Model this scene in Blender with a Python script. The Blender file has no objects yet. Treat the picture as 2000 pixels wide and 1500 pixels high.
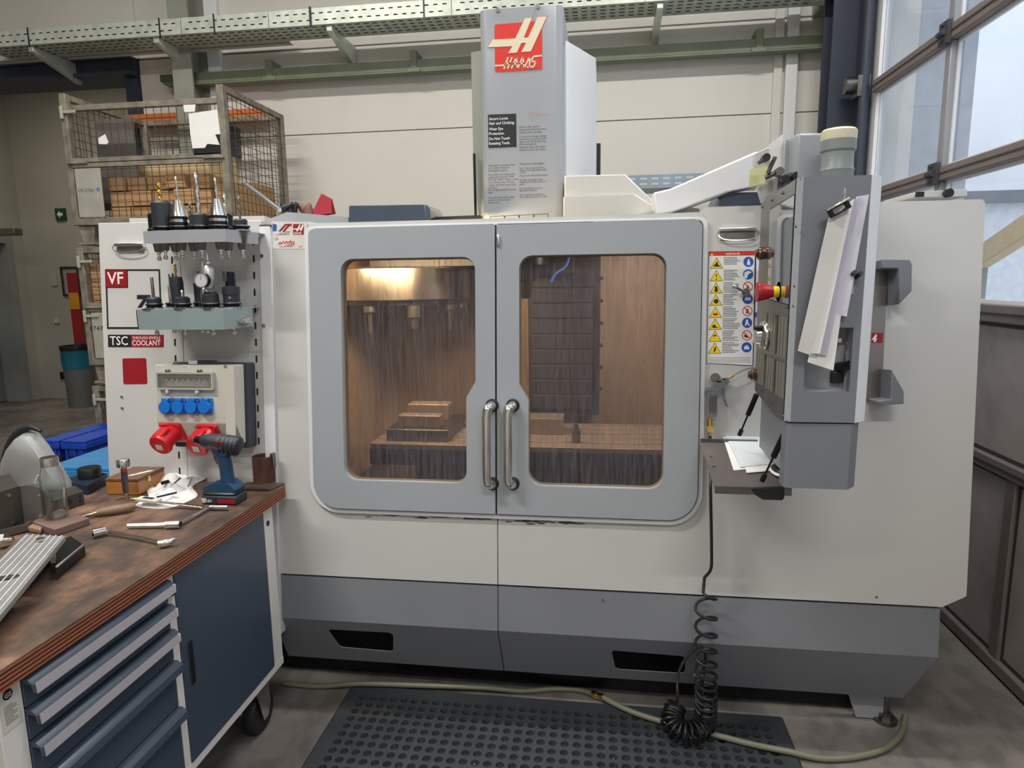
import bpy, bmesh, math, random
from mathutils import Vector, Matrix, noise
from mathutils.geometry import tessellate_polygon
random.seed(7)
C = bpy.context.scene.collection
sc = bpy.context.scene
V = Vector
# ---------------------------------------------------------------- camera
FPX = 1279.52; PI = math.pi
PITCH, YAW, ROLL, LEAN = 0.158125, 0.1387796, -0.01334656, 0.0906947
_F = V((-math.sin(YAW)*math.cos(PITCH), math.cos(YAW)*math.cos(PITCH), -math.sin(PITCH)))
_R = V((math.cos(YAW), math.sin(YAW), 0)); _U = _R.cross(_F)
_R, _U = _R*math.cos(ROLL)+_U*math.sin(ROLL), -_R*math.sin(ROLL)+_U*math.cos(ROLL)
EYE = V((0, 0, 1.6))
cd = bpy.data.cameras.new('camera'); cam = bpy.data.objects.new('camera', cd); C.objects.link(cam)
cam.matrix_world = Matrix(((_R.x, _U.x, -_F.x, 0), (_R.y, _U.y, -_F.y, 0), (_R.z, _U.z, -_F.z, 1.6), (0, 0, 0, 1)))
cd.sensor_fit = 'HORIZONTAL'; cd.sensor_width = 36; cd.lens = FPX/2000*36; cd.clip_start = .02; cd.clip_end = 300
sc.camera = cam
# ---------------------------------------------------------------- world, lights, exposure
w = bpy.data.worlds.new('World'); sc.world = w; w.use_nodes = True
nt = w.node_tree; nt.nodes.clear()
wo = nt.nodes.new('ShaderNodeOutputWorld'); bg = nt.nodes.new('ShaderNodeBackground')
tc = nt.nodes.new('ShaderNodeTexCoord'); sx = nt.nodes.new('ShaderNodeSeparateXYZ'); cr = nt.nodes.new('ShaderNodeValToRGB')
nt.links.new(tc.outputs['Generated'], sx.inputs[0]); nt.links.new(sx.outputs['Z'], cr.inputs[0])
cr.color_ramp.elements[0].position = 0.0; cr.color_ramp.elements[0].color = (.30, .325, .36, 1)
cr.color_ramp.elements[1].position = 1; cr.color_ramp.elements[1].color = (.88, .95, 1, 1)   # overcast: the zenith about three times the horizon
nt.links.new(cr.outputs[0], bg.inputs[0]); bg.inputs[1].default_value = 2.5
nt.links.new(bg.outputs[0], wo.inputs[0])
def area(name, loc, sx_, sy_, power, col, target=None, parent=None):
    l = bpy.data.lights.new(name, 'AREA'); l.shape = 'RECTANGLE'; l.size = sx_; l.size_y = sy_; l.energy = power; l.color = col
    o = bpy.data.objects.new(name, l); C.objects.link(o); o.location = loc
    if target is not None: o.rotation_euler = (V(target)-V(loc)).to_track_quat('-Z', 'Y').to_euler()
    return o
# ceiling tubes (the fixtures themselves are built further down at the same places)
LAMPS = [((-2.3, .35, 4.3), 118, (1, .98, .95)), ((-2.3, -2.6, 4.3), 40, (1, .98, .95)), ((.6, -1.3, 4.3), 92, (1, .99, .97)), ((-2.3, 2.3, 4.9), 82, (1, .97, .9)), ((.7, 2.3, 4.9), 88, (1, .98, .95))]  # last lamp is added to brighten the right of the back wall
for k, (p, e, c) in enumerate(LAMPS):
    area('ceiling_tube_light', (p[0], p[1], p[2]-.05), 1.5, .14, e, c, (p[0], p[1], 0))
# sampling portal in the door opening (gives no light of its own; the sky does)
_p = area('sky_portal', (1.66, 1.42, 2.6), 2.4, 5.9, 1, (1, 1, 1), (0, 1.42, 2.6)); _p.data.cycles.is_portal = True
# light of the room behind the opening on the left
area('far_room_light', (-6.2, 6.4, 4.2), 1.2, .3, 40, (1, .9, .74), (-6.2, 6.4, 0))
vs = sc.view_settings; vs.view_transform = 'Standard'; vs.look = 'None'; vs.gamma = 1; vs.use_curve_mapping = False
vs.exposure = -0.14
sc.cycles.max_bounces = 8; sc.cycles.transparent_max_bounces = 12
# ---------------------------------------------------------------- pixel helpers (2000x1500) -> world points on real planes
def ray(x, y): return _R*(x-1000)+_U*(750-y)+_F*FPX
def hit(x, y, n, d):
    r = ray(x, y); n = V(n); return EYE+r*((d-n.dot(EYE))/n.dot(r))
def hX(x, y, v): return hit(x, y, (1, 0, 0), v)
def hY(x, y, v): return hit(x, y, (0, 1, 0), v)
def hZ(x, y, v=0): return hit(x, y, (0, 0, 1), v)
class Fr:                                              # a local frame
    def __init__(s, o, ex, ey, ez=None):
        s.o = V(o); s.ex = V(ex).normalized(); s.ey = V(ey).normalized(); s.ez = V(ez).normalized() if ez is not None else s.ex.cross(s.ey)
    def p(s, a, b, c=0): return s.o+s.ex*a+s.ey*b+s.ez*c
    def loc(s, P): d = P-s.o; return (d.dot(s.ex), d.dot(s.ey), d.dot(s.ez))
    def px(s, x, y, h=0):                              # pixel -> (a,b) on the plane c = h
        P = hit(x, y, s.ez, s.ez.dot(s.o)+h); a, b, c = s.loc(P); return (a, b)
WF = Fr((0, 0, 0), (1, 0, 0), (0, 1, 0))
Y0 = 2.2
MF = Fr((0, Y0-math.tan(LEAN), 0), (1, 0, 0), (0, math.sin(LEAN), math.cos(LEAN)))   # machine front, z out towards the room
def S(x, y, h=0): return MF.px(x, y, h)
# ---------------------------------------------------------------- materials
def lin(c): return tuple(((v/255+.055)/1.055)**2.4 if v/255 > .04045 else v/255/12.92 for v in c)
_m = {}
def mat(name, rgb, rough=.5, metal=0, var=.06, scale=6, bump=0, bscale=40, emit=0, stretch=(1, 1, 1), dark=None, spec=None, coat=0):
    if name in _m: return _m[name]
    m = bpy.data.materials.new(name); m.use_nodes = True; n = m.node_tree; b = n.nodes['Principled BSDF']
    c = lin(rgb); b.inputs['Roughness'].default_value = rough; b.inputs['Metallic'].default_value = metal
    if spec is not None: b.inputs['Specular IOR Level'].default_value = spec
    if coat: b.inputs['Coat Weight'].default_value = coat; b.inputs['Coat Roughness'].default_value = .12
    t = n.nodes.new('ShaderNodeTexCoord'); mp = n.nodes.new('ShaderNodeMapping'); mp.inputs['Scale'].default_value = stretch
    n.links.new(t.outputs['Object'], mp.inputs[0])
    nz = n.nodes.new('ShaderNodeTexNoise'); nz.inputs['Scale'].default_value = scale; nz.inputs['Detail'].default_value = 5
    n.links.new(mp.outputs[0], nz.inputs['Vector'])
    r = n.nodes.new('ShaderNodeValToRGB'); r.color_ramp.elements[0].position = .3; r.color_ramp.elements[1].position = .7
    lo = tuple(v*(1-var*2) for v in c) if dark is None else lin(dark)
    hi = tuple(min(1, v*(1+var)) for v in c)
    r.color_ramp.elements[0].color = (*lo, 1); r.color_ramp.elements[1].color = (*hi, 1)
    n.links.new(nz.outputs['Fac'], r.inputs[0]); n.links.new(r.outputs[0], b.inputs['Base Color'])
    if bump:
        n2 = n.nodes.new('ShaderNodeTexNoise'); n2.inputs['Scale'].default_value = bscale; n2.inputs['Detail'].default_value = 3
        n.links.new(mp.outputs[0], n2.inputs['Vector'])
        bp = n.nodes.new('ShaderNodeBump'); bp.inputs['Strength'].default_value = bump; bp.inputs['Distance'].default_value = .004
        n.links.new(n2.outputs['Fac'], bp.inputs['Height']); n.links.new(bp.outputs[0], b.inputs['Normal'])
    if emit:
        b.inputs['Emission Color'].default_value = (*c, 1); b.inputs['Emission Strength'].default_value = emit
    _m[name] = m; return m
M = dict(
 white=mat('machine_white_paint', (200, 199, 195), .42, var=.02, scale=2, bump=.03, bscale=90),
 coolwhite=mat('bright_white_paint', (222, 223, 224), .4, var=.02),
 mgrey=mat('machine_grey_paint', (158, 163, 168), .3, var=.02, scale=2, coat=.25),
 mgrey2=mat('skirt_grey_paint', (128, 131, 136), .42, var=.04, scale=3),
 mgrey3=mat('dark_side_grey_paint', (118, 121, 128), .42, var=.03, scale=3),
 racksteel=mat('rack_grey_paint', (158, 160, 165), .45, var=.03),
 rackgreen=mat('rack_green_grey_paint', (135, 150, 150), .45, var=.04),
 black=mat('black_plastic', (22, 23, 26), .42, var=.1),
 rubber=mat('black_rubber', (26, 27, 29), .6, var=.1, bump=.1),
 blacksteel=mat('blackened_steel', (38, 39, 42), .28, .6, var=.15, scale=30),
 steel=mat('bright_steel', (226, 225, 222), .18, 1, var=.06, scale=20),
 dsteel=mat('dull_steel', (128, 126, 122), .38, 1, var=.12, scale=25),
 brush=mat('brushed_stainless', (150, 145, 140), .33, 1, var=.12, scale=8, stretch=(1, 1, .2)),
 galv=mat('galvanised_sheet', (206, 212, 200), .42, .3, var=.1, scale=12),
 gold=mat('gold_coated_drill', (205, 165, 80), .25, 1, var=.1, scale=30),
 brass=mat('brass', (232, 200, 136), .25, 1, var=.1, scale=20),
 navy=mat('cabinet_blue_grey', (60, 72, 88), .4, var=.05, scale=4, coat=.2),
 cabwhite=mat('cabinet_white', (212, 209, 204), .45, var=.03),
 handlealu=mat('drawer_handle_alu', (182, 178, 186), .38, .25, var=.03),
 wall=mat('wall_panel_paint', (214, 210, 202), .6, var=.02, scale=1.5, bump=.05, bscale=20),
 wallgrey=mat('far_wall_paint', (170, 168, 160), .7, var=.04, scale=1.5),
 colgrey=mat('steel_column_paint', (148, 150, 140), .5, var=.06),
 dcol=mat('dark_blue_steel', (50, 57, 70), .5, var=.06),
 rail=mat('green_rail_paint', (114, 122, 100), .5, var=.06),
 cage=mat('cage_frame_paint', (140, 132, 118), .6, .2, var=.22, scale=14, bump=.2),
 wire=mat('rusty_wire', (92, 78, 62), .6, .3, var=.25, scale=20),
 plate=mat('cage_plate_paint', (166, 163, 150), .6, var=.08, scale=6, bump=.15),
 card=mat('cardboard', (186, 146, 104), .8, var=.06, scale=8),
 orange=mat('orange_timber', (200, 112, 56), .6, var=.12, scale=8, stretch=(.3, 4, 4)),
 paper=mat('paper', (232, 230, 226), .8, var=.02),
 tpaper=mat('plastic_sleeve_paper', (212, 210, 220), .35, var=.06, scale=10),
 red=mat('red_print', (214, 44, 28), .4, var=.02), dred=mat('dark_red_print', (150, 22, 34), .4, var=.04),
 cream=mat('cream_print', (226, 214, 184), .5, var=.02), whitep=mat('white_print', (232, 232, 230), .5, var=.01),
 blackp=mat('black_print', (24, 25, 30), .5, var=.05), yellow=mat('yellow_print', (240, 208, 30), .5, var=.03),
 bluep=mat('blue_print', (30, 84, 170), .5, var=.03), greyp=mat('grey_print', (88, 90, 94), .6, var=.05),
 blues=mat('blue_socket_plastic', (20, 110, 200), .35, var=.04), reds=mat('red_socket_plastic', (200, 32, 40), .32, var=.05),
 boxgrey=mat('socket_box_grey', (196, 192, 180), .45, var=.02), dboxgrey=mat('socket_box_dark_back', (62, 64, 74), .5, var=.03),
 drillblue=mat('drill_blue_plastic', (22, 62, 92), .38, var=.05), drillblack=mat('drill_black_grip', (40, 44, 52), .5, var=.06),
 binblue=mat('blue_crate_plastic', (20, 64, 170), .42, var=.06), binlight=mat('light_blue_crate_plastic', (50, 130, 190), .4, var=.05),
 rag=mat('white_cloth', (222, 220, 218), .9, var=.05, scale=20, bump=.5, bscale=60),
 pvc=mat('grey_pvc', (128, 136, 132), .4, var=.03), pvccap=mat('cream_pvc', (214, 206, 178), .45, var=.03),
 amber=mat('tan_dirty_sheet', (166, 144, 122), .45, var=.1, scale=3, stretch=(2, 2, .5)),
 hose=mat('yellow_green_hose', (116, 118, 98), .45, var=.05), green=mat('sign_green', (16, 70, 52), .5, var=.02),
 screen=None)
M.pop('screen')
def wood_mat():
    m = bpy.data.materials.new('worn_bench_top'); m.use_nodes = True; n = m.node_tree; b = n.nodes['Principled BSDF']
    t = n.nodes.new('ShaderNodeTexCoord'); mp = n.nodes.new('ShaderNodeMapping'); mp.inputs['Scale'].default_value = (1.25, 1, 1)
    n.links.new(t.outputs['Object'], mp.inputs[0])
    a = n.nodes.new('ShaderNodeTexNoise'); a.inputs['Scale'].default_value = 5.5; a.inputs['Detail'].default_value = 9; a.inputs['Roughness'].default_value = .68
    n.links.new(mp.outputs[0], a.inputs[0])
    r = n.nodes.new('ShaderNodeValToRGB'); e = r.color_ramp.elements
    e[0].position = .3; e[0].color = (*lin((54, 45, 40)), 1); e[1].position = .74; e[1].color = (*lin((166, 132, 102)), 1)
    x = e.new(.46); x.color = (*lin((86, 69, 59)), 1); x = e.new(.58); x.color = (*lin((122, 92, 72)), 1)
    n.links.new(a.outputs['Fac'], r.inputs[0])
    g = n.nodes.new('ShaderNodeTexNoise'); g.inputs['Scale'].default_value = 60; g.inputs['Detail'].default_value = 4
    mp2 = n.nodes.new('ShaderNodeMapping'); mp2.inputs['Scale'].default_value = (2, .25, 1); n.links.new(t.outputs['Object'], mp2.inputs[0]); n.links.new(mp2.outputs[0], g.inputs[0])
    mx = n.nodes.new('ShaderNodeMixRGB'); mx.blend_type = 'MULTIPLY'; mx.inputs[0].default_value = .45
    n.links.new(r.outputs[0], mx.inputs[1]); n.links.new(g.outputs['Fac'], mx.inputs[2]); n.links.new(mx.outputs[0], b.inputs['Base Color'])
    rr = n.nodes.new('ShaderNodeMapRange'); rr.inputs[3].default_value = .42; rr.inputs[4].default_value = .7
    n.links.new(a.outputs['Fac'], rr.inputs[0]); n.links.new(rr.outputs[0], b.inputs['Roughness'])
    bp = n.nodes.new('ShaderNodeBump'); bp.inputs['Strength'].default_value = .25; bp.inputs['Distance'].default_value = .002
    n.links.new(g.outputs['Fac'], bp.inputs['Height']); n.links.new(bp.outputs[0], b.inputs['Normal'])
    return m
M['wood'] = wood_mat()
M['ply'] = mat('red_brown_ply', (158, 90, 60), .55, var=.15, scale=10, stretch=(1, .15, 12))
M['ply2'] = mat('dark_ply_layer', (58, 32, 26), .6, var=.15, scale=10)
M['box_wood'] = mat('varnished_wood', (178, 118, 58), .4, var=.12, scale=12, stretch=(1, 1, 5))
M['box_lid'] = mat('brown_lid_wood', (112, 78, 58), .45, var=.1, scale=12, stretch=(4, .6, 1))
def floor_mat():
    m = bpy.data.materials.new('worn_concrete'); m.use_nodes = True; n = m.node_tree; b = n.nodes['Principled BSDF']
    t = n.nodes.new('ShaderNodeTexCoord')
    a = n.nodes.new('ShaderNodeTexNoise'); a.inputs['Scale'].default_value = 1.6; a.inputs['Detail'].default_value = 8
    n.links.new(t.outputs['Object'], a.inputs[0])
    mp = n.nodes.new('ShaderNodeMapping'); mp.inputs['Rotation'].default_value = (0, 0, .7); mp.inputs['Scale'].default_value = (5, 3, 1); n.links.new(t.outputs['Object'], mp.inputs[0])
    g = n.nodes.new('ShaderNodeTexNoise'); g.inputs['Scale'].default_value = 3; g.inputs['Detail'].default_value = 6; n.links.new(mp.outputs[0], g.inputs[0])
    r = n.nodes.new('ShaderNodeValToRGB'); e = r.color_ramp.elements; e[0].position = .35; e[0].color = (*lin((104, 99, 95)), 1); e[1].position = .68; e[1].color = (*lin((148, 142, 136)), 1)
    n.links.new(a.outputs['Fac'], r.inputs[0])
    r2 = n.nodes.new('ShaderNodeValToRGB'); e = r2.color_ramp.elements; e[0].position = .4; e[0].color = (.5, .48, .47, 1); e[1].position = .55; e[1].color = (1, 1, 1, 1)
    n.links.new(g.outputs['Fac'], r2.inputs[0])
    mx = n.nodes.new('ShaderNodeMixRGB'); mx.blend_type = 'MULTIPLY'; mx.inputs[0].default_value = .5
    n.links.new(r.outputs[0], mx.inputs[1]); n.links.new(r2.outputs[0], mx.inputs[2]); n.links.new(mx.outputs[0], b.inputs['Base Color'])
    b.inputs['Roughness'].default_value = .42; return m
M['floor'] = floor_mat()
def panel_mat():
    return mat('stained_grey_door_panel', (176, 168, 164), .55, .1, var=.06, scale=5, bump=.1, dark=(154, 145, 140))
M['dpanel'] = panel_mat()
def glass_mat(name, tint, dirt, dfac, lo, hi, scale, stretch, drips=0):
    m = bpy.data.materials.new(name); m.use_nodes = True; n = m.node_tree; n.nodes.clear()
    o = n.nodes.new('ShaderNodeOutputMaterial'); tr = n.nodes.new('ShaderNodeBsdfTransparent'); tr.inputs[0].default_value = (*tint, 1)
    df = n.nodes.new('ShaderNodeBsdfDiffuse'); df.inputs[0].default_value = (*lin(dirt), 1)
    gl = n.nodes.new('ShaderNodeBsdfGlossy'); gl.inputs['Roughness'].default_value = .04
    t = n.nodes.new('ShaderNodeTexCoord'); mp = n.nodes.new('ShaderNodeMapping'); mp.inputs['Scale'].default_value = stretch
    n.links.new(t.outputs['Object'], mp.inputs[0]); nz = n.nodes.new('ShaderNodeTexNoise'); nz.inputs['Scale'].default_value = scale; nz.inputs['Detail'].default_value = 6
    n.links.new(mp.outputs[0], nz.inputs[0]); mr = n.nodes.new('ShaderNodeMapRange'); mr.inputs[1].default_value = .3; mr.inputs[2].default_value = .75; mr.inputs[3].default_value = lo; mr.inputs[4].default_value = hi
    n.links.new(nz.outputs['Fac'], mr.inputs[0])
    fac = mr.outputs[0]
    if drips:
        mp2 = n.nodes.new('ShaderNodeMapping'); mp2.inputs['Scale'].default_value = (75, 75, 2.2); n.links.new(t.outputs['Object'], mp2.inputs[0])
        nz2 = n.nodes.new('ShaderNodeTexNoise'); nz2.inputs['Scale'].default_value = 2; nz2.inputs['Detail'].default_value = 2; n.links.new(mp2.outputs[0], nz2.inputs[0])
        m2r = n.nodes.new('ShaderNodeMapRange'); m2r.inputs[1].default_value = .6; m2r.inputs[2].default_value = .74; m2r.inputs[4].default_value = drips; n.links.new(nz2.outputs['Fac'], m2r.inputs[0])
        ad = n.nodes.new('ShaderNodeMath'); ad.operation = 'ADD'; ad.use_clamp = True; n.links.new(fac, ad.inputs[0]); n.links.new(m2r.outputs[0], ad.inputs[1]); fac = ad.outputs[0]
    m1 = n.nodes.new('ShaderNodeMixShader'); n.links.new(fac, m1.inputs[0]); n.links.new(tr.outputs[0], m1.inputs[1]); n.links.new(df.outputs[0], m1.inputs[2])
    lw = n.nodes.new('ShaderNodeLayerWeight'); lw.inputs[0].default_value = .5
    pw = n.nodes.new('ShaderNodeMath'); pw.operation = 'POWER'; pw.inputs[1].default_value = 5; n.links.new(lw.outputs['Facing'], pw.inputs[0])
    fr = n.nodes.new('ShaderNodeMapRange'); fr.inputs[3].default_value = .025; fr.inputs[4].default_value = .7; n.links.new(pw.outputs[0], fr.inputs[0])
    m2 = n.nodes.new('ShaderNodeMixShader'); n.links.new(fr.outputs[0], m2.inputs[0]); n.links.new(m1.outputs[0], m2.inputs[1]); n.links.new(gl.outputs[0], m2.inputs[2])
    n.links.new(m2.outputs[0], o.inputs[0]); return m
M['dirtyglass'] = glass_mat('coolant_streaked_glass', (.84, .8, .75), (124, 118, 122), 0, .03, .34, 5, (18, 18, .6), drips=.28)
M['doorglass'] = glass_mat('dusty_pane', (.93, .96, 1), (190, 195, 205), 0, .02, .09, 2, (1, 1, 1))
M['clearcover'] = glass_mat('smoky_clear_plastic', (.8, .8, .77), (170, 168, 160), 0, .15, .3, 4, (1, 1, 1))
def bottle_glass():
    m = bpy.data.materials.new('bottle_glass'); m.use_nodes = True; n = m.node_tree; n.nodes.clear()
    o = n.nodes.new('ShaderNodeOutputMaterial'); tr = n.nodes.new('ShaderNodeBsdfTransparent'); tr.inputs[0].default_value = (.95, .97, .96, 1)
    gl = n.nodes.new('ShaderNodeBsdfGlossy'); gl.inputs['Roughness'].default_value = .03
    lw = n.nodes.new('ShaderNodeLayerWeight'); lw.inputs[0].default_value = .16
    mx = n.nodes.new('ShaderNodeMixShader'); n.links.new(lw.outputs['Facing'], mx.inputs[0]); n.links.new(tr.outputs[0], mx.inputs[1]); n.links.new(gl.outputs[0], mx.inputs[2]); n.links.new(mx.outputs[0], o.inputs[0]); return m
M['glass'] = bottle_glass()
def mirror_mat():
    m = bpy.data.materials.new('glossy_screen'); m.use_nodes = True; b = m.node_tree.nodes['Principled BSDF']
    b.inputs['Base Color'].default_value = (.42, .43, .44, 1); b.inputs['Metallic'].default_value = .9; b.inputs['Roughness'].default_value = .05; return m
M['screen'] = mirror_mat()
# ---------------------------------------------------------------- mesh builder
class G:
    def __init__(s): s.v = []; s.f = []
    def add(s, vs, fs):
        k = len(s.v); s.v += [tuple(p) for p in vs]; s.f += [tuple(i+k for i in f) for f in fs]; return s
    def box(s, a0, a1, b0, b1, c0, c1, F=WF):
        P = [F.p(a, b, c) for c in (c0, c1) for b in (b0, b1) for a in (a0, a1)]
        return s.add(P, [(0, 2, 3, 1), (4, 5, 7, 6), (0, 1, 5, 4), (2, 6, 7, 3), (0, 4, 6, 2), (1, 3, 7, 5)])
    def cyl(s, p0, p1, r0, r1=None, n=16, caps=True):
        r1 = r0 if r1 is None else r1; p0, p1 = V(p0), V(p1); d = (p1-p0).normalized()
        a = d.orthogonal().normalized(); b = d.cross(a)
        ring = lambda p, r: [p+(a*math.cos(2*PI*i/n)+b*math.sin(2*PI*i/n))*r for i in range(n)]
        vs = ring(p0, r0)+ring(p1, r1); fs = [(i, (i+1) % n, n+(i+1) % n, n+i) for i in range(n)]
        if caps: fs += [tuple(range(n))[::-1], tuple(range(n, 2*n))]
        return s.add(vs, fs)
    def tube(s, pts, r, n=8, closed=False):
        pts = [V(p) for p in pts]; N = len(pts); vs = []; fs = []; up = None
        for i, p in enumerate(pts):
            t = (pts[(i+1) % N if closed else min(i+1, N-1)]-pts[(i-1) % N if closed else max(i-1, 0)])
            t = t.normalized() if t.length > 1e-9 else V((0, 0, 1))
            if up is None: up = t.orthogonal().normalized()
            up = (up-t*up.dot(t)); up = up.normalized() if up.length > 1e-6 else t.orthogonal().normalized()
            b = t.cross(up); rr = r(i/(N-1)) if callable(r) else r
            vs += [p+(up*math.cos(2*PI*k/n)+b*math.sin(2*PI*k/n))*rr for k in range(n)]
        M_ = N if closed else N-1
        for i in range(M_):
            j = (i+1) % N
            fs += [(i*n+k, i*n+(k+1) % n, j*n+(k+1) % n, j*n+k) for k in range(n)]
        if not closed: fs += [tuple(range(n))[::-1], tuple((N-1)*n+k for k in range(n))]
        return s.add(vs, fs)
    def lathe(s, prof, F, n=20):                        # prof: (radius, height) along F.ez
        vs = []; fs = []
        for r, h in prof: vs += [F.p(r*math.cos(2*PI*k/n), r*math.sin(2*PI*k/n), h) for k in range(n)]
        for i in range(len(prof)-1): fs += [(i*n+k, i*n+(k+1) % n, (i+1)*n+(k+1) % n, (i+1)*n+k) for k in range(n)]
        ring = tuple(prof[0]) == tuple(prof[-1])
        if prof[0][0] > 1e-5 and not ring: fs.append(tuple(range(n))[::-1])
        if prof[-1][0] > 1e-5 and not ring: fs.append(tuple((len(prof)-1)*n+k for k in range(n)))
        return s.add(vs, fs)
    def prism(s, F, pts, c0, c1, holes=()):
        loops = [list(pts)]+[list(h) for h in holes]; flat = [q for l in loops for q in l]
        tri = tessellate_polygon([[V((q[0], q[1], 0)) for q in l] for l in loops]); n = len(flat)
        vs = [F.p(q[0], q[1], c0) for q in flat]+[F.p(q[0], q[1], c1) for q in flat]
        fs = [tuple(t)[::-1] for t in tri]+[tuple(i+n for i in t) for t in tri]; k = 0
        for l in loops:
            m = len(l); fs += [(k+i, k+(i+1) % m, n+k+(i+1) % m, n+k+i) for i in range(m)]; k += m
        return s.add(vs, fs)
    def ball(s, c, r, n=10, sc_=(1, 1, 1)):
        prof = []; c = V(c); vs = []; fs = []
        for i in range(1, n):
            a = PI*i/n
            vs += [c+V((r*sc_[0]*math.sin(a)*math.cos(2*PI*k/n), r*sc_[1]*math.sin(a)*math.sin(2*PI*k/n), r*sc_[2]*math.cos(a))) for k in range(n)]
        for i in range(n-2): fs += [(i*n+k, i*n+(k+1) % n, (i+1)*n+(k+1) % n, (i+1)*n+k) for k in range(n)]
        fs += [tuple(range(n))[::-1], tuple((n-2)*n+k for k in range(n))]
        return s.add(vs, fs)
def rnd(pts, r, n=6):                                   # round polygon corners; r number or list
    out = []; N = len(pts)
    for i, p in enumerate(pts):
        ri = r[i] if isinstance(r, (list, tuple)) else r
        p = V((p[0], p[1])); a = V(pts[i-1][:2])-p; b = V(pts[(i+1) % N][:2])-p
        if ri <= 0: out.append((p.x, p.y)); continue
        ang = a.angle(b); t = min(ri/math.tan(ang/2), a.length*.49, b.length*.49); rr = t*math.tan(ang/2)
        A = p+a.normalized()*t; B = p+b.normalized()*t; cen = p+(a.normalized()+b.normalized()).normalized()*(rr/math.sin(ang/2))
        va, vb = A-cen, B-cen; th = va.angle_signed(vb) if va.length > 1e-9 else 0
        for k in range(n+1):
            q = va.copy(); c_, s_ = math.cos(-th*k/n), math.sin(-th*k/n)
            out.append((cen.x+q.x*c_-q.y*s_, cen.y+q.x*s_+q.y*c_))
    return out
def spl(pts, n=8):                                      # Catmull-Rom through points
    pts = [V(p) for p in pts]; P = [pts[0]*2-pts[1]]+pts+[pts[-1]*2-pts[-2]]; out = []
    for i in range(1, len(P)-2):
        a, b, c, d = P[i-1:i+3]
        for k in range(n):
            t = k/n; out.append(.5*((2*b)+(c-a)*t+(2*a-5*b+4*c-d)*t*t+(3*b-a-3*c+d)*t**3))
    out.append(pts[-1]); return out
# ---------------------------------------------------------------- objects
ROOT = {}
def tag(o, label=None, cat=None, group=None, kind=None):
    if label: o['label'] = label
    if cat: o['category'] = cat
    if group: o['group'] = group
    if kind: o['kind'] = kind
    return o
def thing(name, label, cat, loc=(0, 0, 0), group=None):
    o = bpy.data.objects.new(name, None); C.objects.link(o); o.location = loc; o.empty_display_size = .05
    ROOT[o.name] = V(loc); return tag(o, label, cat, group)
def obj(name, g, m, parent=None, smooth=40, bevel=0, kind=None, label=None, cat=None, group=None):
    vs = [V(p) for p in g.v]
    if parent is None:
        xs = [p.x for p in vs]; ys = [p.y for p in vs]; zs = [p.z for p in vs]
        org = V(((min(xs)+max(xs))/2, (min(ys)+max(ys))/2, min(zs)))
    else: org = ROOT[parent.name]
    me = bpy.data.meshes.new(name); me.from_pydata([p-org for p in vs], [], g.f)
    bm = bmesh.new(); bm.from_mesh(me); bmesh.ops.remove_doubles(bm, verts=bm.verts, dist=1e-6) if len(g.v) < 20000 else None
    bmesh.ops.recalc_face_normals(bm, faces=bm.faces); bm.to_mesh(me); bm.free()
    me.materials.append(m)
    if smooth:
        me.shade_smooth(); me.set_sharp_from_angle(angle=math.radians(smooth))
    o = bpy.data.objects.new(name, me); C.objects.link(o)
    if parent is None: o.location = org
    else: o.parent = parent
    ROOT[o.name] = org
    if bevel:
        b = o.modifiers.new('bevel', 'BEVEL'); b.width = bevel; b.segments = 2; b.limit_method = 'ANGLE'
    return tag(o, label, cat, group, kind)
TEXTS = []
def text(s, F, a, b, size, m, parent, h=.001, width=None, align='LEFT', bold=0, shear=0, name='lettering', xs=1):
    TEXTS.append((s, F, a, b, size, m, parent, h, width, align, bold, shear, name, xs))
def flush_texts():
    made = []
    for t in TEXTS:
        cu = bpy.data.curves.new('lettering', 'FONT'); cu.body = t[0]; cu.size = 1; cu.offset = t[10]; cu.shear = t[11]; cu.resolution_u = 2
        o = bpy.data.objects.new('lettering_tmp', cu); C.objects.link(o); made.append(o)
    dg = bpy.context.evaluated_depsgraph_get()
    for o, (s, F, a, b, size, m, parent, h, width, align, bold, shear, name, xs) in zip(made, TEXTS):
        me = bpy.data.meshes.new_from_object(o.evaluated_get(dg)); g = G()
        vs = [(v.co.x, v.co.y) for v in me.vertices]
        if not vs: continue
        x0 = min(v[0] for v in vs); x1 = max(v[0] for v in vs); k = size*xs
        if width: k = width/(x1-x0)
        off = -x0*k - ((x1-x0)*k/2 if align == 'CENTER' else 0)
        g.v = [tuple(F.p(a+off+x*k, b+y*size, h)) for x, y in vs]; g.f = [tuple(p.vertices) for p in me.polygons]
        org = ROOT[parent.name] if parent else V((0, 0, 0))
        mm = bpy.data.meshes.new(name); mm.from_pydata([V(p)-org for p in g.v], [], g.f); mm.materials.append(m)
        q = bpy.data.objects.new(name, mm); C.objects.link(q); q.parent = parent; bpy.data.meshes.remove(me)
    for o in made: cu = o.data; bpy.data.objects.remove(o); bpy.data.curves.remove(cu)
def dup(root, loc, label=None, name=None):
    r = root.copy(); C.objects.link(r); r.location = loc; ROOT[r.name] = V(loc)
    if label: r['label'] = label
    for ch in root.children:
        c = ch.copy(); C.objects.link(c); c.parent = r
        for gch in ch.children:
            d = gch.copy(); C.objects.link(d); d.parent = c
    return r
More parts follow.
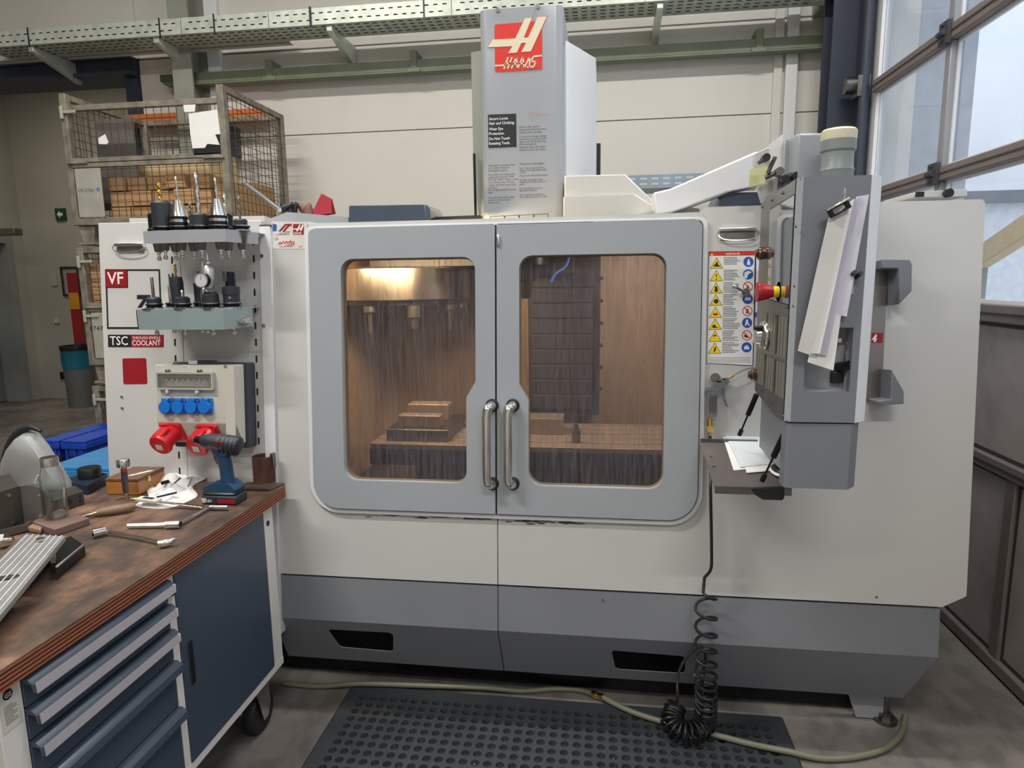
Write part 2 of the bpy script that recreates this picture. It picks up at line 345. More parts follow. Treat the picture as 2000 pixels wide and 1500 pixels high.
def perf(F, a0, a1, b0, b1, c0, c1, holes):             # plate with rectangular holes given as (a0,a1,b0,b1), grid method, thickness
    A = sorted({a0, a1, *[h[0] for h in holes], *[h[1] for h in holes]}); B = sorted({b0, b1, *[h[2] for h in holes], *[h[3] for h in holes]})
    hs = set()
    ai = {round(v, 6): i for i, v in enumerate(A)}; bi = {round(v, 6): i for i, v in enumerate(B)}
    for h in holes:
        for i in range(ai[round(h[0], 6)], ai[round(h[1], 6)]):
            for j in range(bi[round(h[2], 6)], bi[round(h[3], 6)]): hs.add((i, j))
    g = G(); na, nb = len(A), len(B)
    vs = [F.p(a, b, c) for c in (c0, c1) for b in B for a in A]; fs = []
    idx = lambda i, j, k: k*na*nb+j*na+i
    solid = lambda i, j: 0 <= i < na-1 and 0 <= j < nb-1 and (i, j) not in hs
    for i in range(na-1):
        for j in range(nb-1):
            if not solid(i, j): continue
            fs += [(idx(i, j, 0), idx(i, j+1, 0), idx(i+1, j+1, 0), idx(i+1, j, 0)), (idx(i, j, 1), idx(i+1, j, 1), idx(i+1, j+1, 1), idx(i, j+1, 1))]
            if not solid(i-1, j): fs.append((idx(i, j, 0), idx(i, j, 1), idx(i, j+1, 1), idx(i, j+1, 0)))
            if not solid(i+1, j): fs.append((idx(i+1, j, 0), idx(i+1, j+1, 0), idx(i+1, j+1, 1), idx(i+1, j, 1)))
            if not solid(i, j-1): fs.append((idx(i, j, 0), idx(i+1, j, 0), idx(i+1, j, 1), idx(i, j, 1)))
            if not solid(i, j+1): fs.append((idx(i, j+1, 0), idx(i, j+1, 1), idx(i+1, j+1, 1), idx(i+1, j+1, 0)))
    used = sorted({k for f in fs for k in f}); re = {k: i for i, k in enumerate(used)}
    g.v = [tuple(vs[k]) for k in used]; g.f = [tuple(re[k] for k in f) for f in fs]; return g
# ================================================================ STRUCTURE
YW = 5.1; XG = 1.6; ZC = 5.2
def struct(name, g, m, parent=None, **k):
    o = obj(name, g, m, parent, **k)
    if parent is None: o['kind'] = 'structure'
    return o
struct('floor', G().box(-9, 1.9, -5, 12, -.1, 0), M['floor'])
struct('ceiling', G().box(-9, 1.9, -5, 5.35, ZC, ZC+.1), M['wall'])
# back wall: horizontal sandwich panels with recessed joints; opening to the next room on the left
XO = -3.68
wb = struct('wall_back', G().box(XO, XG+.25, YW+.06, YW+.2, 0, ZC), M['wall'])
zj = [0, 1.0, 1.93, 2.738, 3.365, 4.1, ZC]
for a, b in zip(zj, zj[1:]):
    x = [XO, XG+.25]; gp_ = .005 if b > 3 else .0018
    for x0, x1 in zip(x, x[1:]): obj('wall_panel', G().box(x0+.003, x1-.003, YW, YW+.06, a+gp_, b-gp_), M['wall'], wb, bevel=.002)
struct('wall_header', G().box(-9, XO, YW, YW+.2, 3.375, ZC), M['wall'])
# pilaster strips on the wall
for k, (pa, pb, y) in enumerate((((403, 60), (428, 60), 160), ((1533, 150), (1556, 150), 150), ((1515, 60), (1532, 60), 60))):
    x0 = hY(*pa, YW-.03).x; x1 = hY(*pb, YW-.03).x
    struct('trim_%d' % (k+1), G().box(x0, x1, YW-(.05 if k < 2 else .03), YW-.001, 0, ZC-.001), M['coolwhite'] if k < 2 else M['wall'], bevel=.004)
# steel columns (H sections)
def hcol(name, x0, x1, y0, y1, m, n):
    g = G(); g.box(x0, x1, y0, y0+.016, 0, ZC-.002); g.box(x0, x1, y1-.016, y1, 0, ZC-.002); xm = (x0+x1)/2; g.box(xm-.008, xm+.008, y0+.016, y1-.016, 0, ZC-.002)
    o = struct(name, g, m); return o
cx0 = hY(333, 100, 4.86).x; cx1 = hY(364, 100, 4.86).x
hcol('trim_4', cx0, cx1+.03, 4.86, 5.098, M['colgrey'], 4)
dx1 = hY(269, 150, YW-.02).x
g = G(); g.box(XO-.12, XO+.0, YW-.02, YW+.22, 0, 3.23); struct('trim_5', g, M['dcol'])
g = G(); g.box(-9, XO+.0, YW-.06, YW+.24, 3.235, 3.37); g.box(-9, XO, YW-.1, YW-.06, 3.35, 3.37); g.box(-9, XO, YW-.1, YW-.06, 3.235, 3.26); struct('trim_6', g, M['dcol'])
rc0 = hY(1655, 100, 4.75).x
hcol('trim_7', 1.40, 1.595, 4.6, 4.8, M['dcol'], 7)
# other walls of the hall (behind and beside the camera) and of the far room
struct('wall_left', G().box(-8.2, -8, -5, 5.75, 0, ZC), M['wallgrey'])
struct('wall_front', G().box(-9, 1.9, -5.2, -5, 0, ZC), M['wall'])
struct('wall_far', G().box(-8.4, XO+3, 8.3, 8.5, 0, 4.4), M['wallgrey'])
struct('wall_side', G().box(-9.2, -8.365, 5.0, 8.6, 0, 4.359).box(-8.36, -8.0, 5.76, 7.0, 0, 4.359).box(-8.36, -8.0, 8.02, 8.299, 0, 4.359).box(-8.36, -8.0, 7.001, 8.019, 2.2, 4.359), M['wallgrey'])
struct('wall_partition', G().box(-2.2, -2.0, 5.3, 8.5, 0, 4.4), M['wallgrey'])
struct('ceiling_far', G().box(-9.2, -2, 5.3, 8.5, 4.36, 4.5), M['wallgrey'])
# far door in its recess
gd = mat('far_door_grey', (112, 116, 118), .5, var=.03)
d = struct('door_1', G().box(-8.34, -8.28, 7.02, 8.0, .01, 2.15), gd, bevel=.003)
fr = G(); fr.box(-8.36, -7.97, 8.0, 8.09, 0, 2.29); fr.box(-8.36, -7.97, 6.9, 7.0, 0, 2.29); fr.box(-8.36, -7.97, 7.0, 8.0, 2.17, 2.29)
obj('door_frame', fr, mat('far_frame_grey', (142, 146, 146), .5), d, bevel=.004)
hg = G(); hg.cyl((-8.28, 7.9, 1.06), (-8.24, 7.9, 1.06), .012); hg.tube([(-8.24, 7.9, 1.06), (-8.22, 7.88, 1.06), (-8.22, 7.76, 1.06)], .011); hg.cyl((-8.28, 7.9, .96), (-8.265, 7.9, .96), .022)
obj('door_handle', hg, M['black'], d)
# things on and at the far wall
def flat(name, label, cat, px0, px1, py0, py1, Y, th, m, **k):
    a = hY(px0, py0, Y); b = hY(px1, py1, Y)
    return obj(name, G().box(a.x, b.x, Y, Y+th, b.z, a.z), m, label=label, cat=cat, **k)
t = flat('notice', 'small pale notice sheet on the far wall beside the grey door', 'notice', 97, 112, 533, 558, 8.28, .018, mat('faded_paper', (176, 172, 168), .8))
t = flat('light_switch', 'small white light switch below the notice on the far wall', 'switch', 104, 114, 622, 631, 8.27, .028, M['boxgrey'], bevel=.004)
t = flat('socket', 'low wall socket beside the grey waste bin', 'socket', 116, 124, 727, 741, 8.27, .028, M['black'], bevel=.004)
pb = thing('notice_board', 'framed notice board on the far wall behind the red banner', 'notice board', hY(133, 560, 8.27))
a = hY(116, 521, 8.27); b = hY(158, 578, 8.27)
obj('frame', G().prism(Fr((0, 8.27, 0), (1, 0, 0), (0, 0, 1)), [(a.x, b.z), (b.x, b.z), (b.x, a.z), (a.x, a.z)], 0, -.03, [[(a.x+.03, b.z+.03), (b.x-.03, b.z+.03), (b.x-.03, a.z-.03), (a.x+.03, a.z-.03)]]), M['dsteel'], pb)
obj('sheet', G().box(a.x+.03, b.x-.03, 8.285, 8.297, b.z+.03, a.z-.03), mat('faded_paper2', (150, 150, 150), .8), pb)
ban = thing('banner', 'tall red banner with a yellow band standing by the far wall', 'banner', hY(145, 600, 8.1))
a = hY(129, 533, 8.1); b = hY(165, 676, 8.1); m1 = hY(129, 572, 8.1); m2 = hY(129, 604, 8.1)
obj('panel', G().box(a.x, b.x, 8.1, 8.12, 0.0, a.z), mat('banner_red', (150, 34, 38), .6), ban)
obj('band', G().box(a.x, b.x, 8.095, 8.1, m2.z, m1.z), mat('banner_yellow', (206, 150, 40), .6), ban, label='yellow band across the banner')
bn = thing('waste_bin', 'grey waste bin with a blue bag over its rim at the far wall', 'waste bin', (hY(148, 770, 7.7).x, 7.7, 0))
a = hY(119, 675, 7.7); b = hY(178, 770, 7.7); cx = (a.x+b.x)/2; hw = (b.x-a.x)/2
F0 = Fr((cx, 7.75, 0), (1, 0, 0), (0, 1, 0)); zt = a.z
obj('body', G().lathe([(hw*.88, .0), (hw*.9, .02), (hw, zt-.2)], F0, 24), mat('bin_grey', (104, 108, 108), .5), bn)
obj('bag', G().lathe([(hw*1.0, zt-.3), (hw*1.05, zt-.22), (hw*1.03, zt-.06), (hw*1.06, zt-.05)], F0, 24), mat('bag_blue', (28, 112, 140), .35, bump=.5), bn)
obj('rim', G().lathe([(hw*1.05, zt-.06), (hw*1.08, zt-.03), (hw*1.06, zt), (hw*.9, zt), (hw*.88, zt-.06)], F0, 24), M['black'], bn)
es = thing('exit_sign', 'small green exit sign with a white arrow on the far wall', 'sign', hY(116, 419, 8.25))
a = hY(106, 407, 8.26); b = hY(127, 430, 8.26)
obj('panel', G().box(a.x, b.x, 8.262, 8.298, b.z, a.z), M['green'], es)
EF = Fr((a.x, 8.262, b.z), (1, 0, 0), (0, 0, 1)); ww = b.x-a.x; hh = a.z-b.z
ar = [(.2, .5), (.5, .8), (.5, .62), (.8, .62), (.8, .38), (.5, .38), (.5, .2)]
obj('arrow', G().prism(EF, [(x*ww, y*hh) for x, y in ar], .0005, .003), M['whitep'], es)
dc = flat('door_closer_rail', 'grey door closer cover over the far door', 'door closer', -30, 29, 447, 459, 7.2, .12, M['dsteel'], bevel=.01)
# ---------------------------------------------------------------- glazed sectional door on the right (plane X = XG)
YJ = 4.45; YN = -1.6; ZT = 3.95
frameg = mat('door_rail_alu', (128, 116, 112), .5, .2, var=.05); gask = mat('gasket', (60, 58, 64), .6)
struct('wall_right', G().box(XG+.02, XG+.25, YJ+.02, 5.3, 0, ZC).box(XG+.02, XG+.25, -5, YN, 0, ZC).box(XG+.02, XG+.25, YN, YJ+.02, ZT, ZC), M['wall'])
struct('trim_8', G().box(XG-.05, XG+.02, YJ, YJ+.16, 0, ZT+.1), M['dcol'])       # guide rail
gb = struct('door_2', G().box(XG-.0, XG+.05, YJ-.075, YJ, 0.0, ZT), M['coolwhite'])   # bright end stile
rails = [(.0, .06), (.80, .86), (1.40, 1.475), (2.035, 2.10), (2.665, 2.735), (3.29, 3.36), (3.88, ZT)]
for z0, z1 in rails:
    obj('rail', G().box(XG-.03, XG+.045, YN, YJ-.075, z0, z1), frameg, gb, bevel=.006)
    if z0 > .1: obj('gasket', G().box(XG-.034, XG-.028, YN, YJ-.075, (z0+z1)/2-.004, (z0+z1)/2+.004), gask, gb, smooth=0)
muls = [3.5, 2.42, 1.34, .26, -.8]
for (z0, z1), (z2, z3) in zip(rails[2:], rails[3:]):
    ys = [YJ-.075]+muls+[YN]
    for y in muls:
        obj('mullion', G().box(XG-.02, XG+.04, y-.025, y+.025, z1, z2), mat('mullion_grey', (150, 150, 154), .4, .3), gb, bevel=.004)
    for ya, yb in zip(ys, ys[1:]):
        obj('pane', G().box(XG+.012, XG+.016, yb+.025, ya-.025, z1, z2), M['doorglass'], gb, smooth=0)
        fg = G().prism(Fr((XG+.01, 0, 0), (0, 1, 0), (0, 0, 1)), [(yb+.025, z1), (ya-.025, z1), (ya-.025, z2), (yb+.025, z2)], 0, .012, [[(yb+.04, z1+.015), (ya-.04, z1+.015), (ya-.04, z2-.015), (yb+.04, z2-.015)]])
        obj('glazing_bead', fg, M['coolwhite'], gb, smooth=0)
lm = [2.70, 1.5, .3, -.9]
for (z1, z2) in ((.06, .80), (.86, 1.40)):
    ys = [YJ-.075]+(lm if z1 < .5 else [2.2, .6])+[YN]
    for y in ys[1:-1]: obj('mullion', G().box(XG-.02, XG+.04, y-.03, y+.03, z1, z2), frameg, gb, bevel=.004)
    for ya, yb in zip(ys, ys[1:]):
        obj('panel', G().box(XG-.004, XG+.02, yb+.042, ya-.042, z1+.014, z2-.014), M['dpanel'], gb, bevel=.004)
        fg = G().prism(Fr((XG-.006, 0, 0), (0, 1, 0), (0, 0, 1)), [(yb+.026, z1-.002), (ya-.026, z1-.002), (ya-.026, z2+.002), (yb+.026, z2+.002)], 0, .02, [[(yb+.044, z1+.016), (ya-.044, z1+.016), (ya-.044, z2-.016), (yb+.044, z2-.016)]])
        obj('gasket_frame', fg, gask, gb, smooth=0)
for z in (2.70, 2.07, 1.437):
    hg = G(); hg.box(XG-.05, XG-.03, 3.46, 3.54, z-.05, z+.05); hg.cyl((XG-.055, 3.47, z), (XG-.055, 3.53, z), .014)
    for q in (-.035, .035): hg.cyl((XG-.03, 3.5, z+q), (XG-.062, 3.5, z+q), .007, n=6)
    obj('hinge', hg, gask, gb)
rb = G(); rb.box(XG-.1, XG-.03, YJ-.05, YJ+.06, 2.66, 2.78); rb.cyl((XG-.1, YJ+.03, 2.74), (XG-.15, YJ+.03, 2.74), .05); rb.cyl((XG-.06, YJ+.0, 2.74), (XG-.06, YJ+.1, 2.74), .02)
obj('roller_bracket', rb, M['dsteel'], gb)
struct('trim_9', G().box(XG-.03, XG+.3, YN, YJ, -.02, .012), mat('threshold', (92, 88, 84), .6))
# vertical torsion pipe and guide in front of the corner column
struct('trim_10', G().cyl((1.545, 4.42, 0.0), (1.545, 4.42, ZT+.2), .028), M['dcol'])
# ---------------------------------------------------------------- outside
struct('ground_outside', G().box(XG+.25, 40, -20, 60, -.15, -.02), mat('pale_yard', (196, 198, 202), .8))
ob = thing('building', 'pale grey neighbouring hall outside the glazed door', 'building', (3, 9, 0))
obj('wall', G().box(2.1, 3.9, 8.0, 14, 0, 7.5), mat('outside_render', (176, 178, 184), .8), ob)
obj('roof_edge', G().box(2.05, 4.0, 7.9, 14.1, 7.5, 7.7), M['mgrey3'], ob)
ob2 = thing('building', 'distant low white building seen low through the glazed door', 'building', (12, 16, 0))
obj('wall', G().box(7, 22, 16, 24, 0, 3.1), mat('far_white_render', (230, 230, 232), .8), ob2)
obj('roof', G().box(6.8, 22.2, 15.8, 24.2, 3.1, 3.35), M['mgrey3'], ob2)
ow = thing('awning_beam', 'slanting tan beam seen outside through the lower pane', 'beam', (4.1, 6, 1.6))
p0 = hX(1915, 505, 3.6); p1 = hX(2120, 370, 3.6)
dv = (p1-p0); bf = Fr(p0, dv, (1, 0, 0)); obj('beam', G().box(0, dv.length, -.06, .06, -.1, .1, bf), mat('tan_beam', (226, 196, 150), .7), ow, bevel=.01)
obj('post', G().box(p1.x-.05, p1.x+.05, p1.y-.05, p1.y+.05, -.02, p1.z), M['colgrey'], ow)
obj('post', G().box(p0.x-.05, p0.x+.05, p0.y-.05, p0.y+.05, -.02, p0.z+.02), M['colgrey'], ow)
# ---------------------------------------------------------------- lamp fixtures on the ceiling (out of view, they light the hall)
glow = mat('tube_glow', (255, 244, 224), .5, emit=4)
for k, (p, e, c) in enumerate(LAMPS):
    t = thing('ceiling_lamp', ['tube lamp hanging over the workbench', 'tube lamp hanging behind the workbench', 'tube lamp hanging over the open floor', 'tube lamp hanging above the cable tray at the left', 'added tube lamp out of view, brightening the back wall at the right'][k], 'lamp', (p[0], p[1], p[2]))
    obj('housing', G().box(p[0]-.78, p[0]+.78, p[1]-.09, p[1]+.09, p[2], p[2]+.07), M['white'], t, bevel=.005)
    for s_ in (-.04, .04): obj('tube', G().cyl((p[0]-.75, p[1]+s_, p[2]-.012), (p[0]+.75, p[1]+s_, p[2]-.012), .012, n=8), glow, t)
    for s_ in (-.6, .6): obj('hanger', G().cyl((p[0]+s_, p[1], p[2]+.07), (p[0]+s_, p[1], ZC), .004, n=6), M['steel'], t)
# ---------------------------------------------------------------- green rail along the wall
RY = YW-.12
a = hY(318, 160, RY); b = hY(1652, 78, RY); zr = (hY(640, 148, RY).z+hY(1300, 86, RY).z)/2
gr = thing('busbar_rail', 'green steel rail running along the wall behind the milling machine', 'rail', (0, RY, zr))
obj('beam', G().box(a.x+.1, b.x, RY-.03, RY+.03, zr-.045, zr+.03), M['rail'], gr, bevel=.004)
obj('lower_flange', G().box(a.x+.1, b.x, RY-.03, RY+.06, zr-.055, zr-.045), M['rail'], gr)
obj('end_cap', G().prism(Fr((a.x, RY-.031, zr), (1, 0, 0), (0, 0, 1)), [(0, .03), (.14, .03), (.14, -.05), (.04, -.05), (0, -.02)], 0, -.06), mat('dark_green', (74, 80, 64), .5), gr)
for px in (528, 810, 1480):
    x = hY(px, 120, RY).x; obj('clamp', G().box(x-.025, x+.025, RY-.04, RY+.118, zr-.03, zr+.09).box(x-.05, x+.05, RY-.045, RY-.03, zr-.06, zr-.03), M['rail'], gr, bevel=.003)
# ---------------------------------------------------------------- upper cable tray (slotted) with brackets
TY = 4.62; TF = Fr((0, TY, 0), (1, 0, 0), (0, 0, 1))
zt0 = hY(640, 46, TY).z; zt1 = hY(640, 14, TY).z; xl = -4.6; xr = 1.42
tr = thing('cable_tray', 'long slotted galvanised cable tray under the ceiling', 'cable tray', (0, TY, zt0))
cuts = [xl, -2.98, -2.32, -1.02, .25, xr]
for a, b in zip(cuts, cuts[1:]):
    holes = []; n = int((b-a)/.062)
    for r_, zz in enumerate((zt0+.024, zt0+.068)):
        for i in range(n):
            x = a+.03+i*.062+(0.03 if r_ else 0)
            if x+.03 < b-.01: holes.append((x, x+.03, zz, zz+.008))
    obj('side_rail', perf(TF, a+.002, b-.002, zt0, zt1, 0, -.002, holes), M['galv'], tr, smooth=0)
obj('bottom', G().box(xl, xr, TY, TY+.26, zt0-.002, zt0), M['galv'], tr, smooth=0)
obj('rear_rail', G().box(xl, xr, TY+.26, TY+.262, zt0, zt1), M['galv'], tr, smooth=0)
g = G()
for i in range(95):
    for j in range(4):
        x = xl+.04+i*.062; y = TY+.03+j*.055
        if x+.035 < xr: g.box(x, x+.035, y, y+.012, zt0-.0035, zt0-.0021)
obj('slots', g, M['blackp'], tr, kind='stuff', smooth=0)
g = G()
for k in range(5):
    for j in range(4): g.tube([(xl+.01, TY+.022+k*.045, zt0+.018+j*.025), (xr-.01, TY+.022+k*.045, zt0+.018+j*.025)], .0115 if j < 3 else .009, 6)
obj('cables', g, M['black'], tr)
for px, py in ((55, 92), (300, 66), (640, 48), (1290, 5)):
    x = hY(px, py, TY).x
    bf = Fr((x, TY+.02, 0), (0, 1, 0), (0, 0, 1))
    obj('bracket', G().prism(bf, [(0, zt0-.004), (YW-TY-.025, zt0-.004), (YW-TY-.025, zt0-.15), (YW-TY-.06, zt0-.15), (0, zt0-.04)], -.02, .02), M['galv'], tr, bevel=.003)
for px, py in ((55, 60), (312, 50), (418, 38), (607, 24), (828, 20), (605, 22)):
    x = hY(px, py, TY).x; obj('cable_tie', G().box(x-.004, x+.004, TY-.008, TY-.002, zt0-.02, zt1+.01), M['black'], tr)
# lower slotted conduit tray seen through the upper brackets, on the wall
lt = thing('strut_channel', 'slotted white strut channel fixed to the wall under the long tray', 'strut channel', (-3, YW-.18, 3.2))
a = hY(-60, 118, YW-.18); b = hY(565, 64, YW-.18); hz0 = (hY(60, 105, YW-.18).z+hY(450, 75, YW-.18).z)/2
holes = [(a.x+.05+i*.1, a.x+.1+i*.1, hz0-.015, hz0+.003) for i in range(int((b.x-a.x-.1)/.1))]
obj('channel', perf(Fr((0, YW-.18, 0), (1, 0, 0), (0, 0, 1)), a.x, b.x, hz0-.05, hz0+.035, 0, -.003, holes), M['wall'], lt, smooth=0)
obj('flange', G().box(a.x, b.x, YW-.18, YW-.12, hz0+.032, hz0+.035).box(a.x, b.x, YW-.18, YW-.12, hz0-.05, hz0-.047), M['wall'], lt, smooth=0)
# low tray behind the machine
LY = 4.6; a = hY(1222, 346, LY); b = hY(1425, 340, LY); c = hY(1300, 366, LY)
lt = thing('cable_tray', 'short blue-grey slotted cable tray low behind the sloping arm', 'cable tray', (a.x, LY, c.z))
holes = []
for i in range(int((b.x+.2-a.x)/.075)):
    x = a.x+.02+i*.075; holes += [(x, x+.045, c.z+.02, c.z+.032), (x, x+.045, c.z+.055, c.z+.067)]
holes = [h for h in holes if h[1] < b.x+.2]
obj('side_rail', perf(Fr((0, LY, 0), (1, 0, 0), (0, 0, 1)), a.x, b.x+.22, c.z, a.z+.01, 0, -.003, holes), mat('blue_galv', (140, 156, 170), .4, .6), lt, smooth=0)
obj('bottom', G().box(a.x, b.x+.22, LY, LY+.3, c.z-.002, c.z), mat('blue_galv', (0, 0, 0)), lt, smooth=0)
obj('bracket', G().box(a.x+.3, a.x+.34, LY+.01, YW-.001, c.z-.05, c.z-.003), M['galv'], lt)
# electric cable in the right corner
P = [hY(x, y, YW-.05) for x, y in ((1662, -20), (1660, 60), (1655, 110), (1640, 150), (1636, 190), (1633, 262), (1633, 330))]
cb = thing('wall_cable', 'thin dark cable running down the wall in the right corner', 'cable', P[3])
obj('cable', G().tube(spl(P, 8), .007, 8), M['black'], cb)
q = hY(1638, 185, YW-.05); obj('clip', G().box(q.x-.03, q.x+.03, YW-.07, YW-.002, q.z-.012, q.z+.012), M['black'], cb, bevel=.003)
jb = thing('cable_bundle', 'dark bundle of cables under a grey box in the top right corner', 'cable bundle', hY(1625, 10, 4.9))
q = hY(1630, 8, 4.95)
obj('box', G().box(q.x-.1, q.x+.12, 4.95, YW-.001, q.z-.03, q.z+.3), M['colgrey'], jb, bevel=.006)
for k in range(4): obj('cable', G().tube(spl([(q.x-.05+k*.03, 4.93, q.z+.02), (q.x-.04+k*.025, 4.9, q.z-.03-k*.01), (q.x-.02+k*.01, 4.92, q.z-.09-.012*k)], 5), .012, 6), M['black'], jb)
# ================================================================ MILLING MACHINE (front leans back a little)
mm = thing('milling_machine', 'large white and grey machining centre with two sliding glazed doors', 'milling machine', (-.35, 2.6, 0))
uL = S(190, 435)[0]; uP = -1.205; uR = S(1925, 385)[0]; uC = S(972, 1060)[0]
sT = S(700, 445)[1]; sB = S(970, 1143)[1]; sD = S(970, 1002)[1]; sLT = S(190, 435)[1]; sRT = S(1600, 398)[1]
uO0, uO1 = S(612, 700)[0], S(1367, 700)[0]
def pl(name, pts, c0, c1, m, holes=(), F=MF, parent=mm, **k): return obj(name, G().prism(F, pts, c0, c1, holes), m, parent, **k)
rr = .1
# sheet panels of the front
pl('front_panel', rnd([(-1.19, sB+.003), (uC-.0015, sB+.003), (uC-.0015, sD), (uO0+.0, sD), (uO0, sT), (-1.19, sT+.0)], [0, 0, 0, rr, .02, 0]), -.03, 0, M['white'], label='left white lower front panel')
cx = S(1890, 1165); cx2 = S(1840, 1195)
pl('front_panel', rnd([(uC+.0015, sB+.003), (cx2[0], sB+.003), (uR, cx[1]), (uR, sRT), (uO1, sRT), (uO1, sD), (uC+.0015, sD)], [0, 0, .01, .015, .01, rr, 0]), -.03, 0, M['white'], bevel=.002, label='large white right front panel')
pl('top_rail', [(uO0, sT), (uO1, sT), (uO1, sT+.018), (uO0, sT+.018)], -.06, .012, M['white'])
# raised white lip around the door opening
def lip(pts_out, pts_in, c0, c1, m, name): return obj(name, G().prism(MF, pts_out, c0, c1, [pts_in]), m, mm, bevel=.002)
o_ = rnd([(uO0-.016, sD-.016), (uO1+.014, sD-.016), (uO1+.014, sT+.004), (uO0-.016, sT+.004)], [rr+.012, rr+.012, .02, .02], 8)
i_ = rnd([(uO0-.002, sD-.002), (uO1+.001, sD-.002), (uO1+.001, sT-.004), (uO0-.002, sT-.004)], [rr, rr, .02, .02], 8)
lip(o_, i_, -.02, .016, M['coolwhite'], 'opening_lip')
# left side panel and slotted panel
pl('left_panel', [(uL, .3), (-1.225, .3), (-1.225, S(490, 430)[1]), (uL, sLT)], -.03, -.004, M['white'], bevel=.002)
q0 = S(230, 420)[0]; pl('top_cover', [(q0, sLT-.01), (S(500, 430)[0], sLT-.01), (S(500, 430)[0], sLT+.02), (q0, sLT+.025)], -.3, -.06, M['white'])
obj('lifting_eye', G().tube([MF.p(S(283, 428)[0]+.014*math.cos(a), sLT+.014+.014*math.sin(a), -.05) for a in [PI*k/8 for k in range(9)]], .004, 6), M['blackp'], mm)
def slotted(px0, px1, name):
    a = S(px0, 560)[0]; holes = []; s_ = .35
    while s_ < 1.78: holes.append((a-.005, a+.003, s_, s_+.026)); s_ += .0605
    return obj(name, perf(MF, a-.03, a+.03, .31, 1.8, -.0035, -.001, holes), M['white'], mm, smooth=0)
pa = G(); a0 = S(333, 560)[0]; a1 = S(503, 560)[0]
slotted(338, 0, 'slotted_upright'); slotted(497, 0, 'slotted_upright')
for px in (338, 497):
    a = S(px, 560)[0]; obj('slot_backing', G().box(a-.008, a+.006, .35, 1.79, -.004, -.0036, MF), M['blackp'], mm, smooth=0)
# white vertical corner strip
pl('corner_strip', rnd([(-1.222, .3), (-1.182, .3), (-1.182, 1.806), (-1.222, 1.806)], .004), -.03, .012, M['coolwhite'], bevel=.006)
obj('strip_cap', G().box(-1.222, -1.18, 1.806, 1.812, -.03, .012, MF), mat('brown_tape', (96, 72, 60), .6), mm)
for (x, y) in ((512, 500), (516, 636)):
    a, b = S(x, y, .012); obj('screw', G().cyl(MF.p(a, b, .012), MF.p(a, b, .016), .007, n=10), M['steel'], mm)
# lower skirt
sK = S(973, 1233)[1]
skx1 = uR-.075
for a, b in ((-1.22, uC-.0015), (uC+.0015, skx1)):
    pl('skirt_panel', [(a, sK), (b, sK), (b, sB-.005), (a, sB-.005)], -.03, -.004, M['mgrey2'])
bK = MF.p(0, sK, -.004); bL = V((0, 2.243, .143))
SF = Fr((0, bL.y, bL.z), (1, 0, 0), bK-bL); LH = (bK-bL).length
def SKp(x, y): return SF.px(x, y)
h1 = rnd([SKp(639, 1229), SKp(768, 1236), SKp(768, 1273), SKp(664, 1264)], [.012, .018, .018, .02])
h2 = rnd([SKp(1194, 1270), SKp(1338, 1282), SKp(1338, 1316), SKp(1202, 1307)], [.012, .018, .018, .02])
pl('kick_panel', [(-1.22, 0), (uC+.002, 0), (uC-.002, LH), (-1.22, LH)], -.003, 0, M['mgrey3'], [h1], SF)
pl('kick_panel', [(uC+.006, 0), (skx1-.05, 0), (skx1, LH), (uC+.001, LH)], -.003, 0, M['mgrey3'], [h2], SF)
# body shell behind the front
def bx(name, x0, x1, y0, y1, z0, z1, m, **k): return obj(name, G().box(x0, x1, y0, y1, z0, z1), m, mm, **k)
bx('side_panel', uL, uL+.02, 2.32, 4.3, .1, 1.8, M['white']); bx('side_panel', uR-.02, uR, 2.32, 4.3, .3, 1.8, M['white'])
bx('rear_panel', uL+.02, uR-.02, 4.28, 4.3, .1, 1.8, M['white'])
inner = mat('enclosure_sheet', (168, 166, 160), .4, .2)
bx('roof_panel', uL+.02, -.62, 2.35, 4.28, 1.785, 1.8, inner); bx('roof_panel', .2, uR-.02, 2.35, 4.28, 1.785, 1.8, inner); bx('roof_panel', -.62, .2, 3.4, 4.28, 1.785, 1.8, inner)
bx('base_casting', -1.7, .96, 2.375, 4.2, .012, .62, M['blacksteel'])  # brought forward and low to keep the gap under the skirt dark
for x in (-1.35, -.3, .8):
    bx('base_foot', x-.06, x+.06, 2.4, 2.6, 0, .012, M['blacksteel'])
# levelling foot at the right corner
p = hZ(1740, 1425)
g = G(); g.cyl((p.x, 2.32, 0), (p.x, 2.32, .012), .04, n=20); g.cyl((p.x, 2.32, .012), (p.x, 2.32, .03), .026, n=6); g.cyl((p.x, 2.32, .03), (p.x, 2.32, .3), .009, n=10)
obj('levelling_foot', g, M['dsteel'], mm)
g = G().prism(Fr((p.x-.2, 2.34, 0), (1, 0, 0), (0, 0, 1)), [(0, .3), (.22, .3), (.2, .005), (.1, .005)], 0, .02); obj('corner_gusset', g, M['mgrey'], mm)
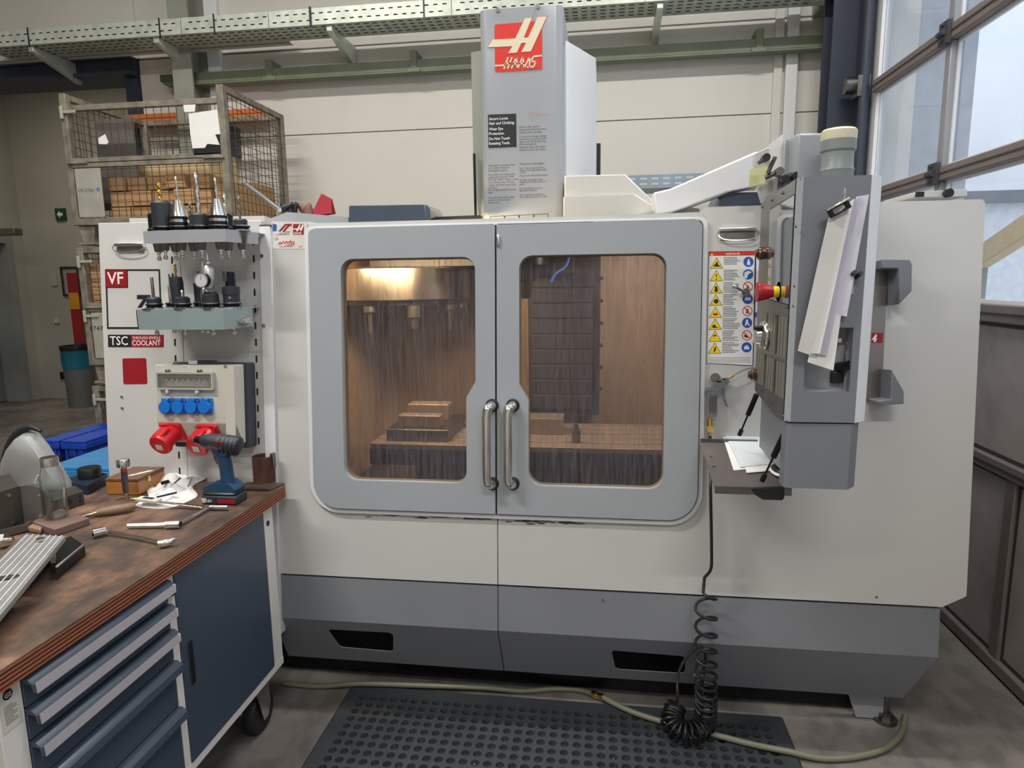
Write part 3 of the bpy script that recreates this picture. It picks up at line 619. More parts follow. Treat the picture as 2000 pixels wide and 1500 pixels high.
# ---------------------------------------------------------------- doors
def win(side):
    if side == 0:
        P = [S(671, 508), S(931, 507), S(932, 744), S(914, 775), S(913, 941), S(679, 936)]
        u0 = P[0][0]; u1 = P[1][0]; um = P[3][0]; z1 = P[0][1]; za = P[2][1]; zb = P[3][1]; z0 = P[4][1]
        return rnd([(u0, z0), (um, z0), (um, zb), (u1, za), (u1, z1), (u0, z1)], [.05, .045, .03, .03, .045, .045], 8)
    u0 = S(1016, 600)[0]; u1 = S(1299, 600)[0]; um = S(1034, 850)[0]; z1 = S(1150, 499)[1]; za = S(1016, 750)[1]; zb = S(1034, 780)[1]; z0 = S(1150, 948)[1]
    return rnd([(um, z0), (u1, z0), (u1, z1), (u0, z1), (u0, za), (um, zb)], [.05, .05, .045, .045, .03, .03], 8)
for side in (0, 1):
    if side == 0: out = rnd([(uO0+.004, sD+.004), (uC-.003, sD+.004), (uC-.003, sT-.003), (uO0+.004, sT-.003)], [rr-.004, 0, .006, .03], 8)
    else: out = rnd([(uC+.003, sD+.004), (uO1-.004, sD+.004), (uO1-.004, sT-.003), (uC+.003, sT-.003)], [0, rr-.004, .03, .006], 8)
    wp = win(side)
    d = pl('door', out, -.025, .03, M['mgrey'], [wp], bevel=.012, label=['left grey sliding door with rounded window', 'right grey sliding door with rounded window'][side])
    ROOT[d.name] = ROOT[mm.name]
    obj('window_pane', G().prism(MF, wp, -.012, -.006), M['dirtyglass'], d, smooth=0)
    cxw = sum(p[0] for p in wp)/len(wp); cyw = sum(p[1] for p in wp)/len(wp)
    wi = [(cxw+(p[0]-cxw)*.99, cyw+(p[1]-cyw)*.993) for p in wp]
    obj('window_seal', G().prism(MF, wp, -.006, .004, [wi]), mat('amber_seal', (124, 104, 80), .5), d, smooth=0)
    # bowed steel handle
    hxp = (951, 992)[side]; a = S(hxp, 870, .07)[0]; s1 = S(hxp, 792, .04)[1]; s0 = S(hxp, 945, .04)[1]
    ax = a; ao = a+(.012 if side == 0 else .012)
    P = [MF.p(ao, s1, .028), MF.p(ao, s1, .05), MF.p(ao-.004, s1-.006, .066), MF.p(ax, s1-.022, .075), MF.p(ax, (s0+s1)/2, .077), MF.p(ax, s0+.022, .075), MF.p(ao-.004, s0+.006, .066), MF.p(ao, s0, .05), MF.p(ao, s0, .028)]
    obj('handle', G().tube(spl(P, 6), .0155, 16), M['steel'], d)
    for s_ in (s1, s0): obj('handle_grommet', G().lathe([(.023, .0), (.023, .004), (.017, .006)], Fr(MF.p(ao, s_, .03), MF.ex, MF.ey), 20), M['black'], d)
obj('door_seal', G().box(uC-.0028, uC+.0028, sD, sT, -.02, .012, MF), M['black'], mm, smooth=0)
a, b = S(973, 470, .03); obj('door_latch', G().box(a-.006, a+.006, b-.02, b+.02, .02, .042, MF), M['steel'], mm, bevel=.005)
# paint wear under the doors
random.seed(3)
for (x0, x1, y0, n) in ((815, 960, 1004, 16), (985, 1150, 1014, 18), (700, 780, 1000, 3)):
    for k in range(n):
        a, b = S(random.uniform(x0, x1), y0+random.uniform(0, 10), 0); r_ = random.uniform(.006, .022); nn = 9
        pts = [(a+r_*random.uniform(.6, 2.2)*math.cos(2*PI*i/nn), b+r_*.28*random.uniform(.5, 1.2)*math.sin(2*PI*i/nn)) for i in range(nn)]
        if max(p[1] for p in pts) > sD-.018: pts = [(p[0], min(p[1], sD-.018)) for p in pts]
        obj('paint_wear', G().prism(MF, pts, .0001, .0006+.00004*k), mat('bare_sheet', (92, 92, 94), .5, var=.3, scale=60), mm, smooth=0)
# ---------------------------------------------------------------- inside of the cabin
H0 = -.05
def ibox(name, x0, x1, y0, y1, z0, z1, m, par=mm, **k): return obj(name, G().box(x0, x1, y0, y1, z0, z1), m, par, **k)
ibox('cabin_back_sheet', -1.18, .58, 3.38, 3.4, .55, 1.8, M['amber'])
ibox('cabin_side_sheet', -1.2, -1.18, 2.34, 3.4, .5, 1.78, M['amber']); ibox('cabin_side_sheet', .58, .6, 2.34, 3.4, .5, 1.78, M['amber'])
ibox('cabin_floor_tray', -1.18, .58, 2.3, 3.38, .62, .66, mat('coolant_wet_steel', (32, 36, 56), .3, .2))
tcz = .953; ty0, ty1 = 2.47, 2.92; tx0, tx1 = -.93, .5
tsteel = mat('table_cast_steel', (150, 134, 124), .45, .4, var=.1)
ibox('work_table', tx0, tx1, ty0, ty1, tcz-.085, tcz-.02, mat('table_side', (36, 44, 96), .45, .2))
ns = 5; wd = (ty1-ty0)/ns
for k in range(ns):
    ibox('table_land', tx0, tx1, ty0+k*wd+.006, ty0+(k+1)*wd-.006, tcz-.02, tcz, tsteel, bevel=.002)
ibox('saddle', -.75, .3, 2.5, 2.95, .72, tcz-.075, mat('saddle_dark', (30, 34, 56), .5))
ibox('way_cover', -1.15, .55, 2.42, 2.47, .66, .8, mat('way_cover_blue_grey', (30, 40, 100), .35, .1))
ibox('way_cover', -1.15, .55, 2.36, 2.42, .66, .73, mat('way_cover_blue_grey', (0, 0, 0)))
# vise on the left end of the table
vx = hY(835, 830, 2.65)
ibox('vise_bed', vx.x-.14, vx.x+.12, 2.52, 2.85, tcz, tcz+.05, M['dsteel'], bevel=.004)
ibox('vise_jaw', vx.x-.1, vx.x+.08, 2.7, 2.78, tcz+.05, tcz+.12, tsteel, bevel=.004)
ibox('vise_jaw', vx.x-.1, vx.x+.08, 2.56, 2.62, tcz+.05, tcz+.1, tsteel, bevel=.004)
vx2 = hY(1060, 815, 2.75)
ibox('work_block', vx2.x-.07, vx2.x+.09, 2.68, 2.8, tcz, tcz+.07, tsteel, bevel=.003)
pr = hY(1125, 840, 2.55)
obj('touch_probe', G().cyl((pr.x, 2.56, tcz), (pr.x, 2.56, tcz+.05), .018, n=14).cyl((pr.x, 2.56, tcz+.05), (pr.x, 2.56, tcz+.075), .01, n=10), M['dsteel'], mm)
# column, bellows and spindle nose
kx0 = hY(1040, 600, 3.0).x; kx1 = hY(1172, 600, 3.0).x
ibox('column_cover', kx0-.02, kx1, 3.0, 3.37, tcz+.02, 1.79, mat('column_dark', (38, 32, 44), .5, .2))
for k in range(9): ibox('bellows_fold', kx0, kx1-.03, 2.985, 3.0, tcz+.05+k*.07, tcz+.05+k*.07+.067, mat('bellows', (30, 28, 42), .55), bevel=.004)
for k in range(6): obj('column_bolt', G().cyl((kx1+.006, 3.0, 1.1+k*.1), (kx1+.006, 2.985, 1.1+k*.1), .009, n=8), M['blackp'], mm)
sx_ = hY(1026, 520, 2.75).x
F1 = Fr((sx_, 2.78, 0), (1, 0, 0), (0, 1, 0))
obj('spindle_nose', G().lathe([(.1, 1.8), (.1, 1.66), (.06, 1.64), (.05, 1.6), (.03, 1.59), (.02, 1.52)], F1, 24), M['blacksteel'], mm)
ibox('spindle_head_casting', sx_-.16, sx_+.2, 2.86, 3.0, 1.62, 1.79, mat('head_casting', (24, 20, 22), .7), bevel=.01)
obj('coolant_nozzle', G().tube(spl([hY(1112, 500, 2.8), hY(1105, 520, 2.78), hY(1085, 535, 2.75), hY(1076, 552, 2.72)], 5), .006, 8), M['bluep'], mm)
# tool carousel
cc = hY(812, 560, 3.02); zc1 = hY(800, 524, 2.75).z; zc0 = hY(800, 588, 2.75).z
car = obj('tool_carousel', G().lathe([(.31, zc0), (.33, zc0+.006), (.33, zc1), (.25, zc1+.01)], Fr((cc.x-.08, 3.02, 0), (1, 0, 0), (0, 1, 0)), 48), M['brush'], mm)
ROOT[car.name] = ROOT[mm.name]
cxx = cc.x-.08
obj('lower_ring', G().lathe([(.27, zc0-.02), (.3, zc0-.018), (.3, zc0-.001), (.27, zc0-.001)], Fr((cxx, 3.02, 0), (1, 0, 0), (0, 1, 0)), 36), M['black'], car)
for k in range(9):
    a = 2*PI*k/9+.35; x = cxx+.28*math.cos(a); y = 3.02+.28*math.sin(a)
    hb = [(.034, zc0-.02), (.034, zc0-.07), (.022, zc0-.075), (.018, zc0-.12)] if k % 2 else [(.028, zc0-.02), (.028, zc0-.045), (.011, zc0-.05), (.008, zc0-.14)]
    obj('hanging_tool', G().lathe(hb, Fr((x, y, 0), (1, 0, 0), (0, 1, 0)), 12), M['dsteel'], car)
ibox('carousel_cover', -1.05, -.5, 2.9, 3.37, zc1+.01, 1.78, mat('carousel_cover_dark', (26, 27, 32), .5))
# work lamp inside, top left
lp = hY(716, 480, 2.62)
obj('cabin_lamp', G().cyl((lp.x, 2.45, 1.735), (lp.x, 2.62, 1.735), .03, n=14), mat('warm_lamp_glow', (255, 190, 90), .4, emit=6), mm)
area('cabin_light', (lp.x+.1, 2.5, 1.69), .5, .06, 22, (1, .76, .46), (lp.x+.35, 3.35, 1.25))
area('cabin_light', (.3, 2.6, 1.75), .4, .06, 8, (1, .9, .84), (.1, 3.2, 1.0))
# ---------------------------------------------------------------- spindle head cover above
YH = 2.72; a = hY(936, 60, YH).x; b = hY(1100, 60, YH).x; zh = hY(1010, 14, YH).z
hc = pl('head_cover', rnd([(a, YH), (b, YH), (b, YH+.75), (a, YH+.75)], [.03, .035, 0, 0], 6), 1.775, zh, M['mgrey'], F=WF, bevel=.004)
ROOT[hc.name] = ROOT[mm.name]
# side flare
b2 = hY(1164, 90, 3.15).x; zs0 = hY(1140, 341, 3.0).z; zs1 = hY(1102, 78, YH+.18).z
pl('head_side_cover', [(b, YH+.18), (b2, 3.15), (b2, 3.47), (b, 3.47)], max(zs0-.25, 1.78), zs1, M['coolwhite'], F=WF, bevel=.003)
a2 = hY(922, 200, YH+.12).x
pl('head_side_cover', [(a2, YH+.12), (a, YH+.1), (a, 3.4), (a2, 3.4)], 1.78, hY(925, 102, YH+.12).z, M['colgrey'], F=WF)
obj('head_cable', G().tube([hY(926, 300, YH+.08), hY(929, 425, YH+.08)], .006, 6), M['black'], mm)
pl('head_slot_guard', [(b+.0, YH+.05), (b+.02, YH+.05), (b+.02, YH+.3), (b, YH+.3)], 1.7, hY(1095, 370, YH+.1).z, M['blackp'], F=WF)
g = G(); q = hY(1165, 280, 3.0); g.box(q.x, q.x+.018, 3.0, 3.02, hY(1165, 345, 3.0).z, q.z); obj('travel_stop', g, M['black'], mm)
HF = Fr((0, YH, 0), (1, 0, 0), (0, 0, 1))
for x, y in ((972, 20), (1050, 13)): q = HF.px(x, y); obj('screw', G().cyl(HF.p(q[0], q[1], 0), HF.p(q[0], q[1], .006), .009, n=10), M['steel'], mm)
def hp(pts): return [HF.px(x, y) for x, y in pts]
# red emblem with slanted letter shapes
K = 3.125
def z5(pts): return hp([(560+x/K, y/K) for x, y in pts])
em = obj('emblem', G().prism(HF, rnd(z5([(1268, 150), (1558, 128), (1560, 423), (1272, 442)]), .008), .0004, .0015), M['red'], hc, smooth=0, label='red square emblem')
Hs = [(1228, 290), (1258, 243), (1395, 236), (1455, 112), (1498, 108), (1447, 232), (1473, 230), (1533, 104), (1588, 102), (1490, 315), (1432, 318), (1462, 262), (1432, 264), (1405, 322), (1352, 326), (1378, 283)]
obj('emblem_letter_edge', G().prism(HF, z5([(x+(x-1400)*.02, y+(y-215)*.03) for x, y in Hs]), .0015, .0019), M['red'], hc, smooth=0)
obj('emblem_letter', G().prism(HF, z5(Hs), .0019, .0026), M['cream'], hc, smooth=0)
def strokes(name, segs, wd, conv, F, m, par, h0=.0019, h1=.0026):
    g = G()
    for sg in segs:
        P = [V((*p, 0)) for p in conv(sg)]
        for p, q in zip(P, P[1:]):
            d = (q-p).normalized(); n = V((-d.y, d.x, 0))*wd/2
            g.prism(F, [(v.x, v.y) for v in (p-n, q-n, q+n, p+n)], h0, h1)
    obj(name, g, m, par, smooth=0)
word = [[(1272, 402), (1336, 399)], [(1326, 422), (1352, 350)], [(1336, 390), (1366, 388)], [(1348, 420), (1376, 350)], [(1372, 419), (1402, 350)], [(1402, 350), (1408, 416)], [(1378, 392), (1408, 390)], [(1412, 416), (1440, 348), (1450, 414)], [(1420, 390), (1450, 388)], [(1452, 412), (1484, 346)], [(1484, 346), (1482, 412)], [(1558, 340), (1506, 346), (1492, 374), (1520, 378), (1508, 408), (1466, 411)]]
strokes('emblem_word', word, .0058, z5, HF, M['cream'], hc)
q0, q1 = hp([(953, 226), (1008, 286)]); bl = hp([(953, 224), (1008, 222), (1009, 287), (954, 289)])
obj('warning_plate', G().prism(HF, bl, .0004, .0012), M['blackp'], hc, smooth=0)
for i, (s_, y) in enumerate((('Secure Loose', 234), ('Hair and Clothing.', 243), ('Wear Eye', 254), ('Protection.', 263), ('Do Not Touch', 273), ('Rotating Tools.', 282))):
    a_, b_ = HF.px(955.5, y+1); text(s_, HF, a_, b_, .0152, M['whitep'], hc, .0016, bold=.012, xs=.92, name='plate_lettering')
def para(lines, px, py, dy, size, m=M['greyp'], F=HF, par=hc, xs=.86):
    for i, s_ in enumerate(lines):
        if s_: a_, b_ = F.px(px, py+i*dy); text(s_, F, a_, b_, size, m, par, .0008, name='fine_print', xs=xs)
para(['Never modify machine.', 'Always electrically disconnect', 'machine before servicing.'], 1014, 250, 5.5, .0105)
para(['To avoid tool changer damage', 'ensure that tools are properly', 'aligned with spindle drive lugs', 'when loading tools.'], 1014, 269, 5, .0105)
para(['Additional safety information', 'required, contact your dealer.'], 1014, 290, 5, .0105)
para(['Never push any buttons when', 'your body or hands are', 'touching the machine.'], 954, 325, 5.2, .0105)
para(['Never place your hand on the', 'spindle and press ATC FWD,', 'ATC REV, NEXT TOOL or cause', 'a tool change cycle. The tool', 'changer will move in and crush', 'your hand.'], 954, 343, 5.1, .0105)
para(['Do not operate with the doors', 'open.', '', 'Securely clamp work to table,', 'mark low by fixture and', 'handle tools.'], 954, 373, 4.9, .0105)
para(['Always wear safety goggles.', '', 'Use of the air gun can force', 'objects into unprotected eyes', 'or skin.'], 1015, 322, 4.2, .0105)
para(['Sharp tools will cut bare hands.', '', 'Coolant and swarf can be', 'dangerous to inhale, touch or', 'ingest.', '', 'Do not machine toxic or', 'flammable material.', '', 'Avoid using this machine in', 'wet, damp, or poorly lit areas.'], 1015, 345, 4.15, .0105)
para(['SAFE FIRST', 'read all warnings before', 'start up'], 1032, 222, 4.5, .010, mat('faded_red_print', (196, 150, 140), .6))
for k in range(4):
    P = hp([(957+k*28.5, 423-k*1.4), (985+k*28.5, 421-k*1.4), (985+k*28.5, 440), (957+k*28.5, 440)]); Q = [(P[0][0]+.0015, P[0][1]-.0015), (P[1][0]-.0015, P[1][1]-.0015), (P[2][0]-.0015, P[2][1]+.001), (P[3][0]+.0015, P[3][1]+.001)]
    obj('pictogram_frame', G().prism(HF, P, .0004, .0011, [Q]), M['blackp'], hc, smooth=0)
    c_ = hp([(971+k*28.5, 432)])[0]
    pts = [[(-.02, -.012), (-.012, .002), (-.004, -.006), (.004, .006), (.016, .004), (.018, -.012)], [(-.02, .0), (-.008, -.006), (0, .008), (.018, .008), (.018, -.012), (-.012, -.012)], [(-.018, -.012), (-.012, 0), (0, .006), (.014, -.002), (.018, -.012)], [(-.004, -.012), (-.004, .01), (.006, .012), (.008, -.012)]][k]
    obj('pictogram', G().prism(HF, [(c_[0]+x*1.1, c_[1]+y) for x, y in pts], .0004, .0011), M['blackp'], hc, smooth=0)
# ---------------------------------------------------------------- covers on top
def topbox(name, pts, Y, dep, m, par=mm, **k): return obj(name, G().prism(Fr((0, Y, 0), (1, 0, 0), (0, 0, 1)), [(hY(x, y, Y).x, hY(x, y, Y).z) for x, y in pts], 0, -dep), m, par, **k)
topbox('top_deck_edge', [(560, 446), (1100, 424), (1370, 414), (1370, 432), (620, 452), (560, 456)], 2.36, .05, M['white'])
topbox('left_wing_cover', [(520, 430), (560, 414), (680, 424), (682, 450), (520, 440)], 2.55, .3, M['mgrey'])
topbox('corner_cover', [(600, 433), (622, 436), (682, 443), (682, 452), (600, 455)], 2.28, .06, M['coolwhite'])
topbox('motor_cover', rnd([(680, 401), (832, 399), (838, 441), (681, 444)], 0), 2.5, .24, M['navy'], bevel=.008)
topbox('motor_cover_frame', [(832, 399), (840, 408), (842, 438), (838, 441)], 2.53, .2, M['steel'])
topbox('way_cover_band', [(838, 424), (938, 420), (938, 436), (838, 440)], 2.6, .05, M['blackp'])
hd = topbox('top_hood', [(1102, 343), (1222, 340), (1276, 392), (1278, 420), (1102, 432)], 2.62, .5, M['white'], bevel=.006)
topbox('hood_front', [(1100, 384), (1240, 379), (1277, 402), (1279, 421), (1100, 432)], 2.6, .02, M['white'], bevel=.004)
topbox('right_deck', [(1240, 420), (1320, 400), (1366, 408), (1366, 418), (1240, 428)], 2.5, .3, M['white'])
topbox('cabin_roof_box', [(1402, 402), (1415, 372), (1430, 370), (1434, 376), (1485, 375), (1492, 402)], 2.45, .3, M['navy'])
topbox('roof_duct', [(1785, 386), (1785, 376), (1800, 374), (1890, 369), (1890, 384)], 2.45, .25, M['white'], bevel=.003)
q = hY(1849, 378, 2.44); obj('duct_knob', G().cyl((q.x, 2.44, q.z), (q.x, 2.42, q.z), .014, n=14), M['black'], mm)
q = hY(1795, 380, 2.44); obj('duct_latch', G().box(q.x-.01, q.x+.012, 2.43, 2.445, q.z-.008, q.z+.008), M['black'], mm)
# ---------------------------------------------------------------- cabinet pulls
def pull(x0, x1, y0, y1, h=0):
    a = S(x0, y0, .01); b = S(x1, y1, .01)
    t = obj('pull_plate', G().box(a[0]+.004, b[0]-.004, b[1], a[1]-.006, -.004, .004, MF), M['brush'], mm, bevel=.002); ROOT[t.name] = ROOT[mm.name]
    obj('pull_rim', G().box(a[0], b[0], a[1]-.008, a[1]+.002, -.004, .014, MF), M['steel'], t, bevel=.002)
    c = (a[0]+b[0])/2; P = [MF.p(a[0], a[1]-.004, .006), MF.p(a[0]-.006, (a[1]+b[1])/2, .012), MF.p(a[0]+.012, b[1]+.002, .016), MF.p(c, b[1]-.002, .018), MF.p(b[0]-.012, b[1]+.002, .016), MF.p(b[0]+.006, (a[1]+b[1])/2, .012), MF.p(b[0], a[1]-.004, .006)]
    obj('pull_bail', G().tube(spl(P, 5), .0025, 6), M['steel'], t)
    for x in (a[0]+.02, b[0]-.02): obj('rivet', G().cyl(MF.p(x, (a[1]+b[1])/2, .004), MF.p(x, (a[1]+b[1])/2, .006), .003, n=8), M['dsteel'], t)
pull(223, 279, 477, 491); pull(1406, 1478, 447, 468)
for x, y in ((237, 775), (238, 797), (1712, 1166), (1177, 1172)):
    a, b = S(x, y); obj('screw', G().cyl(MF.p(a, b, -.004), MF.p(a, b, .002), .004, n=8), M['greyp'], mm)
# ---------------------------------------------------------------- printed labels on the machine
def decal(name, P, m, par=mm, F=MF, h0=-.0035, h1=-.0028, label=None, hole=None): 
    o = obj(name, G().prism(F, P, h0, h1, [hole] if hole else []), m, par, smooth=0, label=label); ROOT[o.name] = ROOT[par.name]; return o
def zz(pts, x0, y0, k=3.125): return [S(x0+x/k, y0+y/k) for x, y in pts]
fr_o = zz([(638, 455), (972, 455), (988, 820), (650, 820)], 0, 380); fr_i = [(fr_o[0][0]+.006, fr_o[0][1]-.006), (fr_o[1][0]-.006, fr_o[1][1]-.006), (fr_o[2][0]-.006, fr_o[2][1]+.007), (fr_o[3][0]+.006, fr_o[3][1]+.007)]
vf = decal('label_frame', fr_o, M['blackp'], hole=fr_i, label='black square label frame')
decal('label_patch', zz([(638, 458), (775, 458), (778, 568), (641, 568)], 0, 380), M['blackp'], h0=-.0028, h1=-.0022)
decal('label_patch', zz([(638, 462), (770, 462), (773, 562), (641, 562)], 0, 380), M['dred'], h0=-.0022, h1=-.0018)
a, b = zz([(654, 545)], 0, 380)[0]; text('VF', MF, a, b, .062, M['whitep'], mm, -.0014, width=.066, bold=.015)
decal('label_digit', zz([(832, 612), (915, 612), (915, 640), (893, 640), (860, 690), (835, 690), (870, 638), (832, 638)], 0, 380), M['blackp'])
decal('label_plate', zz([(655, 855), (995, 856), (995, 931), (657, 931)], 0, 380), M['blackp'])
decal('label_plate', zz([(797, 858), (992, 858), (992, 929), (799, 929)], 0, 380), M['dred'], h0=-.0028, h1=-.0022)
a, b = zz([(670, 918)], 0, 380)[0]; text('TSC', MF, a, b, .047, M['whitep'], mm, -.0014, width=.074, bold=.01)
a, b = zz([(806, 921)], 0, 380)[0]; text('COOLANT', MF, a, b, .028, M['whitep'], mm, -.0014, width=.116, bold=.012)
a, b = zz([(806, 883)], 0, 380)[0]; text('THROUGH-SPINDLE', MF, a, b, .015, M['whitep'], mm, -.0014, width=.114)
decal('label_square', rnd(zz([(743, 1000), (888, 998), (896, 1156), (750, 1158)], 0, 380), .006), M['dred'], label='dark red square sticker')
# quality sticker on the strip
st = decal('quality_sticker', zz([(1657, 165), (1873, 166), (1876, 332), (1658, 331)], 0, 380), mat('sticker_white', (214, 212, 205), .6), h0=.0005, h1=.0012, label='small white quality sticker with stripes')
decal('sticker_mark', zz([(1665, 178), (1690, 183), (1690, 222), (1667, 225)], 0, 380), M['bluep'], st, h0=.0012, h1=.0018)
for dx in (0, 24): decal('sticker_stripe', zz([(1700+dx, 225), (1740+dx, 180), (1782, 178 if not dx else 190), (1782, 186 if not dx else 198), (1748+dx, 190), (1712+dx, 228)], 0, 380), M['dred'], st, h0=.0012, h1=.0018)
decal('sticker_emblem', zz([(1790, 180), (1856, 180), (1856, 245), (1790, 245)], 0, 380), M['dred'], st, h0=.0012, h1=.0018)
hm = [(1790, 208), (1818, 208), (1828, 184), (1836, 184), (1828, 204), (1838, 204), (1846, 184), (1856, 184), (1842, 222), (1832, 222), (1836, 211), (1826, 211), (1820, 224), (1808, 224), (1812, 214), (1790, 214)]
decal('sticker_emblem_letter', zz(hm, 0, 380), M['whitep'], st, h0=.0018, h1=.0022)
a, b = zz([(1794, 242)], 0, 380)[0]; text('HAAS', MF, a, b, .0095, M['whitep'], st, .0024, width=.03, shear=.25, bold=.02)
for s_, y, x, w_ in (('HAAS', 231, 1730, .027), ('QUALITY', 241, 1706, .040), ('COMPONENT', 250, 1682, .054)):
    a, b = zz([(x, y)], 0, 380)[0]; text(s_, MF, a, b, .0065, M['blackp'], st, .002, width=w_)
a, b = zz([(1676, 278)], 0, 380)[0]; text('Uli', MF, a, b, .014, M['greyp'], st, .002)
sg = [[(1700, 300), (1712, 290), (1722, 296), (1706, 304), (1700, 300)], [(1715, 306), (1732, 284), (1736, 302), (1752, 284), (1752, 302)], [(1740, 292), (1790, 286)], [(1760, 304), (1775, 280), (1778, 304), (1798, 288), (1792, 306)], [(1745, 310), (1800, 306)]]
strokes('handwriting', sg, .0022, lambda q: zz(q, 0, 380), MF, M['red'], st, .0012, .002)
a, b = zz([(1708, 322)], 0, 380)[0]; text('passt für immer', MF, a, b, .0075, M['blackp'], st, .002, shear=.3, width=.05)
a, b = zz([(1826, 323)], 0, 380)[0]; text('8/03', MF, a, b, .0085, M['red'], st, .002, shear=.3)
# danger sheet
def dz(pts): return [S(1360+x/5, 460+y/5) for x, y in pts]
ds = decal('danger_sheet', dz([(120, 157), (590, 152), (555, 1275), (98, 1250)]), M['blackp'], h0=.0004, h1=.0009, label='white danger notice with yellow warning triangles')
decal('sheet_face', dz([(125, 200), (570, 195), (548, 1268), (104, 1245)]), M['paper'], ds, h0=.0009, h1=.0013)
decal('sheet_header', dz([(124, 163), (572, 158), (571, 192), (125, 200)]), M['red'], ds, h0=.0009, h1=.0015)
a, b = dz([(285, 189)])[0]; text('GEFAHR', MF, a, b, .0085, M['whitep'], ds, .0019, width=.046, bold=.02)
decal('header_mark', dz([(132, 196), (152, 172), (170, 196)]), M['yellow'], ds, h0=.0015, h1=.0019)
decal('side_strip', dz([(586, 190), (612, 190), (592, 745), (574, 745)]), M['paper'], ds, h0=.0009, h1=.0013)
decal('side_strip_top', dz([(586, 155), (614, 153), (612, 188), (586, 188)]), M['bluep'], ds, h0=.0009, h1=.0013)
decal('side_strip_mark', dz([(572, 752), (592, 752), (590, 795), (570, 795)]), M['bluep'], ds, h0=.0009, h1=.0013)
random.seed(11)
ty = [212, 335, 455, 573, 692, 808, 925, 1042]
pic = [[(-40, 90), (-10, 60), (10, 30), (14, 70), (45, 90), (5, 96)], [(-6, 40), (6, 40), (4, 76), (-4, 76)], [(-18, 96), (-12, 60), (-14, 40), (8, 34), (16, 60), (20, 96)], [(-26, 70), (-10, 48), (20, 46), (30, 70), (14, 94), (-10, 90)], [(-26, 88), (-24, 62), (-4, 72), (16, 58), (24, 88)], [(-34, 72), (-4, 60), (10, 84), (36, 90), (0, 96), (-30, 92)], [(-24, 50), (14, 36), (10, 54), (-14, 62)], [(-14, 96), (-6, 60), (8, 36), (16, 52), (8, 80), (-2, 96)]]
for i, y in enumerate(ty):
    cx_ = 197-i*2.6; T = [(cx_-64, y+112), (cx_, y), (cx_+64, y+110)]
    c_ = (cx_, y+74)
    decal('warning_triangle', dz(T), M['blackp'], ds, h0=.0013, h1=.0016)
    decal('triangle_field', dz([(c_[0]+(p[0]-c_[0])*.88, c_[1]+(p[1]-c_[1])*.88) for p in T]), M['yellow'], ds, h0=.0016, h1=.0019)
    decal('triangle_sign', dz([(cx_+p[0]*.9, y+6+p[1]*.92) for p in pic[i]]), M['dred'] if i == 4 else M['blackp'], ds, h0=.0019, h1=.0022)
    if i == 1: decal('triangle_dot', dz([(cx_+7*math.cos(t), y+94+7*math.sin(t)) for t in [k*PI/4 for k in range(8)]]), M['blackp'], ds, h0=.0019, h1=.0022)
    g = G(); nl = 7 if i else 5
    for k in range(nl):
        wl = random.uniform(90, 170); yy = y+2+k*(112/7.2); xx = 268-i*2.4
        g.prism(MF, dz([(xx, yy), (xx+wl, yy-1), (xx+wl, yy+5), (xx, yy+6)]), .0013, .0016)
    obj('fine_print', g, M['greyp'], ds, smooth=0, kind='stuff')
g = G()
for k in range(4): g.prism(MF, dz([(120, 1190+k*15), (530, 1192+k*15), (530, 1195+k*15), (120, 1193+k*15)]), .0013, .0016)
obj('fine_print', g, M['greyp'], ds, smooth=0, kind='stuff')
cy = [258, 380, 500, 620, 737, 852, 975, 1092]; kind = 'bbrbrbrb'
ip = [[(-14, 30), (-14, 0), (-4, -8), (-6, -28), (8, -28), (8, -8), (16, 0), (16, 30)], [(-40, 36), (-36, -20), (0, -36), (36, -22), (-4, 4), (-10, 36)], [(-20, 20), (0, -20), (20, 20)], [(-30, 14), (-24, -18), (26, -18), (30, 14)], [(-16, 24), (-10, -20), (8, -22), (18, 24)], [(-24, 30), (-8, -30), (8, -34), (10, -6), (28, 30), (14, 30), (2, 6), (-10, 30)], [(-30, 8), (-12, -12), (20, 16), (-6, 26)], [(-26, 20), (-26, -8), (-10, -8), (-10, -20), (12, -20), (12, -8), (26, -8), (26, 20)]]
circ = lambda x, y, r: [(x+r*math.cos(2*PI*k/20), y+r*math.sin(2*PI*k/20)) for k in range(20)]
for i, y in enumerate(cy):
    x = 508-i*2.6
    if kind[i] == 'b':
        decal('mandatory_sign', dz(circ(x, y, 50)), M['bluep'], ds, h0=.0013, h1=.0016)
        decal('sign_symbol', dz([(x+p[0], y+p[1]) for p in ip[i]]), M['whitep'], ds, h0=.0016, h1=.002)
    else:
        decal('sign_symbol', dz([(x+p[0], y+p[1]) for p in ip[i]]), M['blackp'] if i == 6 else M['greyp'], ds, h0=.0013, h1=.0015)
        decal('prohibition_ring', dz(circ(x, y, 50)), M['red'], ds, h0=.0014, h1=.0017, hole=dz(circ(x, y, 42)))
        decal('prohibition_bar', dz([(x-36, y-30), (x-30, y-36), (x+36, y+30), (x+30, y+36)]), M['red'], ds, h0=.0015, h1=.0018)
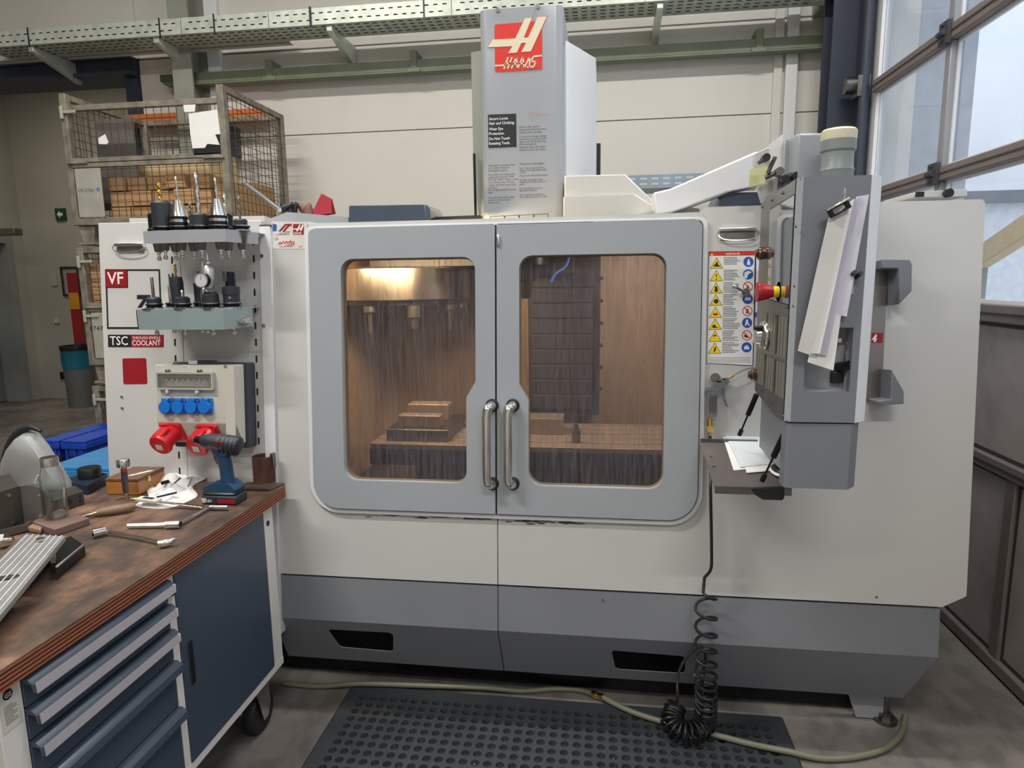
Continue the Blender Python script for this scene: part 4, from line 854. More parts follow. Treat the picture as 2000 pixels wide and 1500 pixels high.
# stainless holder beside the pendant
hb = [S(1690, 530, .0), S(1731, 530, .0), S(1716, 782, 0), S(1690, 782, 0)]
pl('holder_back', [(hb[0][0]-.05, hb[3][1]), (hb[2][0]+.004, hb[3][1]), (hb[1][0], hb[1][1]), (hb[0][0]-.05, hb[0][1])], 0, .012, M['brush'])
a = S(1734, 530)[0]
pl('holder_wing', [S(1699, 513), S(1752, 514), S(1756, 521), S(1755, 573), S(1731, 598), S(1730, 530), S(1699, 530)], 0, .09, M['mgrey3'], bevel=.003)
pl('holder_wing', [S(1718, 719), S(1741, 760), S(1741, 784), S(1694, 785), S(1694, 778), S(1716, 776)], 0, .09, M['mgrey3'], bevel=.003)
hbq = decal('holder_emblem', [S(1702, 650, .012), S(1725, 650, .012), S(1723, 670, .012), S(1702, 670, .012)], M['dred'], h0=.012, h1=.0128)
decal('holder_emblem_letter', [S(x, y, .013) for x, y in ((1702, 664), (1708, 656), (1711, 652), (1713, 656), (1711, 660), (1713, 662), (1710, 668), (1706, 668), (1707, 664))], M['whitep'], h0=.0128, h1=.0134)
# ================================================================ CONTROL PENDANT
PX, PY = .4455, 1.65; PYF = 2.015
YZ = Fr((0, 0, 0), (0, 1, 0), (0, 0, 1))               # a = Y, b = Z, c = X
cp = thing('control_pendant', 'tall grey operator control pendant on a sloping arm, papers clipped to its side', 'control panel', (.53, 1.8, 1.25))
ztop = hY(1600, 345, PY).z; zbot = hY(1600, 825, PY).z; xr_ = hY(1699, 400, PY).x; xc_ = xr_+.036
body = G().prism(WF, rnd([(PX, PY), (xr_, PY), (xc_, PY+.03), (xc_, 1.95), (PX+.05, 2.0), (PX, PYF-.02)], [.014, 0, 0, 0, 0, 0]), zbot, ztop)
q1 = hX(1474, 748, PX); q2 = hX(1535, 845, PX); q3 = hX(1487, 397, PX)
pcut = [(PY, zbot), (PY, ztop), (q3.y, q3.z), (q1.y, q1.z)]
# recess in the side facing the room
RC = [hY(x, y, PY) for x, y in ((1576, 640), (1669, 640), (1662, 766), (1575, 763))]; rc = (RC[0].x, RC[1].x-.002, RC[2].z, RC[0].z)
SFc = Fr((0, PY, 0), (1, 0, 0), (0, 0, 1))             # c points out towards the room
obj('side_face', G().prism(SFc, [(PX+.012, zbot), (xr_, zbot), (xr_, ztop), (PX+.012, ztop)], -.004, 0, [[(rc[0], rc[2]), (rc[1], rc[2]), (rc[1], rc[3]), (rc[0], rc[3])]]), M['mgrey3'], cp, smooth=0)
obj('edge_strip', G().prism(WF, [(PX, PY+.012), (PX+.012, PY), (PX+.012, PY+.02), (PX, PY+.02)], zbot, ztop), M['mgrey'], cp)
obj('corner_strip', G().prism(WF, rnd([(xr_, PY), (xc_, PY+.03), (xc_, PY+.05), (xr_, PY+.05)], [0, .02, 0, 0]), zbot, ztop), M['coolwhite'], cp)  # window light on this chamfer is put into the colour as bright white
obj('housing', G().box(PX+.006, xr_, PY+.06, PYF-.03, q1.z, ztop-.002).box(PX+.006, PX+.02, PY+.012, PY+.06, zbot, ztop-.002).box(PX+.006, xr_, PY+.004, PY+.06, ztop-.006, ztop-.001).box(xr_-.01, xc_-.002, PY+.03, 1.95, zbot, ztop-.001).box(PX+.006, xr_, PY+.004, PY+.06, zbot, zbot+.004), M['mgrey3'], cp)
rcs = obj('recess', G().box(rc[0]-.004, rc[1]+.004, PY+.05, PY+.054, rc[2]-.004, rc[3]+.004).box(rc[0]-.004, rc[0], PY+.004, PY+.05, rc[2], rc[3]).box(rc[1], rc[1]+.004, PY+.004, PY+.05, rc[2], rc[3]).box(rc[0], rc[1], PY+.004, PY+.05, rc[2]-.004, rc[2]).box(rc[0], rc[1], PY+.004, PY+.05, rc[3], rc[3]+.004), M['racksteel'], cp, smooth=0)
ROOT[rcs.name] = ROOT[cp.name]
g = G(); a = hY(1656, 660, PY+.04); b = hY(1652, 716, PY+.03)
g.tube([V((a.x+.004*math.cos(t*2.2), a.y-.006+.004*math.sin(t*2.2), a.z+(b.z-a.z)*t/60)) for t in range(61)], .0012, 5); obj('coiled_cord', g, M['steel'], rcs)
b = hY(1652, 712, PY+.02); obj('plug', G().cyl((b.x-.012, b.y+.02, b.z-.008), (b.x+.006, b.y-.01, b.z), .011, n=14), M['black'], rcs)
a = hY(1632, 735, PY+.048); obj('port_cover', G().box(a.x-.013, a.x+.013, PY+.035, PY+.05, a.z-.016, a.z+.014), M['black'], rcs, bevel=.003)
a = hY(1632, 664, PY+.04); obj('key', G().cyl((a.x-.012, a.y, a.z), (a.x+.004, a.y-.008, a.z), .003, n=8).box(a.x+.002, a.x+.010, a.y-.012, a.y-.008, a.z-.005, a.z+.005), M['steel'], rcs)
# operator face (normal -X)
OF = Fr((PX, 0, 0), (0, -1, 0), (0, 0, 1), (-1, 0, 0))
def ox(x, y, h=0): P = hX(x, y, PX-h); return (-P.y, P.z)
face = [(-PY-.013, zbot+.0), (-PY-.013, ztop), ox(1487, 397), ox(1474, 762), ox(1484, 775)]
fp = obj('operator_panel', G().prism(OF, face, -.004, 0), M['brush'], cp, smooth=0); ROOT[fp.name] = ROOT[cp.name]
sc1 = [ox(1556, 380), ox(1505, 410), ox(1500, 583), ox(1553, 596)]; sc1[0] = (-PY-.018, sc1[0][1]); sc1[3] = (-PY-.018, sc1[3][1])
obj('screen', G().prism(OF, sc1, .0002, .002), M['screen'], fp, smooth=0)
fr2 = [(p[0]+(.003 if k in (0, 3) else -.003), p[1]+(.003 if k < 2 else -.003)) for k, p in enumerate(sc1)]
obj('screen_frame', G().prism(OF, fr2, .0001, .0012, [sc1]), M['blackp'], fp, smooth=0)
# keys: blocks of small grey keys
ya, yb = -PYF+.02, -PY-.02
km = mat('keypad_grey_key', (122, 120, 110), .5, var=.05); kb = mat('keypad_field', (168, 162, 146), .5, var=.05)
zk0 = zbot+.06; zk1 = hX(1555, 612, PX).z-.02
cells = []
for r_ in range(14):
    zc = zk1-r_*(zk1-zk0)/13
    for c_ in range(12):
        yc = ya+.03+c_*(yb-ya-.04)/11
        if r_ in (7,) or c_ in (4, 8): continue
        if zc-.01 < q1.z+(-(yc)-q1.y)*((q1.z-zbot)/(q1.y-PY))+.012: continue
        if r_ < 6 and c_ < 2: continue
        cells.append((yc, zc))
me_ = None
for yc, zc in cells:
    if me_ is None:
        k0 = obj('key', G().box(yc-.0095, yc+.0095, zc-.0072, zc+.0072, 0, .004, OF), km, fp, smooth=0, bevel=0); me_ = k0; y00, z00 = yc, zc
    else:
        k_ = k0.copy(); C.objects.link(k_); k_.parent = fp; k_.location = (0, -(yc-y00), zc-z00)
def knob(px, py, r0, r1, L, m1, name, m2=None):
    P = hX(px, py, PX-.002); g = G().cyl((PX, P.y, P.z), (PX-L*.45, P.y, P.z), r0*.7, r0*.7, 18).cyl((PX-L*.4, P.y, P.z), (PX-L, P.y, P.z), r0, r1, 18)
    obj(name, g, m1, fp); return P
# emergency stop
P = hX(1522, 570, PX)
obj('emergency_stop_collar', G().cyl((PX, P.y, P.z), (PX-.016, P.y, P.z), .0145, .0145, 20), M['yellow'], fp)
obj('emergency_stop', G().lathe([(.014, .016), (.019, .03), (.025, .050), (.025, .055), (.0, .057)], Fr((PX, P.y, P.z), (0, 1, 0), (0, 0, 1), (-1, 0, 0)), 20), mat('stop_red', (164, 34, 38), .3), fp)
obj('stop_ring', G().lathe([(.026, 0), (.026, .002), (.024, .002)], Fr((PX, P.y, P.z), (0, 1, 0), (0, 0, 1), (-1, 0, 0)), 24), M['blackp'], fp)
# jog wheel
P = hX(1500, 655, PX); JF = Fr((PX, P.y, P.z), (0, 1, 0), (0, 0, 1), (-1, 0, 0))
obj('jog_wheel', G().lathe([(.036, 0), (.04, .006), (.04, .012), (.034, .02), (.026, .022), (.024, .034), (0, .036)], JF, 28), M['steel'], fp)
obj('jog_wheel_grip', G().cyl(JF.p(-.02, .022, .02), JF.p(-.02, .022, .042), .006, n=10), M['black'], fp)
# latch domes at top and bottom of the far edge
for px, py in ((1494, 495), (1480, 732)):
    P = hX(px, py, PX); obj('push_lock', G().lathe([(.015, 0), (.018, .008), (.017, .018), (.010, .022), (.012, .026), (0, .028)], Fr((PX, P.y, P.z), (0, 1, 0), (0, 0, 1), (-1, 0, 0)), 18), mat('copper_tinted_knob', (150, 124, 110), .18, 1, var=.1), fp)
for x, y in ((1529, 377), (1508, 391), (1489, 404), (1556, 442), (1553, 558), (1551, 597), (1539, 600), (1490, 765), (1508, 788), (1530, 812)):
    P = hX(x, y, PX); obj('screw', G().cyl((PX, P.y, P.z), (PX-.003, P.y, P.z), .004, n=8), M['dsteel'], fp)
# lower box and rear column
zl = hY(1600, 956, PY).z
obj('lower_box', G().prism(WF, rnd([(PX+.006, PY+.006), (xr_-.004, PY+.004), (xr_+.022, PY+.034), (xr_+.022, PY+.06), (PX+.02, PY+.06), (PX+.006, PY+.05)], [.012, .004, 0, 0, 0, 0]), zl, zbot-.004), M['mgrey3'], cp, bevel=.004)
a = hY(1472, 860, 2.12); b = hY(1472, 770, 2.12)
obj('rear_column', G().box(a.x+.01, .6, 2.03, 2.06, 1.085, zbot+.16).box(PX+.03, .6, PY+.12, 2.029, 1.085, q1.z), M['mgrey3'], cp, bevel=.003)
# gas struts of the tray
def strut(p0, p1, x0=.42):
    p0, p1 = V(p0), V(p1); m_ = p0.lerp(p1, .5)
    return G().cyl(p0, m_, .008, n=10).cyl(m_, p1, .003, n=8).cyl(p1-(p1-p0).normalized()*.02, p1, .007, n=8)
ts0 = hY(1478, 770, 2.04); ts1 = hY(1444, 850, 2.08)
obj('gas_strut', strut(ts0, ts1), M['blacksteel'], cp)
ts0 = hY(1533, 845, 1.72); ts1 = hY(1488, 940, 1.74)
obj('gas_strut', strut(ts0, ts1), M['blacksteel'], cp)
# fold-down tray
TZ = 1.0
tp = [hZ(x, y, TZ) for x, y in ((1368, 864), (1467, 858), (1534, 950), (1396, 955))]
tp = [(p.x, p.y) for p in tp]; tp[1] = (.50, 2.10); tp[0] = (tp[0][0], min(tp[0][1], 2.17)); tp[2] = (.51, tp[2][1])
tp[0] = tuple(hZ(1368, 864, 1.065)[:2]); tp[3] = tuple(hZ(1396, 955, 1.035)[:2])
zt_b, zt_f = 1.065, 1.035
tf = G()
def tz(y): t = (y-tp[3][1])/(tp[0][1]-tp[3][1]); return zt_f+(zt_b-zt_f)*t
tp[2] = (.50, tp[3][1]+.015); tp[1] = (.50, tp[0][1]+.005)
tf.v = [(x, y, tz(y)-dz_) for dz_ in (.004, 0) for x, y in tp]; tf.f = [(3, 2, 1, 0), (4, 5, 6, 7), (0, 1, 5, 4), (1, 2, 6, 5), (2, 3, 7, 6), (3, 0, 4, 7)]
ty_ = obj('tray', tf, mat('brown_grey_tray', (112, 104, 102), .38, .4, var=.08), cp, smooth=0); ROOT[ty_.name] = ROOT[cp.name]
p3, p2 = V((tp[3][0], tp[3][1], tz(tp[3][1]))), V((tp[2][0], tp[2][1], tz(tp[2][1])))
obj('tray_lip', G().box(p3.x, p2.x, p3.y-.003, p3.y+.002, p3.z-.012, p3.z+.008), M['dsteel'], ty_)
obj('tray_back_lip', G().box(tp[0][0], tp[1][0], tp[0][1], tp[0][1]+.004, tz(tp[0][1])-.004, tz(tp[0][1])+.012), M['dsteel'], ty_)
for px, py in ((1389, 895), (1394, 910)):
    P = hZ(px, py, 1.05); obj('tray_hole', G().cyl((P.x, P.y, tz(P.y)+.0002), (P.x, P.y, tz(P.y)+.0006), .005, n=12), M['blackp'], ty_)
g = topbox('tray_hook', [(1466, 955), (1532, 952), (1532, 972), (1528, 977), (1490, 976), (1474, 966)], 1.7, .012, M['black'], cp)
# sloping arm from the machine roof, with bracket, bent cover and knobs
def tbx(name, pts, Y, dep, m, **k): return topbox(name, pts, Y, dep, m, cp, **k)
tbx('arm', [(1276, 376), (1310, 368), (1476, 296), (1530, 300), (1530, 352), (1434, 371), (1310, 416), (1282, 420)], 2.42, .13, M['coolwhite'], bevel=.006)
tbx('arm_bracket', [(1474, 300), (1512, 282), (1532, 283), (1532, 345), (1512, 395), (1490, 396), (1480, 364), (1500, 358), (1472, 330)], 2.2, .03, M['white'], bevel=.002)
tbx('bent_cover', [(1532, 275), (1561, 261), (1566, 276), (1564, 340), (1558, 352), (1520, 375), (1530, 345)], 2.12, .02, M['mgrey'], bevel=.002)
tbx('bent_cover', [(1560, 260), (1612, 259), (1612, 350), (1559, 352)], 2.02, .3, M['mgrey'], bevel=.006)
tbx('neck_plate', [(1515, 395), (1520, 345), (1565, 330), (1570, 360)], 2.08, .05, M['mgrey3'])
for x, y in ((1488, 314), (1524, 355), (1544, 349)):
    P = hY(x, y, 2.09); obj('knob', G().cyl((P.x, 2.12, P.z), (P.x, 2.05, P.z), .006, n=8).cyl((P.x, 2.06, P.z), (P.x, 2.03, P.z), .011, n=14), M['black'], cp)
P = hY(1505, 335, 2.09); obj('clamp_lever', G().tube([(P.x-.02, 2.07, P.z-.02), (P.x+.015, 2.06, P.z-.005)], .007, 10).tube([(P.x-.015, 2.06, P.z-.01), (P.x+.002, 2.05, P.z+.035)], .006, 10).cyl((P.x+.015, 2.08, P.z-.007), (P.x+.015, 2.04, P.z-.007), .012, n=14), M['dsteel'], cp)
# sticky notes hanging from the arm
nt1 = topbox('sticky_note', [(1465, 332), (1500, 322), (1494, 358), (1462, 366)], 2.17, .001, mat('yellow_note', (224, 222, 168), .8), None)
tag(nt1, 'pale yellow note stuck to the sloping arm', 'note')
nt2 = topbox('paper_scrap', [(1502, 282), (1529, 262), (1533, 330), (1512, 352), (1505, 330)], 2.15, .001, M['paper'], None)
tag(nt2, 'crumpled white paper scrap stuck on the arm bracket', 'paper')
# grey pipe with cream cap behind the pendant
pv = thing('vent_pipe', 'grey plastic pipe stub with a cream cap behind the control pendant', 'pipe', (hY(1642, 345, 1.9).x, 1.9, ztop-.05))
a = hY(1607, 300, 1.9).x; b = hY(1676, 300, 1.9).x; r = (b-a)/2; F2 = Fr(((a+b)/2, 1.92, 0), (1, 0, 0), (0, 1, 0))
zz_ = lambda y: hY(1642, y, 1.9).z
obj('pipe', G().lathe([(r*.93, ztop+.001), (r*.93, zz_(335)), (r*.98, zz_(331)), (r*.9, zz_(326)), (r*.9, zz_(296))], F2, 32), M['pvc'], pv)
obj('socket', G().lathe([(r*.9, zz_(296)), (r*1.0, zz_(292)), (r*1.0, zz_(270))], F2, 32), M['pvc'], pv)
obj('cap', G().lathe([(r*.99, zz_(273)), (r*1.01, zz_(270)), (r*1.01, zz_(254)), (r*.9, zz_(250)), (0, zz_(249))], F2, 32), M['pvccap'], pv)
# papers clipped to the pendant side
def sheet(name, pts, Y, th, m, label, bend=.0):
    g = G(); P = [hY(x, y, Y) for x, y in pts]; n = 8; vs = []
    for i in range(n+1):
        t = i/n; a = P[0].lerp(P[3], t); b = P[1].lerp(P[2], t); o_ = bend*math.sin(t*PI*.5)**2
        for k in (0, th): vs += [(a.x, a.y-o_-k, a.z), (b.x, b.y-o_-k, b.z)]
    g.v = vs
    for i in range(n):
        k = i*4; g.f += [(k, k+1, k+5, k+4), (k+2, k+6, k+7, k+3), (k, k+4, k+6, k+2), (k+1, k+3, k+7, k+5)]
    g.f += [(0, 2, 3, 1), (n*4, n*4+1, n*4+3, n*4+2)]
    return obj(name, g, m, label=label, cat='paper', group='papers hanging on the pendant')
sheet('paper_sheet', [(1650, 400), (1672, 396), (1624, 722), (1574, 706)], PY-.006, .001, M['paper'], 'white sheet curling out at the bottom of the clipped papers', .012)
sheet('paper_sleeve', [(1672, 384), (1697, 380), (1652, 618), (1622, 612)], PY-.010, .002, M['tpaper'], 'clear plastic sleeve showing at the right of the clipped papers', .004)
sheet('paper_sleeve', [(1662, 392), (1680, 386), (1612, 694), (1590, 690)], PY-.014, .003, mat('violet_sleeve', (188, 184, 200), .35, var=.1), 'violet-tinted plastic sleeve in the middle of the clipped papers', .008)
sheet('paper_sheet', [(1640, 410), (1668, 388), (1598, 690), (1570, 688)], PY-.019, .002, M['paper'], 'grey-white sheet behind the topmost clipped sheet', .010)
tp_ = sheet('paper_sheet', [(1618, 426), (1660, 398), (1578, 692), (1555, 684)], PY-.024, .002, mat('grey_paper', (206, 203, 198), .8), 'topmost grey-white sheet under the bulldog clip', .012)
clp = thing('bulldog_clip', 'bright steel bulldog clip holding the papers on the pendant', 'clip', hY(1636, 404, PY-.03))
a = hY(1616, 418, PY-.028); b = hY(1656, 396, PY-.028); d_ = (b-a); CF = Fr(a, d_, V((0, 0, 1)).cross(V((0, 1, 0))) if 0 else (-d_.z/d_.length, 0, d_.x/d_.length), (0, -1, 0)); L_ = d_.length
obj('jaw', G().prism(CF, [(0, -.012), (L_, -.012), (L_, .008), (0, .008)], 0, .012, [[(.010, -.008), (L_-.010, -.008), (L_-.010, .003), (.010, .003)]]), M['blacksteel'], clp, bevel=.002)
obj('lever', G().box(-.002, L_+.004, .006, .011, 0, .016, CF), M['steel'], clp, bevel=.002)
obj('wire_loop', G().tube(spl([CF.p(L_*.72, .01, .014), CF.p(L_*.95, .026, .02), CF.p(L_*1.0, .034, .018), CF.p(L_*.9, .028, .016), CF.p(L_*.66, .012, .014)], 5), .002, 6), M['steel'], clp)
sk = thing('cable_hook', 'small black twin peg on the pendant side beside the papers', 'hook', hY(1672, 534, PY-.02))
for x, y in ((1667, 531), (1679, 533)):
    P = hY(x, y, PY-.02); obj('peg', G().cyl((P.x, PY, P.z-.01), (P.x, PY-.03, P.z), .005, n=12), M['black'], sk)
P = hY(1662, 560, PY-.002); obj('hanger_plate', G().box(P.x-.006, P.x+.006, PY-.003, PY-.0003, P.z-.018, P.z+.02), M['racksteel'], sk)
# papers on the tray
def tsheet(px, lab, dz_, m=M['paper']):
    P = [hZ(x, y, 1.05) for x, y in px]; g = G(); P = [(p.x, p.y, tz(p.y)+dz_) for p in P]
    g.v = [(x, y, z+k) for k in (0, .0015) for x, y, z in P]; g.f = [(3, 2, 1, 0), (4, 5, 6, 7), (0, 1, 5, 4), (1, 2, 6, 5), (2, 3, 7, 6), (3, 0, 4, 7)]
    return obj('paper_sheet', g, m, smooth=0, label=lab, cat='paper', group='papers on the pendant tray')
tsheet([(1409, 860), (1470, 856), (1500, 912), (1433, 917)], 'white sheet lying leftmost on the pendant tray', .0008)
tsheet([(1440, 862), (1500, 858), (1520, 918), (1458, 922)], 'white sheet with its corner under the top drawing on the tray', .0028)
dr_ = tsheet([(1412, 857), (1528, 849), (1530, 908), (1446, 914)], 'pale blue-white drawing sheet on top on the pendant tray', .0048, mat('drawing_paper', (214, 222, 226), .7))
# dark cover at the right of the tray
sb = thing('barcode_reader', 'black and white rounded hand unit at the right end of the pendant tray', 'hand unit', hZ(1512, 925, 1.045))
P = hZ(1512, 922, 1.05); obj('body', G().ball((P.x+.01, P.y, tz(P.y)+.014), .02, 10, (.9, 2.2, .55)), M['black'], sb)
obj('base', G().ball((P.x+.008, P.y-.005, tz(P.y)+.008), .02, 10, (1, 2.3, .4)), M['whitep'], sb)
P = MF.p(*S(1458, 569, .03), .03); wh = thing('steel_hook', 'small round steel hook on the danger sheet left of the red stop button', 'hook', P)
a_, b_ = S(1458, 571, .03); c1_, c2_ = S(1436, 560, .03)
obj('disc', G().cyl(MF.p(a_, b_, .012), MF.p(a_, b_, .022), .013, n=20).cyl(MF.p(a_, b_, .0023), MF.p(a_, b_, .012), .006, n=12), M['steel'], wh)
obj('arm', G().cyl(MF.p(a_, b_, .02), MF.p(c1_, c2_, .03), .004, n=8), M['dsteel'], wh); obj('tip', G().cyl(MF.p(c1_-.004, c2_+.002, .026), MF.p(c1_+.004, c2_-.002, .034), .008, n=14), M['steel'], wh)
# ---------------------------------------------------------------- air gun on its hook
ag = thing('air_gun', 'silver air blow gun hanging on the machine front below the danger sheet', 'air gun', MF.p(*S(1400, 790), .03))
def sg_(x, y, h=.03): a, b = S(x, y, h); return MF.p(a, b, h)
MZ = MF.ez
obj('hook', G().cyl(sg_(1397, 738, 0), sg_(1397, 738, .03), .016, n=18).cyl(sg_(1397, 738, .03), sg_(1397, 738, .036), .009, n=12), M['dsteel'], ag)
AF = Fr(MF.p(0, 0, .03), MF.ex, MF.ey)
def ap(pts, h=.03): return [S(x, y, h) for x, y in pts]
alu = mat('cast_alu', (138, 141, 148), .32, .6, var=.05)
gb_ = lambda pts: [AF.loc(sg_(x, y, .03))[:2] for x, y in pts]
obj('head', G().prism(AF, rnd(gb_([(1377, 758), (1378, 763), (1404, 764), (1418, 752), (1424, 746), (1420, 737), (1408, 740), (1396, 746), (1386, 756)]), .003, 3), -.011, .011), alu, ag, bevel=.003)
obj('grip', G().prism(AF, rnd(gb_([(1382, 762), (1400, 763), (1399, 810), (1397, 815), (1380, 814), (1379, 790)]), .003, 3), -.010, .010), alu, ag, bevel=.004)
g = G()
for k in range(4): x = 1385+k*4; g.prism(AF, gb_([(x, 772), (x+2, 772), (x+1.6, 806), (x-.4, 806)]), .0101, .012)
obj('grip_ribs', g, M['dsteel'], ag, smooth=0)
obj('lever', G().prism(AF, rnd(gb_([(1408, 748), (1414, 756), (1416, 776), (1422, 797), (1417, 793), (1411, 776), (1409, 760), (1403, 753)]), .002, 3), -.004, .004), alu, ag, bevel=.001)
obj('nozzle_nut', G().cyl(sg_(1422, 740), sg_(1434, 732), .006, .004, n=8), M['brass'], ag)
obj('nozzle', G().tube(spl([sg_(1434, 732), sg_(1450, 724), sg_(1466, 719), sg_(1478, 718)], 6), .0018, 8), M['dsteel'], ag)
obj('coupling', G().cyl(sg_(1387, 815), sg_(1387, 819), .007, n=12).cyl(sg_(1387, 819), sg_(1387, 832), .0125, n=18).cyl(sg_(1387, 832), sg_(1387, 843), .0115, n=6).cyl(sg_(1387, 843), sg_(1387, 851), .007, n=12), M['brass'], ag)
# spiral hose: straight part, coils, heap on the floor
hs = thing('spiral_hose', 'black spiral air hose hanging from the air gun and coiled on the mat', 'hose', hZ(1370, 1430, .03))
YC = 2.085
def hy_(x, y, Y=YC): return hY(x, y, Y)
st = spl([sg_(1387, 848), sg_(1387, 858, .03), sg_(1388, 900, .05), hy_(1388, 960), hy_(1390, 1080), hy_(1388, 1112), hy_(1376, 1128)], 8)
cen = [hy_(1379, 1150, YC), hy_(1379, 1240, YC), hy_(1379, 1330, YC), hy_(1379, 1385, YC-.01)]
heap = [V((cen[-1].x, YC-.02, .045)), V((cen[-1].x-.02, YC-.035, .035)), V((cen[-1].x-.06, YC-.045, .04)), V((cen[-1].x-.1, YC-.03, .045)), V((cen[-1].x-.105, YC+.02, .05)), V((cen[-1].x-.1, YC+.045, .1)), ]
heap = [hZ(x, y, z) for x, y, z in ((1378, 1402, .08), (1372, 1420, .055), (1350, 1432, .05), (1325, 1428, .05), (1312, 1412, .06), (1316, 1392, .075), (1320, 1378, .09))]
path = spl(cen[:-1]+heap, 14)
L = [0]
for a, b in zip(path, path[1:]): L.append(L[-1]+(b-a).length)
zc_ = [p.z for p in path]; pts = []; ph = PI*.95; N = 620; up = V((1, 0, 0)); prev = None
def at_len(l):
    for i in range(len(L)-1):
        if L[i+1] >= l: t = (l-L[i])/(L[i+1]-L[i]); return path[i].lerp(path[i+1], t), (path[i+1]-path[i]).normalized()
    return path[-1], (path[-1]-path[-2]).normalized()
l = 0; up = V((1, 0, 0))
while l < L[-1]:
    c, t = at_len(l); up = (up-t*up.dot(t)).normalized(); b_ = t.cross(up)
    f = l/L[-1]; pitch = .066*(1-f)**1.6+.0125 if f > .02 else .07
    rad = .034
    pts.append(c+(up*math.cos(ph)+b_*math.sin(ph))*rad*min(1, .35+f*14)); ph -= 2*PI/18; l += pitch/18
obj('hose', G().tube(st+pts[2:], .0052, 7), M['black'], hs)
tail = spl([pts[-1], hy_(1322, 1370, 2.07), hy_(1324, 1320, 2.1), hy_(1340, 1285, 2.12), hy_(1365, 1263, 2.13), hy_(1378, 1280, 2.125), hy_(1372, 1330, 2.12), hy_(1370, 1400, 2.1), hZ(1360, 1425, .02)], 8)
obj('hose_end', G().tube(tail, .0052, 7), M['black'], hs)
P = hy_(1366, 1318, 2.1); obj('cable_tie', G().box(P.x-.02, P.x+.012, 2.09, 2.1, P.z-.004, P.z+.004), M['greyp'], hs)
# ---------------------------------------------------------------- tool racks
def trk(name, label, front, top, bot, facets, m, dh):
    """front: [(px, Y)] along the front edge; top/bot pixel rows"""
    t = thing(name, label, 'tool rack', MF.p(-1.5, (top[2]+bot[2])/2, .1)); return t
def Sx(px): return S(px, 560)[0]
YS = 2.03
def rack(name, label, pxs, ztop_, zbot_, m, back0, back1):
    t = thing(name, label, 'tool rack', ((pxs[0][0]+pxs[-1][0])/2, YS+.1, zbot_))
    ywall = Y0+math.tan(LEAN)*(zbot_-1)+.002; ywt = Y0+math.tan(LEAN)*(ztop_-1)+.002
    pl2 = [(x, y) for x, y in pxs]+[(back1, ywall-.004), (back0, ywall-.004)]
    obj('top_plate', G().prism(WF, pl2, ztop_-.004, ztop_), m, t, smooth=0)
    for (x0, y0), (x1, y1) in zip(pxs, pxs[1:]):
        d = V((x1-x0, y1-y0, 0)); F_ = Fr((x0, y0, 0), d, (0, 0, 1))
        obj('front_face', G().box(0, d.length, zbot_, ztop_-.004, -.003, 0, F_), m, t, smooth=0)
    x0, y0 = pxs[0]; obj('side_face', G().prism(Fr((x0, 0, 0), (0, 1, 0), (0, 0, 1)), [(y0, zbot_), (y0, ztop_-.004), (ywall-.004, ztop_-.004), (ywall-.004, zbot_+.02)], 0, .003), m, t, smooth=0)
    return t
def sw(z): return Y0+math.tan(LEAN)*(z-1)
xa, xb, xc, xd = hY(275, 460, YS).x, hY(352, 460, YS-.01).x, hY(440, 460, YS).x, hY(501, 460, 2.2).x
z1 = hY(400, 448, YS).z; z0 = hY(400, 473, YS).z
rk1 = rack('tool_rack', 'upper grey tool rack plate on the machine side, full of tool holders', [(xa, YS+.012), (xb, YS-.004), (xc, YS+.002), (xd, 2.21)], z1, z0, M['racksteel'], hY(330, 460, 2.25).x, xd)
ya_ = hY(267, 620, YS).x; yb_ = hY(437, 620, YS).x; yc_ = hY(494, 620, 2.19).x
z3 = hY(350, 604, YS).z; z2 = hY(350, 644, YS).z
rk2 = rack('tool_rack', 'lower grey-green tool rack box on the machine side', [(ya_, YS), (yb_, YS), (yc_, 2.19)], z3, z2, M['rackgreen'], hY(325, 620, 2.25).x, yc_)
lb = hY(478, 627, 2.12); obj('lever_latch', G().cyl((lb.x-.01, 2.15, lb.z), (lb.x-.005, 2.1, lb.z), .014, .006, n=16).tube(spl([(lb.x, 2.11, lb.z), (lb.x+.02, 2.085, lb.z+.001), (lb.x+.045, 2.09, lb.z-.003)], 5), .0035, 8), M['steel'], rk2)
for px in (290, 352, 408):
    P = hY(px, 604, YS+.01); obj('tag_clip', G().box(P.x-.014, P.x+.014, YS-.005, YS+.02, z3, z3+.003), M['dsteel'], rk2)
